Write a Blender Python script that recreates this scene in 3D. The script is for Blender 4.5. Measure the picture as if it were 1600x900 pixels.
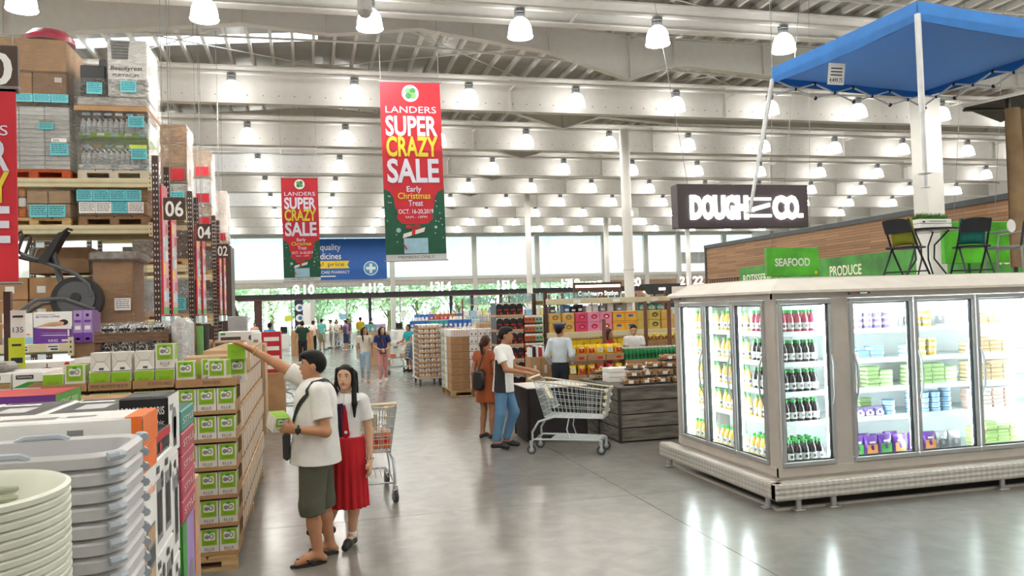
import bpy, bmesh, math, random
import numpy as np
from mathutils import Vector, Matrix
random.seed(7)
RNG = np.random.RandomState(11)
PI = math.pi
scene = bpy.context.scene
COL = scene.collection
for o in list(bpy.data.objects):
    bpy.data.objects.remove(o)
# ------------------------------------------------------------------ camera
EYE = 2.0
F_PX, YAW, PITCH, ROLL = 1258.0, 0.2470, 0.0246, -0.0305
_f = Vector((math.sin(YAW) * math.cos(PITCH), math.cos(YAW) * math.cos(PITCH), math.sin(PITCH)))
_r = Vector((math.cos(YAW), -math.sin(YAW), 0.0))
_u = _r.cross(_f)
_r2 = _r * math.cos(ROLL) + _u * math.sin(ROLL)
_u2 = -_r * math.sin(ROLL) + _u * math.cos(ROLL)
cam_data = bpy.data.cameras.new('camera')
cam_data.sensor_width = 36.0
cam_data.lens = F_PX / 1600.0 * 36.0
cam_data.clip_end = 400.0
cam = bpy.data.objects.new('camera', cam_data)
COL.objects.link(cam)
cam.matrix_world = Matrix(((_r2.x, _u2.x, -_f.x, 0.0), (_r2.y, _u2.y, -_f.y, 0.0), (_r2.z, _u2.z, -_f.z, EYE), (0, 0, 0, 1)))
scene.camera = cam
# ------------------------------------------------------------------ sky, exposure
world = bpy.data.worlds.new('sky')
scene.world = world
world.use_nodes = True
_bg = world.node_tree.nodes['Background']
_bg.inputs[0].default_value = (0.80, 0.90, 1.0, 1)
_bg.inputs[1].default_value = 4.0
scene.view_settings.view_transform = 'Standard'
scene.view_settings.look = 'None'
scene.view_settings.gamma = 1.0
scene.view_settings.use_curve_mapping = False
scene.view_settings.exposure = 0.4
LAMP_GLOW = 8.5           # radiance of the translucent high-bay lamp domes
BULB_GLOW = 105.0         # radiance of the open mouth of each lamp, facing down
COOLER_GLOW = 48.0        # radiance of the light tubes in the cooler
# ------------------------------------------------------------------ helpers
def lin(c):
    if isinstance(c, str):
        c = c.lstrip('#')
        c = tuple(int(c[i:i + 2], 16) / 255.0 for i in (0, 2, 4))
    return tuple((x / 12.92 if x <= 0.04045 else ((x + 0.055) / 1.055) ** 2.4) for x in c)
MATS = {}
def M(name, col, rough=0.5, metal=0.0, var=0.06, scale=6.0, bump=0.0, bscale=30.0, emit=0.0, spec=0.5, stretch=None, col2=None, coat=0.0, trans=0.0):
    """Procedural material: noise-varied colour, optional bump and emission."""
    if name in MATS:
        return MATS[name]
    m = bpy.data.materials.new(name)
    m.use_nodes = True
    nt = m.node_tree; N = nt.nodes; L = nt.links
    b = N['Principled BSDF']
    c = lin(col)
    tc = N.new('ShaderNodeTexCoord')
    src = tc.outputs['Object']
    if stretch:
        mp = N.new('ShaderNodeMapping'); mp.inputs['Scale'].default_value = stretch
        L.new(src, mp.inputs[0]); src = mp.outputs[0]
    nz = N.new('ShaderNodeTexNoise'); nz.inputs['Scale'].default_value = scale; nz.inputs['Detail'].default_value = 4.0
    L.new(src, nz.inputs['Vector'])
    rp = N.new('ShaderNodeValToRGB')
    lo = tuple(max(0.0, x * (1 - var * 1.6)) for x in c); hi = tuple(min(1.0, x * (1 + var * 1.6)) for x in c)
    if col2:
        hi = lin(col2); lo = c
    rp.color_ramp.elements[0].position = 0.32; rp.color_ramp.elements[0].color = (*lo, 1)
    rp.color_ramp.elements[1].position = 0.68; rp.color_ramp.elements[1].color = (*hi, 1)
    L.new(nz.outputs['Fac'], rp.inputs[0])
    L.new(rp.outputs[0], b.inputs['Base Color'])
    b.inputs['Roughness'].default_value = rough
    b.inputs['Metallic'].default_value = metal
    b.inputs['Specular IOR Level'].default_value = spec
    b.inputs['Coat Weight'].default_value = coat
    if trans:
        b.inputs['Transmission Weight'].default_value = trans
    if emit:
        L.new(rp.outputs[0], b.inputs['Emission Color'])
        b.inputs['Emission Strength'].default_value = emit
    if bump:
        n2 = N.new('ShaderNodeTexNoise'); n2.inputs['Scale'].default_value = bscale; n2.inputs['Detail'].default_value = 3.0
        L.new(src, n2.inputs['Vector'])
        bp = N.new('ShaderNodeBump'); bp.inputs['Strength'].default_value = bump; bp.inputs['Distance'].default_value = 0.02
        L.new(n2.outputs['Fac'], bp.inputs['Height']); L.new(bp.outputs[0], b.inputs['Normal'])
    MATS[name] = m
    return m
def glass(name, tint='#e9f4f2', refl=0.10, rough=0.02):
    if name in MATS:
        return MATS[name]
    m = bpy.data.materials.new(name); m.use_nodes = True
    nt = m.node_tree; N = nt.nodes; L = nt.links
    N.remove(N['Principled BSDF'])
    t = N.new('ShaderNodeBsdfTransparent'); t.inputs[0].default_value = (*lin(tint), 1)
    g = N.new('ShaderNodeBsdfGlossy'); g.inputs['Roughness'].default_value = rough
    mx = N.new('ShaderNodeMixShader')
    lw = N.new('ShaderNodeLayerWeight'); lw.inputs[0].default_value = 0.25
    mr = N.new('ShaderNodeMapRange'); mr.inputs[3].default_value = refl * 0.5; mr.inputs[4].default_value = min(1, refl * 3.5)
    L.new(lw.outputs['Fresnel'], mr.inputs[0]); L.new(mr.outputs[0], mx.inputs[0])
    L.new(t.outputs[0], mx.inputs[1]); L.new(g.outputs[0], mx.inputs[2])
    L.new(mx.outputs[0], N['Material Output'].inputs[0])
    MATS[name] = m
    return m
def film(name, amount=0.35, tint='#ffffff', crinkle=0.9):
    """Stretch-wrap film: mostly clear, crinkled and shiny."""
    if name in MATS:
        return MATS[name]
    m = bpy.data.materials.new(name); m.use_nodes = True
    nt = m.node_tree; N = nt.nodes; L = nt.links
    N.remove(N['Principled BSDF'])
    t = N.new('ShaderNodeBsdfTransparent'); t.inputs[0].default_value = (*lin(tint), 1)
    g = N.new('ShaderNodeBsdfGlossy'); g.inputs['Roughness'].default_value = 0.16
    tc = N.new('ShaderNodeTexCoord'); mp = N.new('ShaderNodeMapping'); mp.inputs['Scale'].default_value = (1.5, 1.5, 6.0); mp.inputs['Rotation'].default_value = (0.3, 0.25, 0.1)
    nz = N.new('ShaderNodeTexNoise'); nz.inputs['Scale'].default_value = 5.0; nz.inputs['Detail'].default_value = 6.0; nz.inputs['Roughness'].default_value = 0.65; nz.inputs['Distortion'].default_value = 1.2
    L.new(tc.outputs['Object'], mp.inputs[0]); L.new(mp.outputs[0], nz.inputs['Vector'])
    bp = N.new('ShaderNodeBump'); bp.inputs['Strength'].default_value = crinkle; bp.inputs['Distance'].default_value = 0.08
    L.new(nz.outputs['Fac'], bp.inputs['Height']); L.new(bp.outputs[0], g.inputs['Normal'])
    mr = N.new('ShaderNodeMapRange'); mr.inputs[1].default_value = 0.40; mr.inputs[2].default_value = 0.62; mr.inputs[3].default_value = amount * 0.35; mr.inputs[4].default_value = min(1.0, amount * 1.5)
    L.new(nz.outputs['Fac'], mr.inputs[0])
    mx = N.new('ShaderNodeMixShader')
    L.new(mr.outputs[0], mx.inputs[0]); L.new(t.outputs[0], mx.inputs[1]); L.new(g.outputs[0], mx.inputs[2])
    L.new(mx.outputs[0], N['Material Output'].inputs[0])
    MATS[name] = m
    return m
_TXT = {}
def text2d(s, weight=0.0):
    """Unit-height outline of a string as (verts2d, faces); x starts at 0, baseline 0."""
    k = (s, weight)
    if k in _TXT:
        return _TXT[k]
    cu = bpy.data.curves.new('lettering', 'FONT')
    cu.body = s; cu.size = 1.0; cu.offset = weight; cu.resolution_u = 3; cu.fill_mode = 'FRONT'
    o = bpy.data.objects.new('lettering', cu)
    me = o.to_mesh()
    v = np.array([tuple(x.co) for x in me.vertices], float).reshape(-1, 3)[:, :2]
    f = [tuple(p.vertices) for p in me.polygons]
    o.to_mesh_clear()
    bpy.data.objects.remove(o); bpy.data.curves.remove(cu)
    if len(v):
        v[:, 0] -= v[:, 0].min()
    _TXT[k] = (v, f)
    return _TXT[k]
class MB:
    """Collects shapes; build() links them as ONE mesh object."""
    def __init__(s):
        s.v = []; s.f = []; s.mi = []; s.sm = []; s.mats = []
    def slot(s, m):
        if m not in s.mats:
            s.mats.append(m)
        return s.mats.index(m)
    def add(s, vs, fs, m, smooth=False):
        b = len(s.v); k = s.slot(m)
        s.v.extend([tuple(map(float, p)) for p in vs])
        for f in fs:
            s.f.append(tuple(b + i for i in f)); s.mi.append(k); s.sm.append(smooth)
        return s
    def box(s, x0, x1, y0, y1, z0, z1, m, front=None, back=None, left=None, right=None, top=None, bottom=None):
        b = len(s.v)
        s.v.extend([(x0, y0, z0), (x1, y0, z0), (x1, y1, z0), (x0, y1, z0), (x0, y0, z1), (x1, y0, z1), (x1, y1, z1), (x0, y1, z1)])
        for q, mm in (((0, 1, 5, 4), front), ((2, 3, 7, 6), back), ((3, 0, 4, 7), left), ((1, 2, 6, 5), right), ((4, 5, 6, 7), top), ((3, 2, 1, 0), bottom)):
            s.f.append(tuple(b + i for i in q)); s.mi.append(s.slot(mm or m)); s.sm.append(False)
        return s
    def cbox(s, x0, x1, y0, y1, z0, z1, m, b=0.008, smooth=False):
        c = ((x0 + x1) / 2, (y0 + y1) / 2, (z0 + z1) / 2); h = ((x1 - x0) / 2, (y1 - y0) / 2, (z1 - z0) / 2)
        b = min(b, min(h) * 0.9)
        vs = []; idx = {}
        for sx in (-1, 1):
            for sy in (-1, 1):
                for sz in (-1, 1):
                    for a in range(3):
                        q = [sx * (h[0] - b), sy * (h[1] - b), sz * (h[2] - b)]
                        q[a] += (sx, sy, sz)[a] * b
                        idx[(sx, sy, sz, a)] = len(vs); vs.append(q)
        fs = []
        S = [(sx, sy, sz) for sx in (-1, 1) for sy in (-1, 1) for sz in (-1, 1)]
        for a in range(3):
            o1, o2 = (a + 1) % 3, (a + 2) % 3
            for sg in (-1, 1):
                q = []
                for p1, p2 in ((-1, -1), (1, -1), (1, 1), (-1, 1)):
                    t = [0, 0, 0]; t[a] = sg; t[o1] = p1; t[o2] = p2
                    q.append(idx[(*t, a)])
                fs.append(q)
            for p1 in (-1, 1):
                for p2 in (-1, 1):
                    t0 = [0, 0, 0]; t1 = [0, 0, 0]
                    t0[o1] = t1[o1] = p1; t0[o2] = t1[o2] = p2; t0[a] = -1; t1[a] = 1
                    fs.append([idx[(*t0, o1)], idx[(*t1, o1)], idx[(*t1, o2)], idx[(*t0, o2)]])
        for t in S:
            fs.append([idx[(*t, 0)], idx[(*t, 1)], idx[(*t, 2)]])
        out = []
        for q in fs:
            a0, a1, a2 = (np.array(vs[i]) for i in q[:3])
            n = np.cross(a1 - a0, a2 - a0)
            cen = sum(np.array(vs[i]) for i in q) / len(q)
            out.append(q if n @ cen > 0 else q[::-1])
        s.add([(p[0] + c[0], p[1] + c[1], p[2] + c[2]) for p in vs], out, m, smooth)
        return s
    def tube(s, pts, r, m, n=6, caps=True, closed=False, smooth=True):
        P = [np.array(p, float) for p in pts]; k = len(P)
        rs = r if isinstance(r, (list, tuple)) else [r] * k
        T = []
        for i in range(k):
            if closed:
                t = P[(i + 1) % k] - P[i - 1]
            else:
                t = P[min(i + 1, k - 1)] - P[max(i - 1, 0)]
            T.append(t / (np.linalg.norm(t) + 1e-12))
        up = np.array((0, 0, 1.0)) if abs(T[0][2]) < 0.9 else np.array((1.0, 0, 0))
        u = np.cross(T[0], up); u /= np.linalg.norm(u)
        vs = []
        for i in range(k):
            u = u - T[i] * (u @ T[i]); u /= (np.linalg.norm(u) + 1e-12)
            w = np.cross(T[i], u)
            for j in range(n):
                a = 2 * PI * j / n
                vs.append(P[i] + rs[i] * (math.cos(a) * u + math.sin(a) * w))
        fs = []
        for i in range(k if closed else k - 1):
            i2 = (i + 1) % k
            for j in range(n):
                j2 = (j + 1) % n
                fs.append((i * n + j, i2 * n + j, i2 * n + j2, i * n + j2)[::-1])
        s.add(vs, fs, m, smooth)
        if caps and not closed:
            b = len(s.v) - len(vs)
            s.f.append(tuple(b + j for j in range(n))); s.mi.append(s.slot(m)); s.sm.append(False)
            s.f.append(tuple(b + (k - 1) * n + j for j in range(n))[::-1]); s.mi.append(s.slot(m)); s.sm.append(False)
        return s
    def lathe(s, prof, m, n=16, c=(0, 0, 0), smooth=True, sx=1.0, sy=1.0):
        vs = []; fs = []
        k = len(prof)
        for (r, z) in prof:
            for j in range(n):
                a = 2 * PI * j / n
                vs.append((c[0] + r * sx * math.cos(a), c[1] + r * sy * math.sin(a), c[2] + z))
        for i in range(k - 1):
            for j in range(n):
                j2 = (j + 1) % n
                fs.append((i * n + j, i * n + j2, (i + 1) * n + j2, (i + 1) * n + j))
        if prof[0][0] > 1e-5: fs.append(tuple(range(n))[::-1])
        if prof[-1][0] > 1e-5: fs.append(tuple((k - 1) * n + j for j in range(n)))
        return s.add(vs, fs, m, smooth)
    def prism(s, poly, vec, m, smooth=False, capm=None):
        """poly: list of 3-D points (planar), extruded by vec."""
        k = len(poly); P = [np.array(p, float) for p in poly]; V = np.array(vec, float)
        nrm = np.zeros(3)
        for i in range(k):
            nrm += np.cross(P[i], P[(i + 1) % k])
        if nrm @ V > 0: P = P[::-1]
        vs = P + [p + V for p in P]
        fs = [tuple(range(k))]
        s.add(vs, [], m)
        b = len(s.v) - 2 * k
        for f in [tuple(range(k)), tuple(range(k, 2 * k))[::-1]]:
            s.f.append(tuple(b + i for i in f)); s.mi.append(s.slot(capm or m)); s.sm.append(False)
        for i in range(k):
            j = (i + 1) % k
            s.f.append((b + i, b + k + i, b + k + j, b + j)); s.mi.append(s.slot(m)); s.sm.append(smooth)
        return s
    def ell(s, c, r, m, n=12, k=8):
        vs = []; fs = []
        for i in range(1, k):
            t = PI * i / k
            for j in range(n):
                a = 2 * PI * j / n
                vs.append((c[0] + r[0] * math.sin(t) * math.cos(a), c[1] + r[1] * math.sin(t) * math.sin(a), c[2] + r[2] * math.cos(t)))
        vs.append((c[0], c[1], c[2] + r[2])); vs.append((c[0], c[1], c[2] - r[2]))
        tp = (k - 1) * n
        for i in range(k - 2):
            for j in range(n):
                j2 = (j + 1) % n
                fs.append((i * n + j, (i + 1) * n + j, (i + 1) * n + j2, i * n + j2))
        for j in range(n):
            j2 = (j + 1) % n
            fs.append((tp, j, j2)); fs.append((tp + 1, (k - 2) * n + j2, (k - 2) * n + j))
        return s.add(vs, fs, m, True)
    def quad(s, a, b, c, d, m):
        return s.add([a, b, c, d], [(0, 1, 2, 3)], m)
    def flat(s, pts2, o, ux, uy, m):
        """flat print: 2-D polygon on the plane o + x*ux + y*uy"""
        o = np.array(o, float); ux = np.array(ux, float); uy = np.array(uy, float)
        return s.add([o + x * ux + y * uy for x, y in pts2], [tuple(range(len(pts2)))], m)
    def rect(s, x, y, w, h, o, ux, uy, m):
        return s.flat([(x, y), (x + w, y), (x + w, y + h), (x, y + h)], o, ux, uy, m)
    def disc(s, x, y, rx, ry, o, ux, uy, m, n=14):
        return s.flat([(x + rx * math.cos(2 * PI * i / n), y + ry * math.sin(2 * PI * i / n)) for i in range(n)], o, ux, uy, m)
    def rrect(s, x, y, w, h, r, o, ux, uy, m):
        p = []
        for cx, cy, a0 in ((x + w - r, y + r, -90), (x + w - r, y + h - r, 0), (x + r, y + h - r, 90), (x + r, y + r, 180)):
            for k in range(4):
                a = math.radians(a0 + k * 30); p.append((cx + r * math.cos(a), cy + r * math.sin(a)))
        return s.flat(p, o, ux, uy, m)
    def text(s, t, o, ux, uy, h, m, width=None, center=False, weight=0.0, slant=0.0, depth=None):
        """lettering of cap height h with its baseline start (or centre) at o"""
        v, f = text2d(t, weight)
        if not len(v): return s
        o = np.array(o, float); ux = np.array(ux, float); uy = np.array(uy, float)
        capv, _ = text2d('H', weight)
        k = h / capv[:, 1].max()
        w = v[:, 0].max() * k
        kx = k if width is None else k * width / w
        off = -(v[:, 0].max() * kx) / 2 if center else 0.0
        pts = [o + (off + x * kx + slant * y * k) * ux + y * k * uy for x, y in v]
        if depth is None:
            return s.add(pts, f, m)
        nz = np.cross(ux, uy); nz = nz / np.linalg.norm(nz) * depth
        s.add([p + nz for p in pts], f, m)
        cnt = {}
        for q in f:
            for i in range(len(q)):
                e = (q[i], q[(i + 1) % len(q)]); cnt[e] = cnt.get(e, 0) + 1
        fs = []; n = len(pts)
        for (a, b) in cnt:
            if (b, a) not in cnt:
                fs.append((a, b, n + b, n + a))
        return s.add(pts + [p + nz for p in pts], fs, m)
    def mesh(s, name):
        me = bpy.data.meshes.new(name)
        me.from_pydata(s.v, [], s.f)
        for m in s.mats: me.materials.append(m)
        me.polygons.foreach_set('material_index', s.mi)
        me.polygons.foreach_set('use_smooth', s.sm)
        me.update()
        if any(s.sm): me.set_sharp_from_angle(angle=math.radians(38))
        return me
    def build(s, name, parent=None, loc=(0, 0, 0), rz=0.0, kind=None):
        return ob(name, s.mesh(name), parent, loc, rz, kind)
def ob(name, me, parent=None, loc=(0, 0, 0), rz=0.0, kind=None):
    o = bpy.data.objects.new(name, me); COL.objects.link(o)
    o.location = loc; o.rotation_euler = (0, 0, rz)
    if parent is not None: o.parent = parent
    if kind: o['kind'] = kind
    return o
def tag(o, label, cat, group=None):
    o['label'] = label; o['category'] = cat
    if group: o['group'] = group
    return o
def thing(name, label, cat, loc=(0, 0, 0), rz=0.0, group=None, kind=None):
    o = bpy.data.objects.new(name, None); COL.objects.link(o)
    o.empty_display_size = 0.1
    o.location = loc; o.rotation_euler = (0, 0, rz)
    if kind: o['kind'] = kind
    if label: tag(o, label, cat, group)
    return o
def dup(root, loc, rz=0.0, label=None, group=None):
    r = root.copy(); COL.objects.link(r); r.location = loc; r.rotation_euler = (0, 0, rz)
    if label: r['label'] = label
    if group: r['group'] = group
    for ch in list(root.children):
        c = ch.copy(); COL.objects.link(c); c.parent = r
        for g in list(ch.children):
            d = g.copy(); COL.objects.link(d); d.parent = c
    return r
ORD = ['first', 'second', 'third', 'fourth', 'fifth', 'sixth', 'seventh', 'eighth', 'ninth', 'tenth', 'eleventh', 'twelfth', 'thirteenth', 'fourteenth', 'fifteenth', 'sixteenth', 'seventeenth', 'eighteenth', 'nineteenth', 'twentieth']
def to_pixel(x, y, z):
    p = Vector((x, y, z - EYE)); d = p.dot(_f)
    if d <= 0.05: return (-9e3, -9e3)
    return (800 + F_PX * p.dot(_r2) / d, 450 - F_PX * p.dot(_u2) / d)
def in_view(x, y, z, pad=0):
    a, b = to_pixel(x, y, z)
    return -pad < a < 1600 + pad and -pad < b < 900 + pad
X3 = (1, 0, 0); Y3 = (0, 1, 0); Z3 = (0, 0, 1); NX3 = (-1, 0, 0); NY3 = (0, -1, 0)
# ------------------------------------------------------------------ setting: floor
def floor_material():
    m = bpy.data.materials.new('polished_concrete'); m.use_nodes = True
    nt = m.node_tree; N = nt.nodes; L = nt.links; b = N['Principled BSDF']
    geo = N.new('ShaderNodeNewGeometry')
    def noise(sc, det, dist):
        n = N.new('ShaderNodeTexNoise'); n.inputs['Scale'].default_value = sc; n.inputs['Detail'].default_value = det; n.inputs['Distortion'].default_value = dist
        L.new(geo.outputs['Position'], n.inputs['Vector']); return n.outputs['Fac']
    def mixc(fac, a, c):
        x = N.new('ShaderNodeMix'); x.data_type = 'RGBA'
        L.new(fac, x.inputs[0])
        for i_, v in ((6, a), (7, c)):
            if isinstance(v, str): x.inputs[i_].default_value = (*lin(v), 1)
            else: L.new(v, x.inputs[i_])
        return x.outputs[2]
    big = noise(0.7, 3.0, 0.3); fine = noise(5.0, 6.0, 0.6)
    L.new(mixc(big, mixc(fine, '#716f6a', '#95938d'), mixc(fine, '#807e79', '#a2a09a')), b.inputs['Base Color'])
    mr = N.new('ShaderNodeMapRange'); mr.inputs[1].default_value = 0.25; mr.inputs[2].default_value = 0.75; mr.inputs[3].default_value = 0.22; mr.inputs[4].default_value = 0.27
    L.new(big, mr.inputs[0]); L.new(mr.outputs[0], b.inputs['Roughness'])
    b.inputs['Specular IOR Level'].default_value = 0.55
    return m
FLOOR = floor_material()
JOINT = M('joint_filler', '#55534f', 0.8)
YW = 57.0        # far wall
XR = 34.0        # right wall
XL = -16.0       # left wall
YB = -6.0        # wall behind the camera
fl = MB().box(XL, XR, YB, YW, -0.25, -0.012, JOINT).build('floor', kind='structure')
SL = 4.75
slab_me = MB().box(0, SL - 0.008, 0, SL - 0.008, -0.012, 0.0, FLOOR).mesh('floor_slab')
ix = 0
for i in range(-3, 8):
    for j in range(-3, 12):
        x = 3.25 + (i - 1) * SL; y = 7.95 + (j - 1) * SL
        if x < XL - 3 or x > XR or y > YW: continue
        ob('floor_slab', slab_me, fl, (x, y, 0))
# ------------------------------------------------------------------ setting: roof
CREAM = M('painted_steel', '#dcd9d2', 0.7, var=0.02)
GIRD = M('girder_white', '#dedbd5', 0.75, var=0.02)
ROOFM = M('roof_sheet', '#b9b8b4', 0.32, metal=0.55, var=0.05, scale=0.7, bump=0.15, bscale=2.0, stretch=(1, 6, 1))
BOLT = M('bolt_dark', '#6f6d68', 0.6)
WHITEWALL = M('white_wall', '#efeeea', 0.6, var=0.015, scale=0.4)
SKYPANE = glass('skylight_pane', '#ffffff', 0.04)
def roof_z(x):
    if x <= 0.5: return 8.78 - (0.5 - x) * 0.085
    if x <= 7.2: return 8.78 - (x - 0.5) * 0.085
    return 8.21
ceil = thing('ceiling', None, None, kind='structure')
slots = [(19.7, 20.35), (28.3, 28.95), (37.5, 38.1)]
def roof_strip(xa, xb, ya, yb):
    m = MB(); t = 0.05
    za, zb = roof_z(xa), roof_z(xb)
    m.add([(xa, ya, za), (xb, ya, zb), (xb, yb, zb), (xa, yb, za), (xa, ya, za + t), (xb, ya, zb + t), (xb, yb, zb + t), (xa, yb, za + t)],
          [(3, 2, 1, 0), (4, 5, 6, 7), (0, 1, 5, 4), (2, 3, 7, 6), (1, 2, 6, 5), (3, 0, 4, 7)], ROOFM)
    m.build('roof_sheet', ceil)
prev = YB
for a, b in slots + [(YW, YW)]:
    roof_strip(XL, 0.35, prev, a); prev = b
roof_strip(0.35, 0.5, YB, YW); roof_strip(0.5, 7.2, YB, YW); roof_strip(7.2, XR, YB, YW)
for a, b in slots:
    m = MB()
    xa, xb = XL, 0.35
    m.add([(xa, a, roof_z(xa) + 0.03), (xb, a, roof_z(xb) + 0.03), (xb, b, roof_z(xb) + 0.03), (xa, b, roof_z(xa) + 0.03)], [(0, 1, 2, 3)], SKYPANE)
    m.build('skylight_pane', ceil)
# purlins along the hall
pl_me = MB().box(-0.035, 0.035, YB, YW, -0.13, 0, CREAM).mesh('purlin')
for k in range(-24, 62):
    x = 0.25 + 0.5 * k + (0.0 if k < 40 else (k - 40) * 0.2)
    if x > XR: break
    ob('purlin', pl_me, ceil, (x, 0, roof_z(x) - 0.003))
# horizontal plate girders that carry the lamps
LROW = [14.26, 19.17, 24.0, 28.75, 33.35, 37.9, 42.4, 46.8, 51.1]
LROWS = [4.6 - 4.8, 4.6, 9.4] + LROW
def girder_mesh(za, zb):
    return MB().box(XL, XR, 0.66, 0.7, za, zb, GIRD).box(XL, XR, 0.56, 0.8, za - 0.03, za, GIRD).box(XL, XR, 0.52, 0.84, zb, zb + 0.04, GIRD).mesh('girder')
gme, gme0 = girder_mesh(7.03, 7.84), girder_mesh(7.54, 7.98)
tm = MB().tube([(XL, 0, 7.56), (XR, 0, 7.56)], 0.055, CREAM, n=8)
tme = tm.mesh('lamp_rail')
bm_ = MB()
for i in range(70):
    bm_.box(-6 + i * 0.36, -6 + i * 0.36 + 0.025, 0.65, 0.66, 7.2, 7.225, BOLT)
bme = bm_.mesh('bolt_row')
sm_ = MB().box(-0.02, 0.02, 0.6, 0.67, 7.03, 7.84, GIRD); sme = sm_.mesh('girder_stiffener')
for y in LROWS:
    lo_ = y < 15
    g = ob('girder', gme0 if lo_ else gme, None, (0, y, 0), kind='structure')
    ob('lamp_rail', tme, g)
    if not lo_: ob('bolt_row', bme, g)
    for x in (-7, -1.8 + 6.9, 11.2, 18.5, 25):
        MB().box(x - 0.02, x + 0.02, 0.0, 0.67, 7.53, 7.58, GIRD).build('rail_bracket', g)
        if not lo_: ob('girder_stiffener', sme, g, (x, 0, 0))
# rafters of the portal frames
def rafter(y):
    top = [(x, roof_z(x) - 0.14) for x in (XL, 0.5, 7.2, XR)]
    bot = [(XL, 6.85), (-5.5, 7.45), (-1.2, 7.93), (0.5, 7.80), (2.4, 8.02), (5.3, 7.66), (7.2, 7.12), (8.3, 7.5), (10.6, 7.35), (XR, 7.35)]
    m = MB()
    poly = [(x, y - 0.012, z) for x, z in bot] + [(x, y - 0.012, z) for x, z in top[::-1]]
    # split in convex-ish strips
    xs = sorted(set([p[0] for p in bot] + [p[0] for p in top]))
    def zi(L, x):
        for (a, za), (b, zb) in zip(L, L[1:]):
            if a <= x <= b: return za + (zb - za) * (x - a) / (b - a)
    for a, b in zip(xs, xs[1:]):
        m.prism([(a, y - 0.012, zi(bot, a)), (b, y - 0.012, zi(bot, b)), (b, y - 0.012, zi(top, b)), (a, y - 0.012, zi(top, a))], (0, 0.024, 0), CREAM)
        for L, dz in ((bot, -0.02), (top, 0.0)):
            za, zb = zi(L, a) + dz, zi(L, b) + dz
            m.add([(a, y - 0.11, za), (b, y - 0.11, zb), (b, y + 0.11, zb), (a, y + 0.11, za), (a, y - 0.11, za + 0.025), (b, y - 0.11, zb + 0.025), (b, y + 0.11, zb + 0.025), (a, y + 0.11, za + 0.025)],
                  [(3, 2, 1, 0), (4, 5, 6, 7), (0, 1, 5, 4), (2, 3, 7, 6), (1, 2, 6, 5), (3, 0, 4, 7)], CREAM)
    for x in (-5.5, -1.2, 0.5, 2.4, 3.6, 5.3, 7.2, 8.3, 10.6, 14, 18, 22):
        m.box(x - 0.012, x + 0.012, y - 0.1, y + 0.1, zi(bot, x), zi(top, x), CREAM)
    return m.build('rafter', ceil)
for y in (17.0, 22.0, 26.6, 31.2, 35.8, 40.4, 45.0, 49.5, 54.5):
    rafter(y)
    # fly braces
    for x in (-3.5, 3.0, 5.0, 9.2, 12.0):
        MB().tube([(x, y, roof_z(x) - 0.75), (x + 0.35, y, roof_z(x + 0.35) - 0.1)], 0.018, CREAM, n=5).build('brace', ceil)
# tie rods crossing the bays
for y0, y1 in ((14.6, 17.0), (17.0, 22.0), (22.0, 26.6)):
    for xa, xb in ((-6, 0.5), (0.5, 7.2), (7.2, 14)):
        MB().tube([(xa, y0, roof_z(xa) - 0.16), (xb, y1, roof_z(xb) - 0.16)], 0.014, CREAM, n=4).tube([(xa, y1, roof_z(xa) - 0.16), (xb, y0, roof_z(xb) - 0.16)], 0.014, CREAM, n=4).build('tie_rod', ceil)
# long pipe under the roof
MB().tube([(-8, 18.3, 8.05), (2.0, 18.3, 8.1), (12, 18.6, 7.75), (16, 18.6, 7.6)], 0.025, CREAM, n=6).build('sprinkler_pipe', ceil)
MB().tube([(-8, 13.6, 7.85), (16, 13.6, 7.85)], 0.03, CREAM, n=6).build('sprinkler_pipe', ceil)
# ------------------------------------------------------------------ setting: walls
w = MB().box(XL - 0.2, XL, YB, YW, -0.2, 9.2, WHITEWALL).build('wall_left', kind='structure')
w = MB().box(XL, XR, YB - 0.2, YB, -0.2, 9.2, WHITEWALL).build('wall_behind', kind='structure')
wr = MB().box(XR, XR + 0.2, YB, YW, -0.2, 9.2, WHITEWALL).build('wall_right', kind='structure')
LOUV = M('louver_grey', '#8f918f', 0.5)
def louver(y, z, w_, h_, par):
    m = MB(); m.box(XR - 0.08, XR - 0.03, y - w_ / 2, y + w_ / 2, z - h_ / 2, z + h_ / 2, LOUV)
    f = m.build('louver_vent', par)
    s = MB().box(-0.05, 0.0, -w_ / 2, w_ / 2, -0.03, 0.03, GIRD).mesh('louver_slat')
    n = 7
    for k in range(n):
        o = ob('louver_slat', s, f, (XR - 0.08, y, z - h_ / 2 + (k + 0.5) * h_ / n))
        o.rotation_euler = (0, 0.5, 0)
for y in (52, 46.6, 40, 33.6, 28): louver(y, 8.15, 2.2, 0.95, wr)
MB().tube([(XR - 0.6, YB, 8.85), (XR - 0.6, YW, 8.85)], 0.22, GIRD, n=10).build('duct', wr)
for y in (30, 38, 46, 54): MB().box(XR - 0.35, XR, y - 0.2, y + 0.2, 0, 9, WHITEWALL).build('pilaster', wr)
# big round duct elbow near the right wall
MB().tube([(24, 50, 7.4), (29, 46, 7.5), (33, 44, 7.9)], 0.45, M('duct_steel', '#a9aaab', 0.35, metal=0.8), n=14).build('duct', wr)
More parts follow.
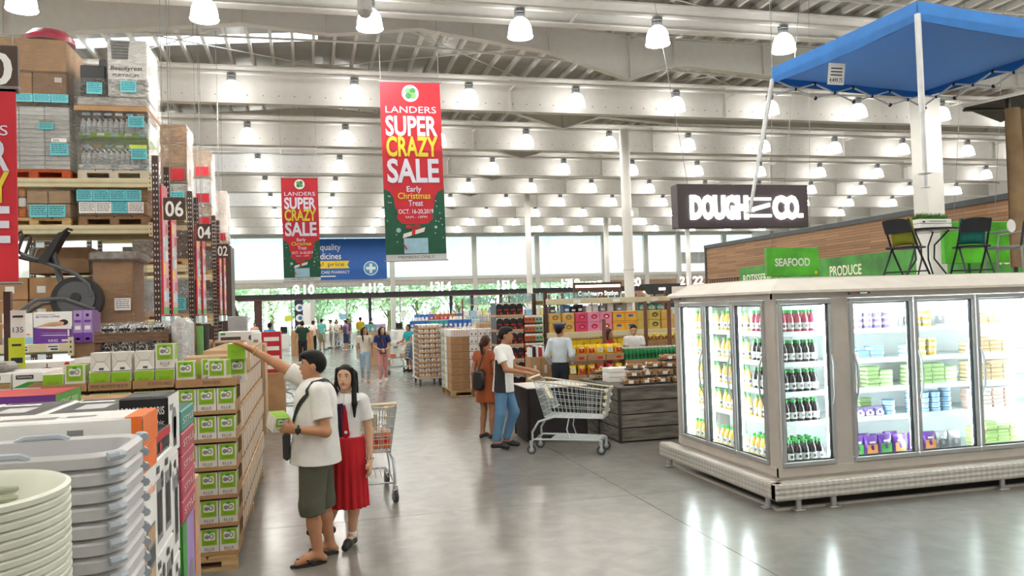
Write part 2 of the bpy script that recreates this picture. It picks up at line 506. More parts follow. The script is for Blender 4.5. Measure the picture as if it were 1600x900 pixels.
# far wall: glass below, white panels above
def translucent(name, dc, tc_, lo=0.5, hi=0.62):
    m = bpy.data.materials.new(name); m.use_nodes = True; nt = m.node_tree; N = nt.nodes; L = nt.links
    d = N.new('ShaderNodeBsdfDiffuse'); t = N.new('ShaderNodeBsdfTranslucent'); x = N.new('ShaderNodeMixShader'); z = N.new('ShaderNodeTexNoise'); z.inputs['Scale'].default_value = 0.4
    r = N.new('ShaderNodeMapRange'); r.inputs[3].default_value = lo; r.inputs[4].default_value = hi; L.new(z.outputs[0], r.inputs[0]); L.new(r.outputs[0], x.inputs[0])
    d.inputs[0].default_value = (*lin(dc), 1); t.inputs[0].default_value = (*lin(tc_), 1)
    L.new(d.outputs[0], x.inputs[1]); L.new(t.outputs[0], x.inputs[2]); L.new(x.outputs[0], N['Material Output'].inputs[0]); return m
PANEL = translucent('translucent_panel', '#f3f5f5', '#f5f8f9')
wb = MB()
wb.box(XL, XR, YW, YW + 0.25, 7.3, 9.2, WHITEWALL)
wb.box(XL, XR, YW, YW + 0.25, -0.2, 0.5, WHITEWALL)
wb = wb.build('wall_back', kind='structure')
k = 0
for x in np.arange(XL, XR, 3.7):
    x1 = min(x + 3.7, XR)
    MB().box(x + 0.02, x1 - 0.02, YW + 0.02, YW + 0.2, 4.35, 7.24, PANEL).build('wall_panel', wb)
MB().box(XL, XR, YW - 0.12, YW + 0.2, 7.22, 7.40, GIRD).build('wall_rail', wb)
MB().box(XL, XR, YW - 0.15, YW + 0.2, 4.18, 4.40, GIRD).build('wall_rail', wb)
MB().box(XL, XR, YW - 0.05, YW + 0.2, 3.85, 4.18, M('taupe_panel', '#c9c2b8', 0.6)).build('wall_rail', wb)
for x in (-6.0, 0.2, 5.7, 11.6, 16.3, 21.5, 24.9, 27.6, 31.5):
    MB().box(x - 0.16, x + 0.16, YW - 0.3, YW, 0, 8.2, GIRD).build('wall_post', wb)
LV = M('window_louver', '#b4b8ba', 0.5)
for x0 in (27.9, 31.8):
    f = MB().box(x0, x0 + 2.2, YW - 0.06, YW - 0.01, 5.0, 5.9, GIRD).build('louver_window', wb)
    s = MB().box(0.06, 0.68, -0.03, 0, 0.05, 0.85, LV).mesh('pane')
    for q in range(3): ob('pane', s, f, (x0 + 0.03 + q * 0.72, YW - 0.06, 5.0))
# glazing
WGL = glass('window_glass', '#eef7f4', 0.06)
FRM = M('window_frame_grey', '#c8ccca', 0.4)
xs = list(np.arange(XL, 21.6, 3.7))
for n_, (xa, xb) in enumerate(zip(xs, xs[1:]), 1):
    wd = thing('window_%d' % n_, None, None, (xa, YW, 0.5), kind='structure')
    W_ = xb - xa
    fm = MB()
    for z in (0.0, 2.45, 3.30): fm.box(0, W_, 0.04, 0.12, z, z + 0.06, FRM)
    for x in (0, W_ / 2 - 0.03, W_ - 0.05): fm.box(x, x + 0.06, 0.04, 0.12, 0, 3.36, FRM)
    fm.build('window_frame', wd)
    for (z0, z1) in ((0.06, 2.45), (2.51, 3.30)):
        for (a, b) in ((0.06, W_ / 2 - 0.03), (W_ / 2 + 0.03, W_ - 0.05)):
            MB().quad((a, 0.08, z0), (b, 0.08, z0), (b, 0.08, z1), (a, 0.08, z1), WGL).build('pane', wd)
# storefronts behind the right-hand checkouts
BRN = M('storefront_brown', '#a88872', 0.6, var=0.12, scale=1.5)
sf = MB().box(21.5, XR, YW - 0.02, YW + 0.1, 0.5, 3.85, BRN).build('wall_storefront', kind='structure')
for k in range(5):
    MB().box(21.9 + k * 2.3, 23.8 + k * 2.3, YW - 0.14, YW - 0.02, 0.9, 2.6, M('shop_dark', '#4b4440', 0.5, var=0.2)).build('shop_panel', sf)
    MB().box(22.3 + k * 2.3, 23.4 + k * 2.3, YW - 0.2, YW - 0.15, 2.85, 3.15, M('shop_warm_light', '#ffd9b0', 0.5, emit=3.0)).build('light_strip', sf)
# columns
def column(x, y, r, h, square=False, name='column'):
    m = MB()
    if square:
        m.cbox(-r, r, -r, r, 0, h, WHITEWALL, 0.02)
        m.cbox(-r - 0.03, r + 0.03, -r - 0.03, r + 0.03, 0, 0.12, WHITEWALL, 0.02)
    else:
        m.lathe([(r, 0), (r, h)], WHITEWALL, 20); m.lathe([(r + 0.02, 3.05), (r + 0.02, 3.1)], GIRD, 20)
    return m.build(name, None, (x, y, 0), kind='structure')
column(9.75, 23.6, 0.155, 7.5)
column(9.9, 35.9, 0.13, 7.5)
column(25.0, 50.0, 0.16, 7.5)
column(17.6, 46.0, 0.15, 7.5)
column(14.98, 16.8, 0.25, 7.9, True)
# ------------------------------------------------------------------ outside: lawn and trees
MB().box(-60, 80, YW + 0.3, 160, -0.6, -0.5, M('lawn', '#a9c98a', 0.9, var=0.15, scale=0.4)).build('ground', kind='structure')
MB().box(-60, 80, 74, 76, -0.5, 0.6, M('road_wall', '#dfe6e0', 0.8)).build('wall_roadside', kind='structure')
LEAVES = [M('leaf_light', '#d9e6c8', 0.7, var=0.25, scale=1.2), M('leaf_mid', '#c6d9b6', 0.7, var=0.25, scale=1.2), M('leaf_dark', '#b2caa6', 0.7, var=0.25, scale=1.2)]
BARK = M('bark', '#8c7a66', 0.9, var=0.2)
def tree(x, y, h, rad, mi, label, n=1500):
    t = thing('tree', label, 'tree', (x, y, -0.5), group='trees outside the far windows')
    tr = MB()
    tr.tube([(0, 0, 0), (0.1, 0.05, h * 0.3), (-0.05, 0, h * 0.55)], [0.22, 0.17, 0.1], BARK, 7)
    for k in range(4):
        a = k * 1.7 + x
        tr.tube([(0.05, 0, h * 0.32), (rad * 0.5 * math.cos(a), rad * 0.5 * math.sin(a), h * 0.62)], [0.09, 0.03], BARK, 5)
    tr.build('trunk', t)
    lv = MB(); R = random.Random(int(x * 10))
    cl = [(R.gauss(0, rad * 0.5), R.gauss(0, rad * 0.4), h * 0.65 + R.gauss(0, h * 0.16)) for _ in range(26)]
    for i in range(n):
        c = R.choice(cl)
        p = np.array([c[0] + R.gauss(0, rad * 0.2), c[1] + R.gauss(0, rad * 0.2), c[2] + R.gauss(0, h * 0.06)])
        s_ = 0.13 + R.random() * 0.14
        u = np.array([R.gauss(0, 1), R.gauss(0, 1), R.gauss(0, 0.6)]); u /= np.linalg.norm(u)
        v = np.cross(u, [R.gauss(0, 1), R.gauss(0, 1), R.gauss(0, 1)]); v /= np.linalg.norm(v) + 1e-9
        lv.add([p - u * s_, p + v * s_ * 0.6, p + u * s_, p - v * s_ * 0.6], [(0, 1, 2, 3)], LEAVES[mi])
    lv.build('foliage', t, kind='stuff')
TR = [(-7, 66, 6.5, 2.4, 1), (-3.2, 71, 7.5, 2.6, 0), (0.6, 64.5, 5.8, 2.2, 2), (3.2, 70, 7.0, 2.6, 1), (6.2, 66, 6.0, 2.3, 0), (9.0, 70, 7.2, 2.6, 2), (11.8, 65.5, 5.8, 2.2, 1), (14.8, 69, 7.0, 2.6, 0), (18, 66, 6.4, 2.4, 2), (22, 70, 7, 2.6, 1)]
for i, (x, y, h, r, mi) in enumerate(TR):
    tree(x, y, h, r, mi, '%s green leafy tree outside the far windows, %s from the left' % (('pale', 'mid', 'dark')[mi], ORD[i]))
# ------------------------------------------------------------------ high-bay lamps
def dome_material():
    m = bpy.data.materials.new('lamp_dome_glow'); m.use_nodes = True
    nt = m.node_tree; N = nt.nodes; L = nt.links
    b = N['Principled BSDF']
    b.inputs['Base Color'].default_value = (0.95, 0.95, 0.95, 1)
    b.inputs['Emission Color'].default_value = (1.0, 0.985, 0.955, 1)
    b.inputs['Emission Strength'].default_value = LAMP_GLOW
    return m
DOME = dome_material()
BULB = M('lamp_mouth_glow', '#fffaf0', 0.5, var=0.0, emit=BULB_GLOW)
CAPM = M('lamp_cap_grey', '#8d9092', 0.35, metal=0.6)
dm = MB().lathe([(0.222, 0.012), (0.235, 0.0), (0.24, 0.015), (0.225, 0.03), (0.222, 0.10), (0.205, 0.2), (0.165, 0.29), (0.10, 0.345), (0.085, 0.355)], DOME, 20).mesh('lamp_shade')
bl_ = MB().lathe([(0.0, 0.008), (0.225, 0.008)], BULB, 20).mesh('lamp_bulb')
cm_ = MB().lathe([(0.09, 0.355), (0.10, 0.37), (0.10, 0.43), (0.085, 0.44), (0.105, 0.455), (0.105, 0.52), (0.03, 0.54), (0.03, 0.60)], CAPM, 14).mesh('lamp_cap')
LX0, LDX = -1.6, 2.75
rowno = 0
for y in LROWS:
    xs_ = [LX0 + LDX * i for i in range(-5, 13) if XL + 0.5 < LX0 + LDX * i < XR - 0.5]
    vis = [x for x in xs_ if in_view(x, y, 7.15)]
    if vis: rowno += 1
    for x in xs_:
        if x in vis:
            lab = 'glowing white dome lamp, %s from the left in the %s row of lamps' % (ORD[vis.index(x)], ('nearest' if rowno == 1 else ORD[rowno - 1] + ' nearest'))
        else:
            lab = 'glowing white dome lamp hanging outside the picture'
        t = thing('high_bay_lamp', lab, 'lamp', (x, y, 7.0), group='high-bay lamps under the roof girders')
        ob('lamp_shade', dm, t); ob('lamp_cap', cm_, t); ob('lamp_bulb', bl_, t)
# ceiling camera in front of a lamp
cc = thing('security_camera', 'white dome security camera hanging in front of a nearest-row lamp', 'camera', (1.02, 13.6, 6.95))
MB().lathe([(0.0, 0.0), (0.06, 0.01), (0.10, 0.05), (0.115, 0.11)], M('camera_dome_grey', '#b5b5b2', 0.15), 14).build('lens_dome', cc)
MB().lathe([(0.13, 0.11), (0.135, 0.13), (0.12, 0.3), (0.05, 0.36), (0.03, 0.62)], M('white_plastic', '#eeeeec', 0.35), 14).build('housing', cc)
# ------------------------------------------------------------------ shared product materials
CARD = M('cardboard', '#b08a63', 0.8, var=0.08, scale=4)
CARD2 = M('cardboard_pale', '#c2a27e', 0.8, var=0.08, scale=4)
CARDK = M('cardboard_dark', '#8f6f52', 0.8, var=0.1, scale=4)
PALW = M('pallet_wood', '#c9a878', 0.85, var=0.15, scale=5, stretch=(1, 8, 8))
PALO = M('pallet_orange', '#c4572a', 0.8, var=0.15, scale=5)
WHT = M('print_white', '#f1f1ee', 0.45, var=0.02)
OFFW = M('print_offwhite', '#e2dfd8', 0.55, var=0.03)
GREY = M('print_grey', '#8b8c8c', 0.5)
DGREY = M('print_darkgrey', '#4a4b4d', 0.5)
BLK = M('print_black', '#1e1d1f', 0.45)
RED = M('print_red', '#c3202f', 0.45)
GRN = M('box_green', '#8fbf26', 0.4, var=0.03)
GRN2 = M('print_green', '#3f9a3a', 0.45)
NOTEB = M('note_blue', '#6fd0dc', 0.7, var=0.02)
NOTEY = M('note_yellow', '#d6e33c', 0.7, var=0.02)
INK = M('ink', '#2b3640', 0.7)
ORG = M('print_orange', '#ee7326', 0.45)
PURP = M('print_purple', '#6d3a9c', 0.45)
LPURP = M('print_lilac', '#a98cc8', 0.45)
BLUE = M('print_blue', '#3a78b8', 0.45)
LBLUE = M('print_lightblue', '#9cc8e2', 0.45)
YEL = M('print_yellow', '#f4cf1d', 0.45)
PINK = M('print_pink', '#e89ab8', 0.45)
SKINP = M('print_skin', '#dba987', 0.5)
FILM = film('stretch_film', 0.30)
FILM2 = film('stretch_film_heavy', 0.5)
BROWNST = M('rack_brown', '#4b362f', 0.5, var=0.05)
RBEAM = M('rack_beam_cream', '#d6cda9', 0.45, var=0.03)
def note(m, x, y, w, h, o, ux, uy, mat=NOTEB, seed=0):
    """paper note with scribbled lines, on the plane o,ux,uy"""
    o = np.array(o, float); n = np.cross(ux, uy)
    m.rect(x, y, w, h, o, ux, uy, mat)
    R = random.Random(seed)
    for k in range(5):
        yy = y + h * (0.84 - 0.16 * k)
        xx = x + w * 0.08
        while xx < x + w * 0.85:
            l = w * (0.08 + 0.14 * R.random())
            m.rect(xx, yy, min(l, x + w * 0.93 - xx), h * 0.055, o + n * 0.002, ux, uy, INK)
            xx += l + w * 0.04
def pallet(parent, x0, x1, y0, y1, z0, h=0.13, mat=PALW, front_planks=True):
    """wooden pallet: three runners, deck boards"""
    n = max(3, int((x1 - x0) / 0.2))
    for k in range(3):
        c = y0 + 0.05 + k * (y1 - y0 - 0.1) / 2
        m = MB()
        m.box(x0, x1, c - 0.045, c + 0.045, z0 + h - 0.045, z0 + h - 0.022, mat)
        m.box(x0, x1, c - 0.045, c + 0.045, z0, z0 + 0.02, mat)
        for xx in (x0, (x0 + x1) / 2 - 0.06, x1 - 0.12):
            m.box(xx, xx + 0.12, c - 0.045, c + 0.045, z0 + 0.02, z0 + h - 0.045, mat)
        m.build('runner', parent)
    w_ = (x1 - x0) / n
    me = MB().box(0.008, w_ - 0.008, 0, y1 - y0, 0, 0.022, mat).mesh('deck_board')
    for k in range(n):
        ob('deck_board', me, parent, (x0 + k * w_, y0, z0 + h - 0.022))
def film_box(parent, x0, x1, y0, y1, z0, z1, mat=FILM, seed=1, top=True, name='wrap_film'):
    """wrinkled stretch wrap around a load: subdivided, slightly uneven sleeve"""
    R = random.Random(seed); m = MB()
    n, k = 24, 9
    xc, yc, hx, hy = (x0 + x1) / 2, (y0 + y1) / 2, (x1 - x0) / 2, (y1 - y0) / 2
    ring = []
    for i in range(n):
        a = 2 * PI * i / n
        c, s_ = math.cos(a), math.sin(a)
        q = max(abs(c), abs(s_)); ring.append((c / q * 0.985, s_ / q * 0.985))
    vs = []
    for j in range(k):
        for (a, b) in ring:
            d = 1 + R.uniform(-0.006, 0.008)
            vs.append((xc + hx * a * d, yc + hy * b * d, z0 + (z1 - z0) * j / (k - 1)))
    fs = [(j * n + i, j * n + (i + 1) % n, (j + 1) * n + (i + 1) % n, (j + 1) * n + i) for j in range(k - 1) for i in range(n)]
    m.add(vs, fs, mat, True)
    return m.build(name, parent)
def simple_box(name, label, cat, x0, x1, y0, y1, z0, z1, mat=CARD, group=None, b=0.006, deco=None, **kw):
    """one printed box; deco(m, w, d, h) adds flat print in local coordinates"""
    m = MB(); w_, d_, h_ = x1 - x0, y1 - y0, z1 - z0
    if kw: m.box(0, w_, 0, d_, 0, h_, mat, **kw)
    else: m.cbox(0, w_, 0, d_, 0, h_, mat, b)
    if deco: deco(m, w_, d_, h_)
    o = m.build(name, None, (x0, y0, z0))
    return tag(o, label, cat, group)
FR = lambda m_: ((0, -0.002, 0), X3, Z3)
def rside(w_): return ((w_ + 0.002, 0, 0), Y3, Z3)
# ------------------------------------------------------------------ pallet racks at the aisle ends
def upright_mesh(h):
    m = MB(); m.box(-0.045, 0.045, -0.04, 0.04, 0, h, BROWNST)
    z = 0.15
    while z < h - 0.1:
        for dx in (-0.02, 0.02):
            m.rect(dx - 0.007, z, 0.014, 0.03, (0, -0.0405, 0), X3, Z3, WHT)
        m.rect(-0.007, z, 0.014, 0.03, (0.0455, 0, 0), Y3, Z3, OFFW)
        z += 0.09
    return m.mesh('upright')
UPM = upright_mesh(4.45)
def rack(label, y0, y1, xr, xl, levels, number):
    t = thing('pallet_rack', label, 'rack', (0, 0, 0), group='pallet racks along the left')
    for y in (y0, y1):
        for x in (xr - 0.05, xl + 0.05): ob('upright', UPM, t, (x, y, 0))
    for i in range(7):
        z = 0.3 + i * 0.62
        MB().tube([(xr - 0.05, y0, z), (xr - 0.05, y1, z + (0.4 if i % 2 else 0.0))], 0.018, BROWNST, 4).build('brace', t)
    for z in levels:
        for y in (y0, y1):
            m = MB(); m.cbox(xl, xr - 0.095, y - 0.035, y + 0.035, z - 0.065, z + 0.065, RBEAM, 0.008)
            m.rect(xl, -0.015, xr - 0.1 - xl, 0.03, (0, y - 0.0365, z), X3, Z3, M('rack_beam_groove', '#bdb38d', 0.5))
            m.build('beam', t)
            e = MB().box(xr - 0.15, xr - 0.095, y - 0.045, y - 0.035, z - 0.11, z + 0.1, RBEAM)
            for q in range(3): e.rect(xr - 0.13, z - 0.08 + q * 0.07, 0.016, 0.025, (0, y - 0.046, 0), X3, Z3, BROWNST)
            e.build('end_plate', t)
        n = 9; wd = (xr - xl - 0.1) / n
        me = MB().box(0.01, wd - 0.01, y0 + 0.04, y1 - 0.04, z + 0.03, z + 0.06, RBEAM).mesh('deck_slat')
        for k in range(n): ob('deck_slat', me, t, (xl + k * wd, 0, 0))
    return t
rack('dark brown pallet rack with cream beams, nearest of the three, beside the 06 sign', 13.0, 14.0, -2.15, -5.0, (1.60, 3.34, 4.03), '06')
rack('dark brown pallet rack with cream beams behind the 06 sign', 16.6, 17.5, -2.15, -5.0, (0.95, 1.9, 2.95, 3.95), '04')
rack('dark brown pallet rack with cream beams, farthest of the three, near the 02 sign', 20.6, 21.6, -2.15, -5.0, (0.95, 1.9, 2.95, 3.95), '02')
# --- loads on the near rack
def load(label, x0, x1, y0, y1, z0, pal=PALW, ph=0.13):
    t = thing('pallet_load', label, 'pallet goods', (0, 0, 0), group='wrapped pallet loads on the racks')
    if ph: pallet(t, x0, x1, y0, y1, z0, ph, pal)
    return t
ZT = 4.095
# top left: crates on an orange pallet, brown cartons above
t = load('pale grey plastic crates wrapped in film on an orange pallet, top of near rack', -4.35, -3.36, 13.02, 13.98, ZT, PALO, 0.14)
CR = M('crate_plastic_grey', '#cfd1d0', 0.35, var=0.03)
me = MB()
me.cbox(0, 0.33, 0, 0.9, 0, 0.062, CR, 0.006); me.box(0.02, 0.31, -0.008, 0, 0.045, 0.06, CR)
me = me.mesh('crate_tray')
for c in range(3):
    for k in range(14): ob('crate_tray', me, t, (-4.37 + c * 0.335, 13.03 + 0.003 * (k % 3), ZT + 0.14 + k * 0.066))
film_box(t, -4.38, -3.35, 13.0, 14.0, ZT + 0.12, ZT + 1.09, FILM, 3)
m = MB(); note(m, -3.62, ZT + 0.34, 0.24, 0.18, (0, 12.985, 0), X3, Z3, seed=1); m.rect(-3.6, ZT + 0.53, 0.2, 0.06, (0, 12.985, 0), X3, Z3, WHT); m.text('50%', (-3.58, 12.983, ZT + 0.54), X3, Z3, 0.035, BLK, weight=0.01)
note(m, -3.77, ZT + 0.72, 0.2, 0.1, (0, 12.985, 0), X3, Z3, seed=2); m.rect(-3.76, ZT + 0.82, 0.17, 0.025, (0, 12.985, 0), X3, Z3, CARD); m.build('note', t)
t = load('large brown cartons under cloudy film with three blue notes, top of near rack', -4.35, -3.36, 13.02, 13.98, 5.26, PALW, 0.0)
m = MB(); m.cbox(-4.38, -3.86, 13.03, 13.95, 5.2, 5.66, CARD, 0.01); m.build('carton', t)
m = MB(); m.cbox(-3.85, -3.40, 13.03, 13.95, 5.2, 5.66, CARDK, 0.01); m.rect(-3.56, 5.52, 0.1, 0.07, (0, 13.025, 0), X3, Z3, OFFW); m.build('carton', t)
m = MB(); m.cbox(-4.38, -3.40, 13.03, 13.95, 5.67, 6.16, CARD, 0.02); m.build('carton', t)
film_box(t, -4.42, -3.34, 13.0, 14.0, 5.14, 6.2, FILM, 5)
m = MB()
for k in range(3): note(m, -4.06 + k * 0.235, 5.21, 0.225, 0.12, (0, 12.975, 0), X3, Z3, seed=10 + k)
m.build('note', t)
m = MB(); m.lathe([(0.36, 0.0), (0.35, 0.08), (0.24, 0.18), (0.0, 0.23)], M('red_tarp', '#a8344a', 0.4, var=0.15), 16, (-3.72, 13.4, 6.19)); m.build('red_cover', t)
# top right: bottle packs, mattress box
t = load('shrink-wrapped white bottle packs with a yellow tag, lower tier of top pallet', -3.27, -2.3, 13.02, 13.98, ZT, M('pallet_white', '#cfc6b4', 0.8), 0.14)
BOT = M('bottle_white', '#e8ecee', 0.25, var=0.03); BOTL = M('bottle_label', '#c9d4da', 0.4, var=0.15, scale=20)
bm = MB(); bm.lathe([(0.034, 0), (0.036, 0.02), (0.036, 0.15), (0.03, 0.2), (0.013, 0.235), (0.013, 0.26)], BOT, 8)
bm.lathe([(0.014, 0.26), (0.014, 0.285)], DGREY, 8); bm.lathe([(0.0365, 0.05), (0.0365, 0.13)], BOTL, 8)
bme_ = bm.mesh('bottle')
def tier(t, x0, x1, y, z, tray, seed):
    m = MB(); m.box(x0, x1, y, y + 0.9, z, z + 0.03, tray); m.box(x0, x1, y - 0.004, y, z, z + 0.07, tray)
    for k in range(5): m.rect(x0 + 0.06 + k * 0.19, z + 0.02, 0.1, 0.04, (0, y - 0.006, 0), X3, Z3, WHT if k % 2 else LBLUE)
    m.build('tray', t)
    n = 12
    for r in range(3):
        for k in range(n): ob('bottle', bme_, t, (x0 + 0.05 + k * (x1 - x0 - 0.1) / (n - 1), y + 0.06 + r * 0.1, z + 0.03))
    m = MB(); m.box(x0 + 0.01, x1 - 0.01, y + 0.4, y + 0.88, z + 0.03, z + 0.3, WHT); m.build('pack', t)
    m = MB(); R = random.Random(seed)
    for k in range(6):
        m.rect(x0 + 0.05 + k * 0.15, z + 0.33, 0.1, 0.035, (0, y + 0.02, 0), X3, Z3, (LBLUE, WHT, SKINP)[R.randrange(3)])
    m.build('pack_print', t)
tier(t, -3.25, -2.32, 13.03, ZT + 0.15, WHT, 1)
film_box(t, -3.28, -2.28, 13.0, 14.0, ZT + 0.14, ZT + 0.58, FILM2, 6)
m = MB(); note(m, -2.53, ZT + 0.30, 0.22, 0.16, (0, 12.98, 0), X3, Z3, seed=4); m.rect(-2.55, ZT + 0.46, 0.24, 0.05, (0, 12.98, 0), X3, Z3, NOTEY); m.build('note', t)
t = load('shrink-wrapped white bottle packs on a green tray, upper tier of top pallet', -3.27, -2.3, 13.02, 13.98, ZT + 0.62, PALW, 0.0)
tier(t, -3.25, -2.32, 13.03, ZT + 0.63, GRN, 2)
m = MB(); m.box(-3.3, -2.3, 13.0, 13.98, ZT + 1.02, ZT + 1.09, CARD); m.build('lid_board', t)
film_box(t, -3.3, -2.28, 13.0, 14.0, ZT + 0.6, ZT + 1.02, FILM2, 7)
m = MB(); note(m, -2.56, ZT + 0.78, 0.22, 0.16, (0, 12.98, 0), X3, Z3, seed=5); m.build('note', t)
t = load('white mattress box with oval lettering under film, top of near rack', -3.27, -2.3, 13.02, 13.98, 5.3, PALW, 0.0)
m = MB(); m.cbox(-3.27, -2.32, 13.04, 13.94, 5.19, 5.33, OFFW, 0.02); m.build('film_bundle', t)
m = MB(); m.cbox(-2.84, -2.3, 13.03, 13.9, 5.34, 6.2, WHT, 0.01)
m.flat([(-2.78, 5.9), (-2.56, 5.9), (-2.53, 6.18), (-2.8, 6.18)], (0, 13.026, 0), X3, Z3, GREY)
for k in range(6): m.rect(-2.77, 5.92 + k * 0.045, 0.22, 0.012, (0, 13.024, 0), X3, Z3, DGREY)
o_ = (-2.8, 13.022, 5.74); m.text('Beautyrest', o_, X3, Z3, 0.06, BLK, width=0.44, weight=0.01, slant=0.15)
m.text('PLATINUM', (-2.77, 13.022, 5.64), X3, Z3, 0.045, DGREY, width=0.36)
for k in range(6): m.rect(-2.28 - 0.0, 0, 0, 0, (0, 0, 0), X3, Z3, WHT)
for k in range(5): m.rect(0.15 + k * 0.09, 5.72 + k * 0.02, 0.05, 0.16, (-2.2985, 13.03, 0), Y3, Z3, GREY)
m.build('mattress_box', t)
m = MB(); m.cbox(-3.22, -2.88, 13.05, 13.8, 5.34, 5.8, BLK, 0.01); note(m, -3.12, 5.36, 0.21, 0.17, (0, 12.985, 0), X3, Z3, seed=8); m.build('black_carton', t)
m = MB(); m.cbox(-3.0, -2.86, 13.2, 13.8, 5.8, 5.95, DGREY, 0.02); m.build('film_bundle', t)
m = MB(); note(m, -2.66, 5.4, 0.22, 0.17, (0, 12.985, 0), X3, Z3, seed=9); m.build('note', t)
film_box(t, -3.3, -2.26, 13.0, 14.0, 5.17, 5.6, FILM2, 8)
film_box(t, -2.86, -2.27, 13.01, 13.95, 5.5, 6.22, FILM, 9)
# second level
ZS = 3.405
t = load('orange snack packs and brown cartons with two blue notes on near rack', -4.35, -3.37, 13.02, 13.98, ZS, PALW, 0.12)
for r in range(3):
    m = MB()
    for k in range(4): m.cbox(-4.36 + k * 0.1, -4.27 + k * 0.1, 13.04, 13.5, ZS + 0.13 + r * 0.15, ZS + 0.26 + r * 0.15, (ORG, WHT, M('pack_amber', '#d08a3a', 0.4))[(r + k) % 3], 0.01)
    m.build('snack_pack', t)
for (a, b, c, d) in ((-3.95, -3.68, 0.13, 0.32), (-3.67, -3.38, 0.13, 0.32), (-3.95, -3.68, 0.33, 0.52), (-3.67, -3.38, 0.33, 0.52)):
    MB().cbox(a, b, 13.04, 13.9, ZS + c, ZS + d, CARD2, 0.008).build('carton', t)
m = MB()
for k in range(2): note(m, -3.9 + k * 0.24, ZS + 0.12, 0.23, 0.18, (0, 12.985, 0), X3, Z3, seed=20 + k)
note(m, -4.32, ZS + 0.12, 0.2, 0.18, (0, 12.985, 0), X3, Z3, seed=23); m.build('note', t)
film_box(t, -4.38, -3.36, 13.005, 14.0, ZS + 0.12, ZS + 0.54, FILM, 11)
t = load('brown wrapped cartons covered in two rows of blue and white notes on near rack', -3.27, -2.3, 13.02, 13.98, ZS, CARDK, 0.14)
for k in range(4):
    MB().cbox(-3.26 + k * 0.235, -3.03 + k * 0.235, 13.04, 13.9, ZS + 0.15, ZS + 0.36, CARD2, 0.008).build('carton', t)
    MB().cbox(-3.26 + k * 0.235, -3.03 + k * 0.235, 13.04, 13.9, ZS + 0.365, ZS + 0.56, CARD, 0.008).build('carton', t)
film_box(t, -3.29, -2.27, 13.005, 14.0, ZS + 0.13, ZS + 0.58, FILM, 12)
m = MB()
for k in range(4):
    note(m, -3.28 + k * 0.222, ZS + 0.36, 0.215, 0.165, (0, 12.985, 0), X3, Z3, NOTEB, 30 + k)
    note(m, -3.25 + k * 0.222, ZS + 0.18, 0.215, 0.165, (0, 12.985, 0), X3, Z3, (WHT, WHT, NOTEB, WHT)[k], 40 + k)
m.build('note', t)
# floor level of the rack above the display shelf
ZL = 1.66
t = load('tall brown carton under film with a white sheet on near rack', -3.15, -2.45, 13.02, 13.98, ZL, CARDK, 0.12)
m = MB(); m.cbox(-3.1, -2.55, 13.06, 13.9, ZL + 0.12, ZL + 1.22, CARD, 0.01); m.build('carton', t)
m = MB(); m.cbox(-3.14, -2.46, 13.0, 13.95, ZL + 1.22, ZL + 1.36, M('wrap_grey', '#8a8680', 0.3, var=0.2, scale=12), 0.03); m.build('film_bundle', t)
film_box(t, -3.13, -2.5, 13.03, 13.93, ZL + 0.1, ZL + 1.24, FILM, 13)
m = MB(); note(m, -2.8, ZL + 0.48, 0.22, 0.18, (0, 13.015, 0), X3, Z3, WHT, 51); m.build('note', t)
m = MB(); m.cbox(-3.2, -2.3, 12.98, 13.4, ZL + 0.0, ZL + 0.2, M('wrap_silver', '#9a8f8c', 0.25, var=0.3, scale=14), 0.03); m.build('film_bundle', t)
for r in range(3):
    for c in range(3):
        x = -4.45 + c * 0.42
        simple_box('carton', 'brown carton with a white label, %s row up, %s in its row, behind the elliptical' % (ORD[r], ORD[c]), 'carton', x, x + 0.40, 13.35, 13.9, ZL + r * 0.34, ZL + r * 0.34 + 0.33, CARD, 'cartons behind the elliptical trainer',
                   deco=lambda m, w_, d_, h_: m.rect(0.1, 0.1, 0.12, 0.1, *FR(m), WHT))
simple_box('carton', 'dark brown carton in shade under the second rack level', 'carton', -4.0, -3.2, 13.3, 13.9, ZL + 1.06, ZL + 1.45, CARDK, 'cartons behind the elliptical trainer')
# --- elliptical trainer standing on the rack shelf
EG = M('machine_grey', '#55585b', 0.4, var=0.04); EK = M('machine_black', '#2b2c2e', 0.4); ES = M('machine_silver', '#8d9093', 0.35, metal=0.5)
t = thing('elliptical_trainer', 'dark grey elliptical exercise machine with round flywheel on the near rack', 'exercise machine', (0, 0, 0))
yE = 12.85
m = MB()
m.prism([(-3.25 + 0.34 * math.cos(2 * PI * i / 28), yE - 0.09, 2.30 + 0.34 * math.sin(2 * PI * i / 28)) for i in range(28)], (0, 0.18, 0), EK)
m.build('flywheel_housing', t)
m = MB(); m.prism([(-3.25 + 0.25 * math.cos(2 * PI * i / 24), yE - 0.115, 2.32 + 0.25 * math.sin(2 * PI * i / 24)) for i in range(24)], (0, 0.03, 0), EG); m.build('flywheel_cover', t)
m = MB(); m.prism([(-3.25 + 0.07 * math.cos(2 * PI * i / 12), yE - 0.13, 2.34 + 0.07 * math.sin(2 * PI * i / 12)) for i in range(12)], (0, 0.02, 0), EK); m.build('flywheel_hub', t)
m = MB(); m.tube([(-3.05, yE - 0.1, 2.35), (-3.08, yE - 0.1, 2.52), (-3.25, yE - 0.1, 2.68), (-3.45, yE - 0.1, 2.77), (-3.65, yE - 0.1, 2.85), (-3.95, yE - 0.1, 2.98)], 0.028, EG, 8); m.build('swing_arm', t)
m = MB(); m.tube([(-4.1, yE - 0.12, 2.08), (-3.75, yE - 0.12, 2.32), (-3.4, yE - 0.12, 2.33), (-3.0, yE - 0.12, 2.16)], 0.03, EG, 8); m.build('pedal_rail', t)
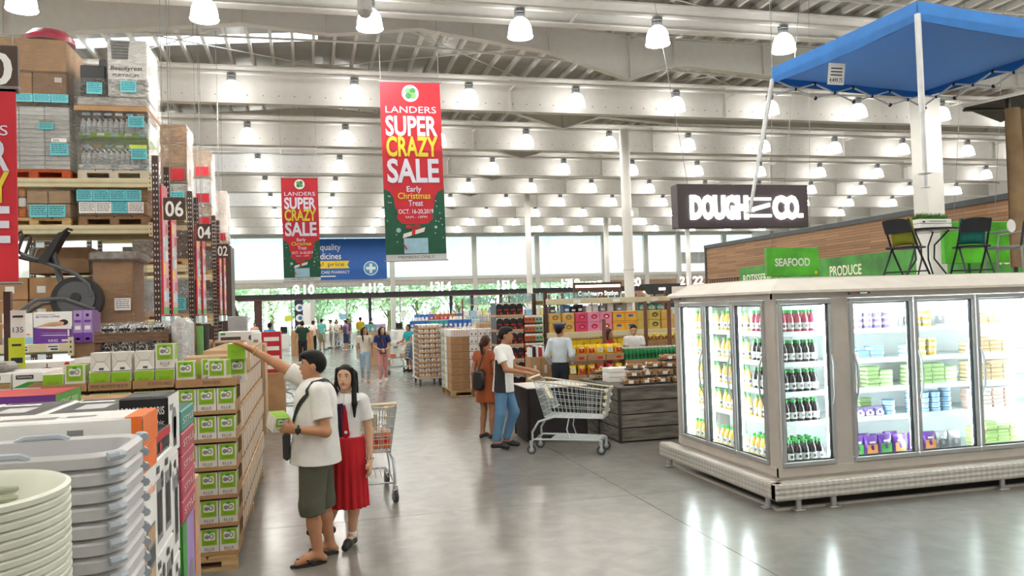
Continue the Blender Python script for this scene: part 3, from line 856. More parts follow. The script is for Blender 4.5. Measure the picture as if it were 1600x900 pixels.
m = MB(); m.tube([(-4.1, yE + 0.12, 2.05), (-3.75, yE + 0.12, 2.27), (-3.4, yE + 0.12, 2.3), (-3.0, yE + 0.12, 2.2)], 0.03, EG, 8); m.build('pedal_rail', t)
m = MB(); m.tube([(-3.4, yE, 2.3), (-3.48, yE, 2.62), (-3.58, yE, 3.05)], 0.045, EG, 8); m.build('mast', t)
m = MB(); m.prism([(-3.74, yE - 0.14, 2.86), (-3.46, yE - 0.14, 3.27), (-3.36, yE - 0.14, 3.3), (-3.42, yE - 0.14, 3.22), (-3.62, yE - 0.14, 2.82)], (0, 0.28, 0), EK); m.build('console', t)
m = MB(); m.tube([(-3.42, yE - 0.05, 3.28), (-3.34, yE - 0.1, 3.33), (-3.28, yE - 0.1, 3.31)], 0.02, EK, 6); m.build('console_rim', t)
for s_, dy in (('handlebar', -0.16), ('handlebar', 0.16)):
    m = MB(); m.tube([(-3.6, yE + dy * 0.4, 2.88), (-3.8, yE + dy, 2.88), (-4.0, yE + dy, 2.93), (-4.06, yE + dy, 3.05), (-4.02, yE + dy, 3.22), (-3.92, yE + dy, 3.29), (-3.9, yE + dy, 3.22), (-3.97, yE + dy, 3.0)], 0.022, EK, 8); m.build('handlebar', t)
for dy in (-0.1, 0.1):
    m = MB(); m.tube([(-3.66, yE + dy, 2.86), (-3.84, yE + dy, 2.9), (-3.8, yE + dy, 3.04), (-3.76, yE + dy, 3.07)], 0.018, ES, 6); m.build('grip', t)
m = MB(); m.cbox(-3.95, -3.0, yE - 0.1, yE + 0.1, 1.82, 1.9, EK, 0.02); m.cbox(-3.98, -3.9, yE - 0.2, yE + 0.2, 1.76, 1.84, EK, 0.02); m.cbox(-3.06, -2.98, yE - 0.2, yE + 0.2, 1.76, 1.84, EK, 0.02)
m.cbox(-3.6, -3.0, yE - 0.07, yE + 0.07, 1.9, 2.1, EK, 0.02); m.build('base_frame', t)
# --- display shelf in front with topper boxes
t = thing('display_shelf', 'cream shelf beam with two price tags below the purple topper boxes', 'shelf', (0, 0, 0))
m = MB(); m.cbox(-4.6, -3.26, 12.4, 12.46, 1.58, 1.70, RBEAM, 0.008); m.build('beam', t)
m = MB(); m.cbox(-4.6, -3.2, 12.46, 13.0, 1.66, 1.69, RBEAM, 0.006); m.build('deck', t)
m = MB(); m.box(-3.27, -3.2, 12.39, 12.46, 1.52, 1.78, RBEAM)
for q in range(3): m.rect(-3.245, 1.56 + q * 0.07, 0.02, 0.03, (0, 12.388, 0), X3, Z3, BROWNST)
m.build('end_plate', t)
for x in (-4.55, -3.23): MB().box(x - 0.04, x + 0.04, 12.5, 12.58, 0, 1.66, BROWNST).build('upright', t)
for x in (-3.92, -3.54):
    m = MB(); m.rect(x, 1.59, 0.16, 0.1, (0, 12.396, 0), X3, Z3, OFFW); m.rect(x + 0.02, 1.65, 0.12, 0.015, (0, 12.394, 0), X3, Z3, INK); m.rect(x + 0.05, 1.61, 0.09, 0.022, (0, 12.394, 0), X3, Z3, INK); m.build('price_tag', t)
def d_white(m, w_, d_, h_):
    F = ((0, -0.002, 0), X3, Z3); F2 = ((0, -0.004, 0), X3, Z3)
    m.rect(0, 0, w_, h_ * 0.22, *F, LBLUE); m.rrect(w_ * 0.1, h_ * 0.78, w_ * 0.3, h_ * 0.06, 0.01, *F, BLK)
    m.rect(w_ * 0.05, h_ * 0.22, w_ * 0.9, h_ * 0.1, *F, OFFW); m.rect(w_ * 0.3, h_ * 0.3, w_ * 0.6, h_ * 0.035, *F2, ORG); m.rect(w_ * 0.1, h_ * 0.45, w_ * 0.5, h_ * 0.04, *F, LBLUE)
    m.flat([(0, h_ * 0.5), (w_ * 0.12, h_ * 0.58), (0, h_ * 0.72)], *F, SKINP); m.rect(w_ * 0.5, h_ * 0.68, w_ * 0.3, h_ * 0.02, *F, GREY)
simple_box('topper_box', 'white and pale blue topper box left of the purple one on the cream shelf', 'box', -4.09, -3.715, 12.42, 12.9, 1.7, 2.13, WHT, 'boxed toppers on the cream shelf', deco=d_white)
def d_king(m, w_, d_, h_):
    F = ((0, -0.002, 0), X3, Z3); F2 = ((0, -0.004, 0), X3, Z3); F3 = ((0, -0.006, 0), X3, Z3)
    m.rect(0, 0, w_, h_ * 0.52, *F, PURP)
    m.flat([(0.02, h_ * 0.5), (w_ * 0.5, h_ * 0.57), (w_ * 0.98, h_ * 0.53), (w_ * 0.98, h_ * 0.44), (w_ * 0.4, h_ * 0.47)], *F2, WHT)
    m.flat([(0.03, h_ * 0.54), (w_ * 0.4, h_ * 0.66), (w_ * 0.62, h_ * 0.68), (w_ * 0.8, h_ * 0.6), (w_ * 0.6, h_ * 0.54)], *F2, SKINP)
    m.disc(w_ * 0.78, h_ * 0.66, w_ * 0.12, h_ * 0.09, *F2, M('print_hair', '#3a2a24', 0.5)); m.disc(w_ * 0.72, h_ * 0.63, w_ * 0.07, h_ * 0.06, *F3, SKINP)
    m.text('MATTRESS TOPPER', (0.03, -0.003, h_ * 0.82), X3, Z3, h_ * 0.05, PURP, width=w_ * 0.62, weight=0.01)
    m.rect(0.03, h_ * 0.9, w_ * 0.5, h_ * 0.02, *F, GREY)
    for k in range(3):
        m.flat([(w_ * 0.15, h_ * (0.4 - k * 0.07)), (w_ * 0.85, h_ * (0.38 - k * 0.07)), (w_ * 0.85, h_ * (0.4 - k * 0.07)), (w_ * 0.3, h_ * (0.415 - k * 0.07))], *F2, (RED, LPURP, WHT)[k]); m.disc(w_ * 0.9, h_ * (0.39 - k * 0.07), 0.014, 0.014, *F2, WHT)
    m.text('KING', (w_ * 0.38, -0.005, h_ * 0.05), X3, Z3, h_ * 0.08, WHT, width=w_ * 0.24)
    m.rect(w_ * 0.72, h_ * 0.05, w_ * 0.2, h_ * 0.07, *F2, OFFW)
simple_box('topper_box', 'white and purple mattress topper box with a sleeping figure and KING lettering', 'box', -3.705, -3.22, 12.42, 12.9, 1.7, 2.14, WHT, 'boxed toppers on the cream shelf', deco=d_king)
def d_lil(m, w_, d_, h_):
    F = ((0, -0.002, 0), X3, Z3)
    m.disc(w_ * 0.5, h_ * 0.85, 0.022, 0.022, *F, BLK); m.rect(w_ * 0.15, h_ * 0.62, w_ * 0.7, h_ * 0.08, *F, PURP); m.rect(w_ * 0.2, h_ * 0.4, w_ * 0.6, h_ * 0.12, *F, WHT); m.rect(0, 0, w_, h_ * 0.3, *F, PURP); m.rect(w_ * 0.3, h_ * 0.08, w_ * 0.4, h_ * 0.06, *F, WHT)
simple_box('topper_box', 'narrow lilac topper box, left of two beside the KING box', 'box', -3.21, -3.09, 12.42, 12.9, 1.7, 2.15, LPURP, 'boxed toppers on the cream shelf', deco=d_lil)
simple_box('topper_box', 'narrow lilac topper box, right of two beside the KING box', 'box', -3.085, -2.965, 12.42, 12.9, 1.7, 2.15, LPURP, 'boxed toppers on the cream shelf', deco=d_lil)
MB().box(-3.25, -2.9, 12.45, 12.95, 0, 1.7, CARDK).build('large_carton') and tag(bpy.data.objects['large_carton'], 'dark cardboard base under the narrow lilac boxes', 'carton')
# --- loads on the racks behind
def back_load(y, x0, x1, z0, z1, mat, label, red=False, blue=False, ph=0.12):
    t = load(label, x0, x1, y, y + 0.9, z0, PALW, ph)
    n = max(1, int(round((z1 - z0 - ph) / 0.42))); h = (z1 - z0 - ph) / n
    for k in range(n):
        for c in range(2):
            w_ = (x1 - x0) / 2
            MB().cbox(x0 + c * w_ + 0.005, x0 + (c + 1) * w_ - 0.005, y + 0.02, y + 0.86, z0 + ph + k * h + 0.004, z0 + ph + (k + 1) * h, mat, 0.01).build('carton', t)
    film_box(t, x0 - 0.01, x1 + 0.02, y, y + 0.92, z0 + ph, z1 + 0.02, FILM2, int(y * 7 + z0 * 13))
    m = MB()
    if red: m.rect(x1 - 0.34, z0 + ph + 0.05, 0.3, 0.22, (0, y - 0.02, 0), X3, Z3, RED)
    if blue: note(m, x1 - 0.36, z0 + ph + 0.06, 0.3, 0.24, (0, y - 0.02, 0), X3, Z3, NOTEB, int(z0 * 10))
    if red or blue: m.build('note', t)
    return t
DK = M('goods_dark', '#6b5b52', 0.6, var=0.2); PLST = M('goods_plastic', '#aab6bd', 0.3, var=0.2); WGD = M('goods_white', '#dcdcd8', 0.5, var=0.06)
back_load(16.62, -3.25, -2.25, 4.02, 4.6, WGD, 'cloudy wrapped pallet load with blue note, just above the 06 sign', blue=True)
back_load(16.62, -3.25, -2.25, 4.62, 5.75, CARD, 'tall brown cartons with a red square label, top of the rack behind 06', red=True, ph=0.0)
back_load(16.62, -3.25, -2.25, 3.02, 3.7, DK, 'dark wrapped goods on the upper level behind the 06 sign')
back_load(16.62, -3.25, -2.25, 1.97, 2.75, PLST, 'see-through plastic goods with blue note behind the 06 sign', blue=True)
back_load(16.62, -3.25, -2.25, 1.02, 1.75, WGD, 'white boxed goods with blue notes low on the rack behind 06', blue=True)
back_load(20.62, -3.25, -2.25, 4.02, 4.7, CARD, 'brown cartons with red label behind the 04 sign, upper level', red=True)
back_load(20.62, -3.25, -2.25, 4.72, 5.35, WGD, 'white cartons with red label near the top behind the 04 sign', red=True, ph=0.0)
back_load(20.62, -3.25, -2.25, 5.37, 6.05, CARD2, 'pale brown cartons with red label, topmost behind the 04 sign', red=True, ph=0.0)
back_load(20.62, -3.25, -2.25, 3.02, 3.6, DK, 'dark wrapped goods behind the 04 sign')
back_load(20.62, -3.25, -2.25, 1.97, 2.8, BLK, 'black goods behind the pink panels near the 04 sign')
back_load(24.4, -3.25, -2.25, 4.02, 5.6, CARD, 'brown wrapped cartons on the rack behind the 02 sign', red=True)
tag(MB().box(-5, -2.15, 24.3, 25.4, 0, 4.02, BROWNST).build('pallet_rack'), 'dark rack block behind the 02 sign', 'rack')
# --- aisle-end banners and number signs
def end_banner(y0, y1, z0, z1, label, x=-2.06):
    t = thing('aisle_banner', label, 'banner', (x, y0, z0), group='narrow red banners at the rack ends')
    w_ = y1 - y0; h_ = z1 - z0
    m = MB(); m.box(-0.012, 0.012, 0, w_, 0, h_, RED)
    O = ((0.014, 0, 0), Y3, Z3); O2 = ((0.016, 0, 0), Y3, Z3)
    m.rect(0.03, 0.12, w_ - 0.06, h_ * 0.78, *O, M('banner_pink', '#d9a3a4', 0.5)); 
    for k in range(7):
        m.rect(0.05, 0.2 + k * h_ * 0.105, (w_ - 0.1) * 0.45, h_ * 0.08, *O2, (OFFW, PINK, YEL, LBLUE)[k % 4]); m.rect(0.05 + (w_ - 0.1) * 0.5, 0.2 + k * h_ * 0.105, (w_ - 0.1) * 0.45, h_ * 0.08, *O2, (LBLUE, OFFW, PINK, RED)[(k * 3) % 4])
    m.rect(0.02, 0.02, w_ - 0.04, 0.1, *O, GRN2)
    P = ((0, -0.002, 0), X3, Z3)
    m.build('cloth', t)
    MB().tube([(0, -0.02, h_ + 0.01), (0, w_ + 0.02, h_ + 0.01)], 0.015, GREY, 6).build('rod', t)
    MB().tube([(0, w_ / 2, h_ + 0.02), (0, w_ / 2, roof_z(x) - z0)], 0.004, GREY, 4).build('hanging_wire', t)
    MB().cbox(-0.03, 0.03, 0.05, w_ - 0.05, -0.16, -0.02, M('holder_clear', '#cfe0e2', 0.2), 0.004).build('leaflet_holder', t)
end_banner(12.55, 13.05, 2.05, 3.95, 'narrow red banner hanging at the near rack end, front of the pair beside 06')
end_banner(13.35, 13.85, 2.05, 3.75, 'narrow red banner hanging at the near rack end, rear of the pair beside 06')
end_banner(16.2, 16.7, 2.05, 3.75, 'narrow red banner at the second rack end, front of the pair beside 04')
end_banner(17.05, 17.55, 2.05, 3.6, 'narrow red banner at the second rack end, rear of the pair beside 04')
end_banner(20.2, 20.7, 2.05, 3.6, 'narrow red banner at the third rack end, front of the pair beside 02')
end_banner(21.2, 21.7, 2.05, 3.5, 'narrow red banner at the third rack end, rear of the pair beside 02')
SIGNB = M('sign_brown', '#4a352c', 0.5)
def aisle_sign(txt, x0, y, z0, w_, h_, label):
    t = thing('aisle_sign', label, 'sign', (x0, y, z0), group='aisle number signs')
    MB().cbox(0, w_, 0, 0.05, 0, h_, SIGNB, 0.004).build('board', t)
    m = MB(); m.text(txt, (w_ / 2, -0.003, h_ * 0.16), X3, Z3, h_ * 0.68, WHT, width=w_ * 0.82, center=True, weight=0.02); m.build('number', t)
    for x in (w_ * 0.3, ): MB().tube([(x, 0.025, h_), (x, 0.025, roof_z(x0 + x) - z0)], 0.006, GREY, 4).build('hanger', t)
aisle_sign('06', -2.02, 12.5, 3.43, 0.30, 0.32, 'dark brown hanging sign with white number six')
aisle_sign('04', -2.02, 16.0, 3.43, 0.28, 0.32, 'dark brown hanging sign with white number four')
aisle_sign('02', -2.02, 19.4, 3.34, 0.26, 0.32, 'dark brown hanging sign with white number two')
aisle_sign('10', -2.95, 8.0, 4.06, 0.47, 0.42, 'dark brown hanging sign cut by the left edge, ending in 0')
# ------------------------------------------------------------------ green boxed kitchenware along the aisle
def green_box_mesh(w_, d_, h_, face='full'):
    m = MB(); m.cbox(0, w_, 0, d_, 0, h_, OFFW, 0.003)
    F = ((0, -0.0015, 0), X3, Z3); F2 = ((0, -0.003, 0), X3, Z3); F3 = ((0, -0.0045, 0), X3, Z3)
    if face == 'full':
        m.rect(w_ * 0.1, h_ * 0.36, w_ * 0.8, h_ * 0.62, *F, GRN)
        m.rrect(w_ * 0.22, h_ * 0.56, w_ * 0.58, h_ * 0.30, h_ * 0.06, *F2, WHT)
        m.disc(w_ * 0.38, h_ * 0.70, w_ * 0.13, h_ * 0.085, *F3, GREY); m.disc(w_ * 0.62, h_ * 0.72, w_ * 0.12, h_ * 0.1, *F3, DGREY)
        m.disc(w_ * 0.62, h_ * 0.72, w_ * 0.085, h_ * 0.072, (0, -0.0055, 0), X3, Z3, OFFW); m.disc(w_ * 0.5, h_ * 0.88, w_ * 0.12, h_ * 0.05, *F3, GRN2)
        for k in range(3): m.rect(w_ * 0.25, h_ * (0.5 - 0.035 * k), w_ * 0.5, h_ * 0.012, *F2, M('print_green_dark', '#6d9a1c', 0.5))
        m.text('ELLE', (w_ * 0.5, -0.003, h_ * 0.16), X3, Z3, h_ * 0.1, DGREY, width=w_ * 0.5, center=True); m.rect(w_ * 0.36, h_ * 0.09, w_ * 0.28, h_ * 0.02, *F, GREY)
        S = ((w_ + 0.0015, 0, 0), Y3, Z3)
        m.rect(d_ * 0.1, h_ * 0.36, d_ * 0.8, h_ * 0.62, *S, GRN)
        m.rect(w_ * 0.02, d_ * 0.02, w_ * 0.96, d_ * 0.96, (0, 0, h_ + 0.0012), X3, Y3, GRN)
    elif face == 'top':           # green lid side towards the aisle
        m.rect(0.002, 0.002, w_ - 0.004, h_ - 0.004, *F, GRN); m.text('ELLE', (w_ * 0.5, -0.003, h_ * 0.42), X3, Z3, h_ * 0.16, M('print_green_dark', '#6d9a1c', 0.5), width=w_ * 0.5, center=True)
        m.rect(w_ * 0.34, h_ * 0.3, w_ * 0.3, h_ * 0.025, *F2, M('print_green_dark', '#6d9a1c', 0.5))
    else:                         # white folded base
        m.flat([(0.004, 0.004), (w_ * 0.3, h_ * 0.45), (w_ * 0.7, h_ * 0.45), (w_ - 0.004, 0.004), (w_ - 0.003, 0.002), (0.003, 0.002)], *F, WHT)
        for a, b in (((0, 0), (0.3, 0.5)), ((1, 0), (0.7, 0.5)), ((0, 1), (0.3, 0.5)), ((1, 1), (0.7, 0.5)), ((0.3, 0.5), (0.7, 0.5))):
            ax, az, bx, bz = a[0] * w_, a[1] * h_, b[0] * w_, b[1] * h_
            m.flat([(ax, az), (bx, bz), (bx, bz + 0.0035), (ax, az + 0.0035)], *F2, GREY)
        m.rect(w_ * 0.42, h_ * 0.06, w_ * 0.24, h_ * 0.12, *F2, DGREY)
    return m.mesh('kitchenware_box')
GB = green_box_mesh(0.142, 0.13, 0.195); GBT = green_box_mesh(0.142, 0.19, 0.13, 'top'); GBW = green_box_mesh(0.142, 0.13, 0.145, 'base')
def gbox(me, x, y, z, label, rz=0.0, group='green boxed kitchenware by the aisle'):
    o = ob('kitchenware_box', me, None, (x, y, z), rz); return tag(o, label, 'box', group)
PIT = 0.222
XG = -1.035
# pallet below
t = thing('pallet', 'low wooden pallet under the tall green box stack beside the aisle', 'pallet'); pallet(t, -1.95, -0.6, 6.78, 10.6, 0.0, 0.115)
tray_m = MB(); tray_m.box(0, 0.45, 0, 0.40, 0, 0.008, CARDK); tray_m.box(0, 0.45, -0.006, 0, 0, 0.03, CARD); tray_m.box(0.444, 0.45, 0, 0.4, 0, 0.10, CARD); tray_m.box(0, 0.006, 0, 0.4, 0, 0.10, CARD); tray_m.box(0, 0.45, 0.394, 0.4, 0, 0.2, CARD)
tray_me = tray_m.mesh('display_carton')
toptray = MB(); toptray.box(0, 0.455, 0, 0.4, 0, 0.008, CARDK); toptray.box(0, 0.455, -0.006, 0, 0, 0.062, CARD); toptray.box(0.449, 0.455, 0, 0.4, 0, 0.062, CARD); toptray.box(0, 0.006, 0, 0.4, 0, 0.062, CARD); toptray.box(0, 0.455, 0.394, 0.4, 0, 0.062, CARD)
for k in range(6):
    z = 0.118 + k * PIT
    tag(ob('display_carton', tray_me, None, (XG, 6.80, z)), 'open brown display carton in the front aisle stack, %s layer up' % ORD[k], 'carton', 'open display cartons of green boxes')
    for c in range(3):
        gbox(GB, XG + 0.008 + c * 0.147, 6.806, z + 0.01, 'green and white kitchenware box, %s layer up, %s from left in the front stack' % (ORD[k], ORD[c]))
ZTOP = 0.118 + 6 * PIT
tag(toptray.text('EURO-WARE', (0.33, -0.008, 0.045), NX3, (0, 0, -1), 0.025, DGREY, width=0.13).build('display_carton', None, (XG, 6.80, ZTOP)), 'top open carton printed EURO-WARE upside down', 'carton', 'open display cartons of green boxes')
gbox(GB, XG + 0.0, 6.83, ZTOP + 0.01, 'green kitchenware box leaning in the EURO-WARE carton, left one', 0.05)
gbox(GB, XG + 0.235, 6.85, ZTOP + 0.01, 'green kitchenware box turned askew in the EURO-WARE carton, right one', -0.22)
gbox(GB, XG + 0.165, 7.02, ZTOP + 0.01, 'green kitchenware box at the back of the EURO-WARE carton', 0.1)
# side view of the closed cartons further along the aisle
cc_ = MB(); cc_.cbox(0, 0.44, 0, 0.40, 0, PIT - 0.006, CARD2, 0.004)  # brown is cardboard and also paints the shadows between the white edges
for a, w_ in ((0.045, 0.07), (0.26, 0.1)): cc_.rect(a, 0.025, w_, PIT - 0.05, (0.4411, 0, 0), Y3, Z3, OFFW)
for a in (0.02, 0.37): cc_.rect(a, 0.004, 0.018, PIT - 0.014, (0.4415, 0, 0), Y3, Z3, CARD)
cc_.rect(0.0, 0.0, 0.40, 0.02, (0.4412, 0, 0), Y3, Z3, CARDK); cc_.rect(0.12, 0.07, 0.13, 0.09, (0.4415, 0, 0), Y3, Z3, CARD2)
for a in (0.05, 0.24): cc_.rect(a, 0.03, 0.14, 0.14, (0, -0.0015, 0), X3, Z3, GRN)
cc_me = cc_.mesh('carton')
for j in range(1, 9):
    for k in range(7 if j not in (2, 3) else 6):
        tag(ob('carton', cc_me, None, (XG + 0.006 * ((j * 5 + k * 3) % 5 - 2), 6.80 + j * 0.42, 0.118 + k * PIT)), 'closed white and brown carton, %s layer up, %s back along the aisle stack' % (ORD[k], ORD[j - 1]), 'carton', 'closed cartons along the aisle')
# loose green boxes on top behind the first carton
ZC = 0.118 + 6 * PIT
n_ = 0
for (x, y, z, r) in ((-1.02, 7.28, 0, 0.0), (-0.87, 7.30, 0, 0.05), (-0.735, 7.27, 0, -0.1), (-1.02, 7.5, 0, 0.1), (-0.86, 7.52, 0, 0.0), (-0.73, 7.62, 0, 0.15), (-1.0, 7.75, 0, 0.0), (-0.84, 7.8, 0, 0.1)):
    gbox(GB if n_ % 3 else GBT, x, y, ZC + z, 'loose green kitchenware box on top of the aisle stack, %s from the front' % ORD[n_], r); n_ += 1
gbox(GBT, -0.665, 7.02, ZC + 0.195, 'green box touched by the raised hand of the man in white', 0.0)
gbox(GB, -0.665, 7.06, ZC, 'green box standing under the one the raised hand touches', 0.05)
# trays to the left
for i, (x0, w_) in enumerate(((-1.985, 0.315), (-1.66, 0.305), (-1.345, 0.30))):
    tt = MB(); tt.box(0, w_, 0, 0.4, 0, 0.008, CARDK); tt.box(0, w_, -0.006, 0, 0, 0.062, CARD); tt.box(w_ - 0.006, w_, 0, 0.4, 0, 0.062, CARD); tt.box(0, 0.006, 0, 0.4, 0, 0.062, CARD); tt.box(0, w_, 0.394, 0.4, 0, 0.062, CARD)
    if i == 1: tt.text('MEAS :40.5*27.5*18.2CM', (0.02, -0.008, 0.02), X3, Z3, 0.024, DGREY, width=0.26)
    else: tt.text('ITEM: ELG 0122', (0.28, -0.008, 0.045), NX3, (0, 0, -1), 0.022, DGREY, width=0.17)
    tag(tt.build('display_carton', None, (x0, 6.80, ZTOP + 0.01)), ('open carton at the left end of the green row', 'open carton printed with measurements in the green row', 'open carton third from left in the green row')[i], 'carton', 'open display cartons of green boxes')
    for c in range(2):
        gbox(GB if (i == 0 and c == 1) else GBT, x0 + 0.01 + c * 0.15, 6.81, ZTOP + 0.02, 'green box lying in the %s carton of the left row, %s one' % (ORD[i], ('left', 'right')[c]))
        if i > 0:
            gbox(GB if (i == 2 and c == 1) else GBW, x0 + 0.01 + c * 0.15, 6.84, ZTOP + 0.155, ('upright green box' if (i == 2 and c == 1) else 'white folded-bottom box') + ' stacked above the %s carton of the left row, %s one' % (ORD[i], ('left', 'right')[c]))
        for k in (5, 4):
            gbox(GB, x0 + 0.008 + c * 0.15, 6.806, 0.118 + k * PIT + 0.012, 'green box in the layer below the %s carton of the left row, %s one, %s' % (ORD[i], ('left', 'right')[c], ('upper', 'lower')[5 - k]))
    for k in range(6):
        tag(MB().cbox(0, w_, 0.14, 0.4, 0, PIT - 0.004, CARD, 0.004).box(0, w_, 0, 0.14, 0, 0.008, CARDK).build('carton', None, (x0, 6.80, 0.118 + k * PIT + (0.004 if k > 3 else 0))), 'brown carton under the %s left tray, %s layer up' % (ORD[i], ORD[k]), 'carton', 'brown cartons under the left trays')
for i in range(2):
    tag(MB().cbox(0, 0.46, 0, 3.0, 0, 1.28, CARD, 0.01).build('carton', None, (-1.98 + i * 0.465, 7.24, 0.118)), ('left', 'right')[i] + ' long brown carton block behind the green boxes', 'carton')
gbox(GB, -1.05, 7.0, ZTOP + 0.155 - 0.155, 'green box at the joint of the left row and the EURO-WARE carton', 0.0) if False else None
# ------------------------------------------------------------------ shelves of boxes on the far left
def d_chand(m, w_, d_, h_):
    F = ((0, -0.002, 0), X3, Z3)
    for a in (0.25, 0.72): m.disc(w_ * a, h_ * 0.5, w_ * 0.12, h_ * 0.2, *F, DGREY); m.rect(w_ * a - 0.005, h_ * 0.5, 0.01, h_ * 0.4, *F, DGREY); m.disc(w_ * a, h_ * 0.38, w_ * 0.05, h_ * 0.1, *F, RED)
    for k in range(5): m.flat([(0.0, h_ * k / 5), (0.05, h_ * k / 5), (0.03, h_ * (k + 1) / 5 - 0.01), (0, h_ * (k + 1) / 5 - 0.01)], *F, RED)
    for k in range(5): m.flat([(w_ - 0.05, h_ * k / 5), (w_, h_ * k / 5), (w_, h_ * (k + 1) / 5 - 0.01), (w_ - 0.03, h_ * (k + 1) / 5 - 0.01)], *F, RED)
simple_box('gift_box', 'long white box with red striped corners and dark lamp drawings at left', 'box', -2.95, -2.26, 8.6, 9.1, 1.44, 1.62, WHT, deco=d_chand)
def d_win(m, w_, d_, h_): m.rect(w_ * 0.25, h_ * 0.35, w_ * 0.5, h_ * 0.4, (0, -0.002, 0), X3, Z3, GREY); m.rect(w_ * 0.2, h_ * 0.15, w_ * 0.6, h_ * 0.06, (0, -0.002, 0), X3, Z3, LPURP)
for k in range(3): simple_box('gift_box', 'small white box with grey window, %s of three beside the red striped box' % ORD[k], 'box', -2.22 + k * 0.2, -2.03 + k * 0.2, 8.6, 9.0, 1.44, 1.64, WHT, 'small white window boxes', deco=d_win)
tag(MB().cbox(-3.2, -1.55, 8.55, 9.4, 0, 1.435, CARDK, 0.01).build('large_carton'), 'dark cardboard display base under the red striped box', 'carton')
def d_tram(m, w_, d_, h_):
    F = ((0, -0.002, 0), X3, Z3); F2 = ((0, -0.004, 0), X3, Z3)
    m.rect(w_ * 0.12, h_ * 0.8, w_ * 0.56, h_ * 0.12, *F, BLK); m.text('TRAMONTINA', (w_ * 0.15, -0.005, h_ * 0.83), X3, Z3, h_ * 0.06, WHT, width=w_ * 0.5)
    m.flat([(0, h_ * 0.55), (w_ * 0.5, h_ * 0.72), (w_, h_ * 0.72), (w_, h_ * 0.55)], *F, GRN2); m.flat([(w_ * 0.4, h_ * 0.55), (w_ * 0.75, h_ * 0.7), (w_, h_ * 0.68), (w_, h_ * 0.55)], *F2, CARD)
    m.rect(w_ * 0.4, h_ * 0.1, w_ * 0.45, h_ * 0.38, *F, DGREY); m.rect(w_ * 0.12, h_ * 0.1, w_ * 0.2, h_ * 0.38, *F, GREY)
for k in range(3): simple_box('cookware_box', 'white cookware box with black label and green stripe, %s of three at the left edge' % ORD[k], 'box', -2.66 + k * 0.225, -2.445 + k * 0.225, 6.9, 7.4, 1.36, 1.62, WHT, 'white cookware boxes', deco=d_tram)
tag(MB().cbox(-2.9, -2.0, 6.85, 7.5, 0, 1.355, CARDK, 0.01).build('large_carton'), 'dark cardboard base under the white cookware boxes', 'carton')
tag(MB().cbox(-2.6, -2.25, 6.95, 7.2, 1.622, 1.7, M('wrap_grey', '#8a8680', 0.3, var=0.2, scale=12), 0.03).build('plastic_parcel'), 'grey plastic wrapped parcel lying on the white cookware boxes', 'parcel')
# --- crate of patterned bedding in clear bags
t = thing('wooden_crate', 'dark brown wooden crate holding bagged black and white bedding', 'crate', (0, 0, 0))
WOODD = M('crate_wood_dark', '#6d5543', 0.75, var=0.2, scale=4, stretch=(1.5, 10, 10))
for x in (-2.6, -1.82): MB().box(x, x + 0.07, 10.98, 11.05, 0, 1.86, WOODD).build('post', t)
for z in (1.72, 1.5, 1.28, 1.06, 0.84): MB().cbox(-2.6, -1.75, 10.95, 10.98, z, z + (0.12 if z == 1.72 else 0.1), WOODD, 0.004).build('plank', t)
MB().box(-2.6, -1.75, 11.0, 11.9, 0.8, 0.83, WOODD).build('bottom_board', t)
for x in (-2.6, -1.78): MB().box(x, x + 0.03, 11.05, 11.9, 0.8, 1.8, WOODD).build('side_board', t)
def pattern_mat():
    m = bpy.data.materials.new('bedding_pattern'); m.use_nodes = True; nt = m.node_tree; N = nt.nodes; L = nt.links; b = N['Principled BSDF']
    tc = N.new('ShaderNodeTexCoord'); v = N.new('ShaderNodeTexNoise'); v.inputs['Scale'].default_value = 17; v.inputs['Distortion'].default_value = 2.5
    r = N.new('ShaderNodeValToRGB'); r.color_ramp.interpolation = 'CONSTANT'; r.color_ramp.elements[0].color = (0.02, 0.02, 0.025, 1); r.color_ramp.elements[1].position = 0.5; r.color_ramp.elements[1].color = (0.75, 0.75, 0.75, 1)
    L.new(tc.outputs['Object'], v.inputs['Vector']); L.new(v.outputs['Fac'], r.inputs[0]); L.new(r.outputs[0], b.inputs['Base Color']); b.inputs['Roughness'].default_value = 0.35; return m
PATT = pattern_mat(); CLRB = film('clear_bag', 0.3)
for k in range(4):
    t = thing('bedding_bag', 'bagged black and white patterned bedding, %s from left in the brown crate' % ORD[k], 'bedding', (-2.56 + k * 0.2, 11.1, 0.84), group='bagged bedding in the brown crate')
    MB().cbox(0, 0.18, 0, 0.6, 0, 1.08 + 0.02 * (k % 2), PATT, 0.04, True).build('bedding', t)
    m = MB(); m.cbox(-0.006, 0.19, -0.02, 0.62, 0.7, 1.13, CLRB, 0.03, True); m.build('clear_bag', t)
    MB().box(0.02, 0.16, -0.025, -0.02, 1.02, 1.05, BLK).build('zip_band', t)
t = thing('bedding_bag', 'bulging clear bag of pale bedding at the right end of the crate', 'bedding', (-1.72, 11.0, 0.9))
MB().cbox(0, 0.2, 0, 0.7, 0, 1.1, M('bedding_pale', '#d4d6d5', 0.35, var=0.1, scale=9), 0.07, True).build('bedding', t); MB().cbox(-0.01, 0.21, -0.02, 0.72, 0, 1.12, CLRB, 0.07, True).build('clear_bag', t)
tag(MB().cbox(-1.75, -1.45, 11.0, 11.8, 0, 0.89, CARDK, 0.01).build('large_carton'), 'brown carton under the pale bedding bag', 'carton')
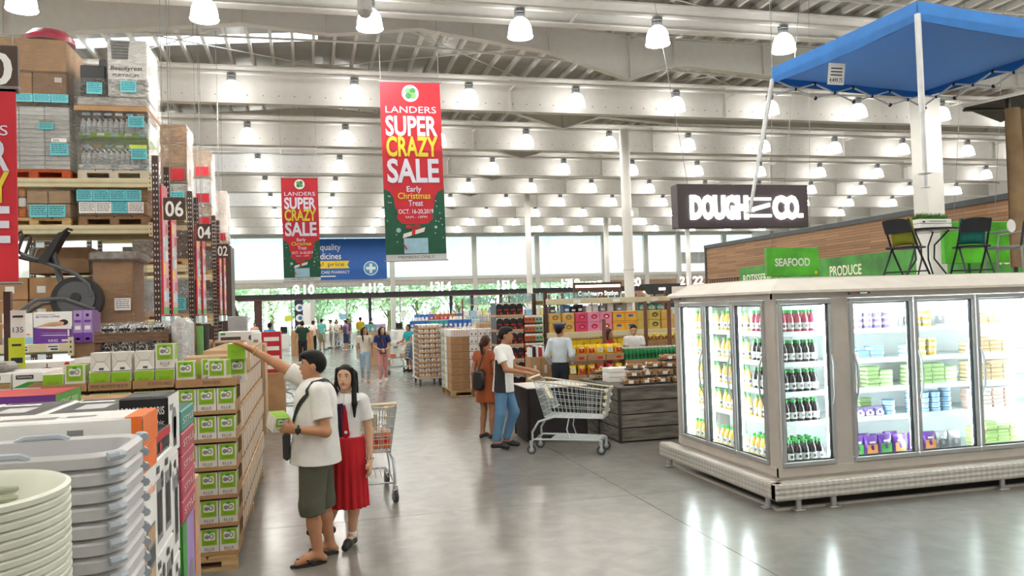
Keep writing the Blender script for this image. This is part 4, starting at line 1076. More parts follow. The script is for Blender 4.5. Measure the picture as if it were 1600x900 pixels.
# rolled mats standing
for k, (c, x) in enumerate((('#3a3a3a', -1.66), ('#d8624a', -1.6), ('#6fa05a', -1.52), ('#2f3a35', -1.46))):
    m = MB(); m.lathe([(0.05, 0.0), (0.05, 1.0), (0.0, 1.0)], M('mat_%d' % k, c, 0.6, var=0.1), 12); m.tube([(0.03 * math.cos(a), 0.03 * math.sin(a), 1.002) for a in np.linspace(0, 9, 18)], 0.004, BLK, 4)
    o = m.build('rolled_mat', None, (x, 12.2 + (k % 2) * 0.12, 0.88)); tag(o, ('charcoal', 'orange red', 'green', 'dark green')[k] + ' rolled mat standing right of the bedding crate', 'mat', 'rolled mats beside the bedding')
tag(MB().cbox(-1.74, -1.38, 12.1, 12.45, 0, 0.878, CARDK, 0.01).build('large_carton'), 'brown carton under the rolled mats', 'carton')
# appliance boxes further back on the left side of the aisle
def d_micro(m, w_, d_, h_):
    F = ((0, -0.002, 0), X3, Z3); F2 = ((0, -0.004, 0), X3, Z3)
    m.rect(w_ * 0.06, h_ * 0.08, w_ * 0.88, h_ * 0.84, *F, DGREY); m.rect(w_ * 0.12, h_ * 0.2, w_ * 0.5, h_ * 0.5, *F2, BLK); m.rect(w_ * 0.88, h_ * 0.78, w_ * 0.05, h_ * 0.08, *F2, RED); m.rect(w_ * 0.7, h_ * 0.15, w_ * 0.2, h_ * 0.4, *F2, GREY)
def d_gp(m, w_, d_, h_):
    F = ((0, -0.002, 0), X3, Z3); m.rect(w_ * 0.05, h_ * 0.1, w_ * 0.5, h_ * 0.5, *F, DGREY); m.rect(w_ * 0.05, h_ * 0.75, w_ * 0.12, h_ * 0.15, *F, GRN2); m.disc(w_ * 0.8, h_ * 0.5, w_ * 0.06, h_ * 0.2, *F, DGREY)
simple_box('appliance_box', 'dark grey microwave box with red corner mark by the aisle', 'box', -1.45, -1.0, 13.2, 13.6, 1.25, 1.62, CARD2, deco=d_micro)
simple_box('appliance_box', 'long white and green appliance box with a speaker print', 'box', -1.5, -0.85, 14.4, 14.8, 1.52, 1.74, WHT, deco=d_gp)
simple_box('appliance_box', 'small plain brown box beside the microwave box', 'box', -1.72, -1.5, 13.2, 13.6, 1.247, 1.64, CARD)
simple_box('appliance_box', 'tall white slim box beside the aisle behind the microwave box', 'box', -0.95, -0.8, 14.0, 14.3, 1.25, 1.72, WHT, deco=d_win)
simple_box('appliance_box', 'red boxed goods stacked at the aisle behind the raised hand', 'box', -0.9, -0.55, 16.2, 16.6, 0.9, 1.68, RED, deco=lambda m, w_, d_, h_: [m.rect(w_ * 0.1, h_ * (0.08 + 0.23 * k), w_ * 0.8, h_ * 0.1, (0, -0.002, 0), X3, Z3, WHT) for k in range(4)])
for i, (a, b, c, d, h) in enumerate(((-1.9, -0.9, 13.1, 13.9, 1.245), (-1.75, -0.75, 14.3, 15.0, 1.515), (-0.97, -0.78, 13.95, 14.32, 1.245), (-1.1, -0.5, 16.1, 16.9, 0.895), (-2.0, -1.2, 16.0, 17.0, 1.4), (-2.0, -1.3, 18.5, 19.6, 1.5))):
    tag(MB().cbox(a, b, c, d, 0, h, (CARD, CARD2, CARDK)[i % 3], 0.01).build('large_carton'), ('wide brown carton under the microwave box', 'brown carton under the long green and white box', 'slim brown carton under the tall white box', 'brown carton under the red boxed goods', 'large dark carton block beside the 04 rack end', 'large brown carton block beside the 02 rack end')[i], 'carton')
m = MB(); m.cbox(0, 0.4, 0, 0.4, 0, 0.5, M('bin_grey', '#b7b9bc', 0.4), 0.01); o = m.build('grey_cabinet', None, (-1.75, 18.7, 1.5)); tag(o, 'pale grey boxy cabinet below the 02 sign', 'cabinet')
# christmas tree with lights
t = thing('christmas_tree', 'dark green Christmas tree dotted with warm lights below the 02 sign', 'tree', (-2.45, 26.6, 0.0))
PINE = M('pine_green', '#1f3a24', 0.8, var=0.3, scale=8); WARM = M('fairy_light', '#ffd98a', 0.5, emit=6.0)
R = random.Random(5)
lv = MB()
for i in range(900):
    z = 0.7 + 2.3 * R.random() ** 1.2; r0 = 0.85 * (3.05 - z) / 2.4 * (0.75 + 0.35 * R.random()); a = R.random() * 2 * PI
    p = np.array([r0 * math.cos(a), r0 * math.sin(a), z]); d = np.array([math.cos(a), math.sin(a), -0.25]); q = np.array([-math.sin(a), math.cos(a), 0.1])
    lv.add([p - d * 0.15 - q * 0.04, p - d * 0.15 + q * 0.04, p + d * 0.12], [(0, 1, 2)], PINE)
lv.build('needles', t, kind='stuff')
MB().lathe([(0.7, 0.7), (0.0, 3.0)], PINE, 14).build('inner_cone', t); MB().lathe([(0.06, 0), (0.06, 0.8)], BARK, 8).build('trunk', t)
me = MB().ell((0, 0, 0), (0.022, 0.022, 0.022), WARM, 6, 4).mesh('fairy_light')
for i in range(46):
    z = 0.9 + 2.0 * R.random(); r0 = 0.88 * (3.05 - z) / 2.4 + 0.03; a = R.random() * 2 * PI
    ob('fairy_light', me, t, (r0 * math.cos(a), r0 * math.sin(a), z))
# ------------------------------------------------------------------ foreground: nested bins, baskets, appliance boxes
def rr_ring(hx, hy, r, n=6):
    p = []
    for cx, cy, a0 in ((hx - r, -hy + r, -90), (hx - r, hy - r, 0), (-hx + r, hy - r, 90), (-hx + r, -hy + r, 180)):
        for k in range(n):
            a = math.radians(a0 + 90 * k / (n - 1)); p.append((cx + r * math.cos(a), cy + r * math.sin(a)))
    return p
def shell(m, rings, mat, smooth=True, close=False):
    """rings: list of (ring2d, z)"""
    vs = []; n = len(rings[0][0])
    for ring, z in rings: vs += [(x, y, z) for x, y in ring]
    fs = [(j * n + i, j * n + (i + 1) % n, (j + 1) * n + (i + 1) % n, (j + 1) * n + i) for j in range(len(rings) - 1) for i in range(n)]
    if close: fs.append(tuple((len(rings) - 1) * n + i for i in range(n)))
    m.add(vs, fs, mat, smooth)
BASK = M('basket_grey', '#c6c5c7', 0.3, var=0.02); BASKD = M('basket_grip', '#aab3bc', 0.4); BASKH = M('basket_hole', '#4a4648', 0.6)
HX, HY = 0.30, 0.20
def basket_parts():
    m = MB()
    o0 = rr_ring(HX, HY, 0.09); rim = rr_ring(HX - 0.012, HY - 0.012, 0.085); inn = rr_ring(HX - 0.03, HY - 0.03, 0.07); bot = rr_ring(HX - 0.075, HY - 0.07, 0.05); out = rr_ring(HX - 0.016, HY - 0.016, 0.08); outb = rr_ring(HX - 0.065, HY - 0.06, 0.055)
    o1 = rr_ring(HX, HY, 0.09)
    shell(m, [(outb, 0.0), (out, 0.225), (o1, 0.222), (o0, 0.25), (rim, 0.262), (inn, 0.254), (bot, 0.012)], BASK, True, True)
    m.add([(x, y, 0.0) for x, y in outb], [tuple(range(len(outb)))[::-1]], BASK)
    body = m.mesh('basket_body')
    grips = []
    # rubbery grip corners and handle grips
    for sx in (-1, 1):
        for sy in (-1, 1):
            g = MB(); grips.append(g); g.tube([(sx * (HX - 0.03), sy * (HY - 0.002), 0.25), (sx * (HX - 0.01), sy * (HY - 0.014), 0.252), (sx * (HX - 0.002), sy * (HY - 0.04), 0.25)], 0.0135, BASKD, 8)
    grips = [g.mesh('corner_grip') for g in grips]
    hs = []
    for sy in (-1, 1):
        h = MB(); hs.append(h)
        h.tube([(-0.075, sy * (HY - 0.016), 0.25), (-0.05, sy * (HY - 0.016), 0.262), (0.05, sy * (HY - 0.016), 0.262), (0.075, sy * (HY - 0.016), 0.25)], 0.013, BASKD, 8)
        yy = sy * (HY - 0.036)
        p = [(0.08 * math.cos(a), 0.20 + 0.035 * math.sin(a)) for a in np.linspace(PI, 2 * PI, 10)]
        h.add([(x, yy, z) for x, z in p] + [(0.08, yy, 0.215), (-0.08, yy, 0.215)], [tuple(range(12)) if sy > 0 else tuple(range(12))[::-1]], BASKH)
        h.tube([(-0.065, yy - sy * 0.004, 0.192), (0.0, yy - sy * 0.004, 0.2), (0.065, yy - sy * 0.004, 0.192)], 0.009, BASKD, 6)
    return body, grips, [h.mesh('handle_grip') for h in hs]
bb_, bg_, bh_ = basket_parts()
NB = 12
for k in range(NB):
    z = 1.375 - 0.0475 * (NB - 1 - k)
    t = thing('laundry_basket', ('grey plastic laundry basket on top of the nested stack' if k == NB - 1 else 'grey plastic laundry basket nested %s from the top' % ORD[NB - 1 - k]), 'basket', (-0.815, 2.62, z), 0.0, 'nested grey laundry baskets')
    ob('basket_body', bb_, t)
    for q in bg_: ob('corner_grip', q, t)
    for q in bh_: ob('handle_grip', q, t)
tag(MB().cbox(-1.12, -0.52, 2.42, 2.82, 0, 0.85, CARD, 0.01).build('large_carton'), 'brown carton under the nested grey baskets', 'carton')
CRM = M('bin_cream', '#dfe2d3', 0.4, var=0.02)
bn = MB(); rx = 0.19
def oval(a, b, n=48): return [(a * math.cos(2 * PI * i / n), b * math.sin(2 * PI * i / n)) for i in range(n)]
shell(bn, [(oval(0.15, 0.19), 0.0), (oval(0.19, 0.24), 0.235), (oval(0.205, 0.255), 0.233), (oval(0.207, 0.257), 0.245), (oval(0.197, 0.247), 0.25), (oval(0.186, 0.236), 0.238), (oval(0.148, 0.188), 0.01)], CRM, True, True)
bnm = bn.mesh('bin_body')
hd = MB()
for k in range(2): hd.cbox(-0.06, 0.06, 0.215 - 0.004 * k, 0.233 - 0.004 * k, 0.20 - 0.022 * k, 0.212 - 0.022 * k, M('bin_slot', '#b9bda9', 0.5), 0.003)
hdm = hd.mesh('handle_slot')
NBN = 15
for k in range(NBN):
    t = thing('waste_bin', ('cream plastic bin on top of the nested stack in the lower left corner' if k == NBN - 1 else 'cream plastic bin nested %s from the top, lower left corner' % ORD[NBN - 1 - k]), 'bin', (-0.762, 2.08, 1.375 - 0.0195 * (NBN - 1 - k)), 0.1, 'nested cream bins')
    ob('bin_body', bnm, t); ob('handle_slot', hdm, t)
tag(MB().cbox(-0.98, -0.58, 1.88, 2.28, 0, 1.10, CARD, 0.01).build('large_carton'), 'brown carton under the nested cream bins', 'carton')
# white / orange appliance box row at Y 3
SATIN = M('print_satin_orange', '#f07a2d', 0.45)
def d_orange(m, w_, d_, h_):
    F = ((0, -0.002, 0), X3, Z3); F2 = ((0, -0.004, 0), X3, Z3); S = ((w_ + 0.002, 0, 0), Y3, Z3); T = ((0, 0, h_ + 0.0015), X3, Y3)
    m.rect(w_ * 0.94, 0, w_ * 0.06, h_, *F, ORG); m.rect(0, 0, d_, h_, *S, ORG)
    m.rect(w_ * 0.9, 0, w_ * 0.1, d_, *T, ORG); m.rect(0, 0, w_ * 0.12, d_, *T, ORG)
    m.rect(w_ * 0.2, d_ * 0.3, w_ * 0.3, d_ * 0.2, *T, GREY); m.rect(w_ * 0.55, d_ * 0.35, w_ * 0.16, d_ * 0.15, *T, GREY)
    m.rect(w_ * 0.72, h_ * 0.05, 0.05, 0.04, *F, DGREY); m.rect(w_ * 0.6, h_ * 0.5, 0.05, 0.02, *F, GREY)
    m.rect(w_ * 0.8, h_ * 0.05, 0.06, 0.03, *F, DGREY)
simple_box('appliance_box', 'white appliance box with bright orange end lying behind the baskets', 'box', -1.15, -0.565, 3.0, 3.27, 1.56, 1.665, WHT, deco=d_orange)
def d_satin(m, w_, d_, h_):
    S = ((w_ + 0.002, 0, 0), Y3, Z3); S2 = ((w_ + 0.004, 0, 0), Y3, Z3)
    m.rect(0, h_ * 0.86, d_, h_ * 0.14, *S, ORG)
    m.text('satinhair', (w_ + 0.004, d_ * 0.06, h_ * 0.72), Y3, Z3, h_ * 0.05, ORG, width=d_ * 0.85)
    m.rect(d_ * 0.2, h_ * 0.1, d_ * 0.6, h_ * 0.45, *S, GREY)
    for k in range(4): m.rect(d_ * 0.25, h_ * (0.12 + 0.11 * k), d_ * 0.5, h_ * 0.09, *S2, (DGREY, CARD2)[k % 2])
    m.rect(0, h_ * 0.3, d_ * 0.08, h_ * 0.2, *S2, ORG)
simple_box('appliance_box', 'tall white box with orange lettering beside the baskets', 'box', -1.15, -0.57, 3.0, 3.27, 0.9, 1.555, WHT, deco=d_satin)
simple_box('appliance_box', 'white box with orange edge at the foot of the orange lettered box', 'box', -1.15, -0.575, 3.0, 3.29, 0.0, 0.895, WHT, deco=lambda m, w_, d_, h_: m.rect(0, 0, 0.02, h_, (w_ + 0.002, d_ - 0.02, 0), Y3, Z3, ORG))
def d_kettle(m, w_, d_, h_):
    S = ((w_ + 0.002, 0, 0), Y3, Z3); S2 = ((w_ + 0.004, 0, 0), Y3, Z3); F = ((0, -0.002, 0), X3, Z3)
    for c in range(2):
        x = d_ * (0.06 + 0.48 * c)
        m.rect(x, h_ * 0.12, d_ * 0.3, h_ * 0.66, *S, GREY); m.rect(x + 0.012, h_ * 0.2, d_ * 0.2, h_ * 0.45, *S2, BLK); m.rect(x, h_ * 0.85, d_ * 0.14, h_ * 0.08, *S2, DGREY)
        m.disc(x + d_ * 0.3, h_ * 0.75, d_ * 0.05, h_ * 0.1, *S2, DGREY)
    m.rect(w_ * 0.3, h_ * 0.2, w_ * 0.4, h_ * 0.5, *F, DGREY)
for k in range(4):
    simple_box('kettle_box', 'white box with black kettle pictures, %s from the top beside the aisle' % ORD[3 - k], 'box', -0.95, -0.585, 3.32, 3.72, 0.0 + k * 0.365, k * 0.365 + 0.36, WHT, 'white kettle boxes by the aisle', deco=d_kettle)
simple_box('kettle_box', 'red and black topped coffee box above the white kettle boxes', 'box', -0.95, -0.59, 3.32, 3.70, 1.462, 1.55, BLK, deco=lambda m, w_, d_, h_: [m.rect(0, h_ * 0.6, d_, h_ * 0.4, (w_ + 0.002, 0, 0), Y3, Z3, RED), m.disc(d_ * 0.4, h_ * 0.3, 0.03, 0.02, (w_ + 0.003, 0, 0), Y3, Z3, RED)])
# dark tabletop-appliance boxes lying in rows
def d_dark(m, w_, d_, h_):
    T = ((0, 0, h_ + 0.0015), X3, Y3); T2 = ((0, 0, h_ + 0.003), X3, Y3)
    m.rect(0.02, 0.02, w_ - 0.04, d_ - 0.04, *T, DGREY); m.rect(w_ * 0.3, d_ * 0.3, w_ * 0.4, d_ * 0.3, *T2, GREY); m.rect(w_ * 0.1, d_ * 0.75, w_ * 0.5, d_ * 0.06, *T2, OFFW)
for k in range(3): simple_box('appliance_box', 'flat dark grey appliance box, %s from left behind the orange ended box' % ORD[k], 'box', -1.78 + k * 0.325, -1.465 + k * 0.325, 3.78, 4.5, 1.52, 1.60, WHT, 'flat dark boxes on the left pile', deco=d_dark)
simple_box('appliance_box', 'maroon flat box at the left edge behind the orange ended box', 'box', -2.1, -1.79, 3.78, 4.5, 1.52, 1.60, M('print_maroon', '#7a3038', 0.45), 'flat dark boxes on the left pile')
def d_redgreen(m, w_, d_, h_):
    T = ((0, 0, h_ + 0.0015), X3, Y3); S = ((w_ + 0.002, 0, 0), Y3, Z3)
    m.rect(0, 0, w_, d_, *T, RED); m.rect(w_ * 0.1, d_ * 0.2, w_ * 0.35, d_ * 0.5, *T, BLUE); m.rect(0, 0, d_, h_, *S, GRN2); m.text('SONIC-2000', (w_ + 0.004, d_ * 0.15, h_ * 0.3), Y3, Z3, h_ * 0.35, OFFW, width=d_ * 0.7)
    m.rect(0, 0, w_, h_, (0, -0.002, 0), X3, Z3, PURP)
simple_box('appliance_box', 'flat red topped box with green end on the left pile', 'box', -2.3, -1.36, 4.9, 5.4, 1.50, 1.60, RED, deco=d_redgreen)
def d_bonj(m, w_, d_, h_):
    F = ((0, -0.002, 0), X3, Z3); S = ((w_ + 0.002, 0, 0), Y3, Z3); S2 = ((w_ + 0.004, 0, 0), Y3, Z3); T = ((0, 0, h_ + 0.0015), X3, Y3)
    m.text('BONJOUR PARIS', (w_ * 0.05, -0.004, h_ * 0.72), X3, Z3, h_ * 0.13, WHT, width=w_ * 0.88, weight=0.012)
    for k, s_ in enumerate(('chic', 'STYLE', 'D', '1969')): m.text(s_, (w_ * 0.72, -0.004, h_ * (0.55 - 0.14 * k)), X3, Z3, h_ * 0.08, WHT, width=w_ * 0.2)
    m.rect(0, 0, d_, h_, *S, WHT); m.disc(d_ * 0.5, h_ * 0.5, d_ * 0.2, h_ * 0.28, *S2, GREY); m.rect(d_ * 0.4, h_ * 0.1, d_ * 0.25, h_ * 0.5, *S2, DGREY); m.rect(d_ * 0.1, h_ * 0.75, d_ * 0.3, h_ * 0.1, *S2, GREY)
    m.rect(w_ * 0.05, d_ * 0.1, w_ * 0.8, d_ * 0.7, *T, DGREY)
simple_box('appliance_box', 'black box lettered BONJOUR PARIS with white side by the aisle', 'box', -0.80, -0.605, 3.76, 4.05, 1.40, 1.66, BLK, deco=d_bonj)
for k in range(3): simple_box('appliance_box', 'white sided box under BONJOUR PARIS, %s from the top' % ORD[2 - k], 'box', -0.82, -0.61, 3.76, 4.05, k * 0.465, k * 0.465 + 0.46, WHT, 'white boxes under the black one', deco=d_kettle)
PKR = M('print_rose', '#b9485c', 0.45)
def d_rose(m, w_, d_, h_):
    S = ((w_ + 0.002, 0, 0), Y3, Z3); m.text('STYLE', (w_ + 0.003, d_ * 0.1, h_ * 0.35), Y3, Z3, h_ * 0.3, OFFW, width=d_ * 0.8)
for k in range(5): simple_box('book_box', 'flat rose red box with pale lettering, %s from the top beside the green cartons' % ORD[4 - k], 'box', -1.0, -0.605, 4.12, 4.55, 1.02 + k * 0.108, 1.02 + k * 0.108 + 0.103, PKR if k < 4 else M('print_teal', '#3f8f83', 0.45), 'flat rose red boxes', deco=d_rose)
def d_toy(m, w_, d_, h_):
    S = ((w_ + 0.002, 0, 0), Y3, Z3); S2 = ((w_ + 0.004, 0, 0), Y3, Z3)
    m.rect(0, 0, d_ * 0.3, h_, *S, GRN2); m.rect(d_ * 0.3, h_ * 0.0, d_ * 0.7, h_, *S, LPURP); m.disc(d_ * 0.6, h_ * 0.35, d_ * 0.2, h_ * 0.25, *S2, GREY); m.disc(d_ * 0.62, h_ * 0.15, d_ * 0.2, h_ * 0.08, *S2, LBLUE); m.rect(d_ * 0.9, h_ * 0.4, d_ * 0.1, h_ * 0.6, *S2, ORG)
simple_box('toy_bag', 'lilac and green boxed item with a ring print below the rose red boxes', 'box', -1.0, -0.61, 4.12, 4.55, 0.45, 1.015, GRN2, deco=d_toy)
simple_box('carton', 'brown carton with slanted front beside the lower green cartons', 'carton', -1.0, -0.6, 4.15, 4.9, 0.0, 0.445, CARD)
tag(MB().cbox(-2.3, -1.02, 3.3, 6.0, 0, 1.495, CARD, 0.01).build('large_carton'), 'large brown carton block under the flat dark boxes', 'carton')
for k in range(2): simple_box('carton', ('lower', 'upper')[k] + ' brown carton standing between rose boxes and green stack', 'carton', -1.0, -0.72, 5.0, 5.6, k * 0.5, k * 0.5 + 0.49, CARD2)
# far-left tall red banner with lettering is built with the other banners
# yellow price cards at the left edge
t = thing('price_board', 'white and yellow price cards on a dark post at the left edge', 'price sign', (-2.78, 8.6, 0))
MB().box(-0.03, 0.03, -0.03, 0.03, 0, 2.3, BROWNST).build('post', t)
m = MB(); m.rect(0.03, 1.86, 0.13, 0.26, (0, -0.04, 0), X3, Z3, WHT); m.text('135', (0.05, -0.042, 1.91), X3, Z3, 0.05, INK, width=0.09); m.rect(0.05, 2.05, 0.09, 0.02, (0, -0.042, 0), X3, Z3, INK)
m.box(0.03, 0.16, -0.038, -0.03, 1.86, 2.12, WHT); m.build('white_card', t)
m = MB(); m.box(0.01, 0.15, -0.038, -0.03, 1.58, 1.86, NOTEY); m.rect(0.03, 1.62, 0.1, 0.05, (0, -0.04, 0), X3, Z3, INK); m.rect(0.04, 1.78, 0.08, 0.02, (0, -0.04, 0), X3, Z3, INK); m.build('yellow_card', t)
# ------------------------------------------------------------------ glass-door cooler island
STEEL = M('cooler_steel', '#c4bdb5', 0.45, metal=0.15, var=0.03); ALU = M('door_aluminium', '#b9bbbc', 0.35, metal=0.6, var=0.02); SEAL = M('door_seal', '#2a2c2e', 0.6)
INSIDE = M('cooler_liner', '#eef2f2', 0.4, var=0.01); SHELFW = M('cooler_shelf', '#e4eaea', 0.35, var=0.01)
TUBE = M('cooler_light_tube', '#f4fbff', 0.4, var=0.0, emit=COOLER_GLOW)
DGL = glass('cooler_glass', '#f2f8f7', 0.09, 0.03)
HOODM = M('hood_panel', '#dcd6cd', 0.5, var=0.03)
def diamond_plate():
    m = bpy.data.materials.new('diamond_plate'); m.use_nodes = True; nt = m.node_tree; N = nt.nodes; L = nt.links; b = N['Principled BSDF']
    b.inputs['Base Color'].default_value = (*lin('#d0ccc6'), 1); b.inputs['Metallic'].default_value = 0.35; b.inputs['Roughness'].default_value = 0.4
    tc = N.new('ShaderNodeTexCoord'); sp = N.new('ShaderNodeSeparateXYZ'); L.new(tc.outputs['Object'], sp.inputs[0])
    ad = N.new('ShaderNodeMath'); ad.operation = 'ADD'; L.new(sp.outputs[0], ad.inputs[0]); L.new(sp.outputs[1], ad.inputs[1])
    def wave(sign):
        c = N.new('ShaderNodeMath'); c.operation = 'MULTIPLY_ADD'; c.inputs[1].default_value = sign; L.new(sp.outputs[2], c.inputs[0]); L.new(ad.outputs[0], c.inputs[2])
        k = N.new('ShaderNodeMath'); k.operation = 'MULTIPLY'; k.inputs[1].default_value = 48.0; L.new(c.outputs[0], k.inputs[0])
        s = N.new('ShaderNodeMath'); s.operation = 'SINE'; L.new(k.outputs[0], s.inputs[0]); return s
    a, c = wave(1.4), wave(-1.4)
    mu = N.new('ShaderNodeMath'); mu.operation = 'MULTIPLY'; L.new(a.outputs[0], mu.inputs[0]); L.new(c.outputs[0], mu.inputs[1])
    bp = N.new('ShaderNodeBump'); bp.inputs['Strength'].default_value = 0.5; bp.inputs['Distance'].default_value = 0.01; L.new(mu.outputs[0], bp.inputs['Height']); L.new(bp.outputs[0], b.inputs['Normal'])
    return m
DIA = diamond_plate()
FX0, FX1, FY0, FY1 = 4.30, 8.75, 6.86, 9.02     # outer body
fr = thing('display_cooler', 'large grey island cooler with lit glass doors and diamond plate bumper', 'cooler', (0, 0, 0))
def part(name, m): return m.build(name, fr)
# plinth, bumper, legs
part('plinth', MB().box(FX0 + 0.02, FX1, FY0 + 0.02, FY1, 0.14, 0.38, STEEL))
bm = MB(); bm.cbox(FX0 - 0.12, FX1, FY0 - 0.12, FY0 - 0.02, 0.11, 0.275, DIA, 0.015); part('bumper', bm)
bm = MB(); bm.cbox(FX0 - 0.12, FX0 - 0.02, FY0 - 0.118, FY1 + 0.32, 0.11, 0.275, DIA, 0.015); part('bumper', bm)
part('bumper_top', MB().box(FX0 - 0.11, FX1, FY0 - 0.11, FY0 + 0.03, 0.262, 0.274, STEEL)); part('bumper_top', MB().box(FX0 - 0.11, FX0 + 0.03, FY0, FY1 + 0.3, 0.262, 0.274, STEEL))
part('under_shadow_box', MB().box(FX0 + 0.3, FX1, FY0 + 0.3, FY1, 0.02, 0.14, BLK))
part('floor_rail', MB().box(FX0 - 0.06, FX1, FY0 - 0.02, FY0 + 0.02, 0.0, 0.025, STEEL)); part('floor_rail', MB().box(FX0 - 0.04, FX0, FY0, FY1 + 0.3, 0.0, 0.025, STEEL))
lg = MB(); lg.lathe([(0.028, 0.0), (0.028, 0.12)], ALU, 10); lg.cbox(-0.06, 0.06, -0.045, 0.045, 0, 0.014, ALU, 0.004); lgm = lg.mesh('leg')
for (x, y) in ((4.24, 9.15), (4.24, 6.98), (4.45, 6.80), (4.83, 6.80), (6.8, 6.80), (8.2, 6.80)): ob('leg', lgm, fr, (x, y, 0))
# body: back walls, roof
part('back_panel', MB().box(FX0 + 0.05, FX1, FY1 - 0.05, FY1, 0.38, 2.06, STEEL)); part('end_panel', MB().box(FX1 - 0.05, FX1, FY0, FY1, 0.38, 2.06, STEEL))
part('inner_liner', MB().box(FX0 + 0.66, FX1 - 0.06, FY0 + 0.72, FY0 + 0.76, 0.38, 2.04, INSIDE)); part('inner_liner', MB().box(FX0 + 0.66, FX0 + 0.70, FY0 + 0.76, FY1 - 0.06, 0.38, 2.04, INSIDE))
part('deck_liner', MB().box(FX0 + 0.06, FX1 - 0.06, FY0 + 0.06, FY1 - 0.05, 0.38, 0.40, INSIDE)); part('ceiling_liner', MB().box(FX0 + 0.06, FX1 - 0.06, FY0 + 0.06, FY1 - 0.05, 2.04, 2.06, INSIDE))
# posts and rails around doors
for (x0, x1) in ((4.93, 5.12), (7.36, 7.50), (8.6, FX1)): part('post', MB().cbox(x0, x1, FY0, FY0 + 0.05, 0.36, 2.04, STEEL, 0.006))
part('post', MB().cbox(FX0, FX0 + 0.034, FY0, FY0 + 0.16, 0.36, 2.04, STEEL, 0.006)); part('post', MB().cbox(FX0, FX0 + 0.05, 8.9, FY1, 0.36, 2.04, STEEL, 0.006))
part('sill', MB().cbox(FX0 - 0.005, FX1, FY0 - 0.005, FY0 + 0.05, 0.30, 0.395, STEEL, 0.008)); part('sill', MB().cbox(FX0 - 0.005, FX0 + 0.05, FY0, FY1, 0.30, 0.395, STEEL, 0.008))
part('header', MB().cbox(FX0 - 0.005, FX1, FY0 - 0.005, FY0 + 0.05, 2.0, 2.08, STEEL, 0.006)); part('header', MB().cbox(FX0 - 0.005, FX0 + 0.05, FY0, FY1, 2.0, 2.08, STEEL, 0.006))
# sloping hood
hm = MB(); o1, o2 = 0.07, -0.22
A = [(FX0 - o1, FY1 + 0.05), (FX0 - o1, FY0 - o1), (FX1 + 0.02, FY0 - o1)]; B = [(FX0 - o2, FY1 + 0.05), (FX0 - o2, FY0 - o2), (FX1 + 0.02, FY0 - o2)]
for i in range(2):
    a, b = A[i], A[i + 1]; c, d = B[i + 1], B[i]
    hm2 = MB(); hm2.add([(*a, 2.085), (*b, 2.085), (*c, 2.215), (*d, 2.215), (*a, 2.06), (*b, 2.06)], [(0, 1, 2, 3), (4, 5, 1, 0)], HOODM)
    hm2.add([(*a, 2.06), (*b, 2.06), (b[0] + (0.1 if i == 0 else 0), b[1] + 0.1, 2.06), (a[0] + 0.1, a[1] + (0.1 if i == 1 else 0), 2.06)], [(3, 2, 1, 0)], HOODM)
    hm2.build('hood', fr)
part('roof_panel', MB().box(FX0 + 0.2, FX1, FY0 + 0.2, FY1 + 0.05, 2.195, 2.213, HOODM))
part('roof_end', MB().box(FX0, FX1, FY1 - 0.0, FY1 + 0.05, 2.06, 2.2, HOODM))
m = MB(); m.cbox(5.08, 5.32, FY0 - 0.085, FY0 - 0.06, 2.03, 2.055, DGREY, 0.004); m.rect(5.1, 2.036, 0.05, 0.012, (0, FY0 - 0.087, 0), X3, Z3, RED); m.rect(5.2, 2.036, 0.08, 0.012, (0, FY0 - 0.087, 0), X3, Z3, WHT); part('controller', m)
m = MB(); m.cbox(FX0 - 0.085, FX0 - 0.06, 8.7, 8.95, 2.03, 2.055, DGREY, 0.004); part('controller', m)
# doors
def door(x0, x1, plane='y', handle='left', zt=1.995, zb=0.40):
    w_ = x1 - x0; h_ = zt - zb; f = 0.045
    d = MB()
    for (a, b, c, e) in ((0, w_, 0, f), (0, w_, h_ - f, h_), (0, f, f, h_ - f), (w_ - f, w_, f, h_ - f)):
        d.cbox(a + 0.004, b - 0.004, -0.02, 0.035, c, e, ALU, 0.006)
    for (a, b, c, e) in ((f, w_ - f, f, f + 0.012), (f, w_ - f, h_ - f - 0.012, h_ - f), (f, f + 0.012, f, h_ - f), (w_ - f - 0.012, w_ - f, f, h_ - f)): d.box(a, b, 0.0, 0.03, c, e, SEAL)
    g = MB().quad((f, -0.004, f), (w_ - f, -0.004, f), (w_ - f, -0.004, h_ - f), (f, -0.004, h_ - f), DGL).quad((f, 0.022, f), (w_ - f, 0.022, f), (w_ - f, 0.022, h_ - f), (f, 0.022, h_ - f), DGL)
    hx = 0.03 if handle == 'left' else w_ - 0.03
    sg = 1 if handle == 'left' else -1
    hh = MB().tube([(hx, -0.02, h_ * 0.36), (hx + sg * 0.004, -0.055, h_ * 0.42), (hx + sg * 0.012, -0.06, h_ * 0.5), (hx + sg * 0.004, -0.055, h_ * 0.60), (hx, -0.02, h_ * 0.66)], 0.011, ALU, 8)
    q = d.mesh('door')
    if plane == 'y': o = ob('door', q, fr, (x0, FY0 - 0.004, zb)); 
    else: o = ob('door', q, fr, (FX0 - 0.004, x1, zb), -PI / 2)
    g.build('door_glass', o); hh.build('door_handle', o)
for a, b in ((4.335, 4.93),): door(a, b, 'y', 'right')
for a, b in ((5.12, 5.86), (5.865, 6.61), (6.615, 7.36), (7.5, 8.05), (8.055, 8.6)): door(a, b, 'y', 'left')
for a, b in ((7.02, 7.62), (7.625, 8.255), (8.26, 8.89)): door(a, b, 'x', 'right')
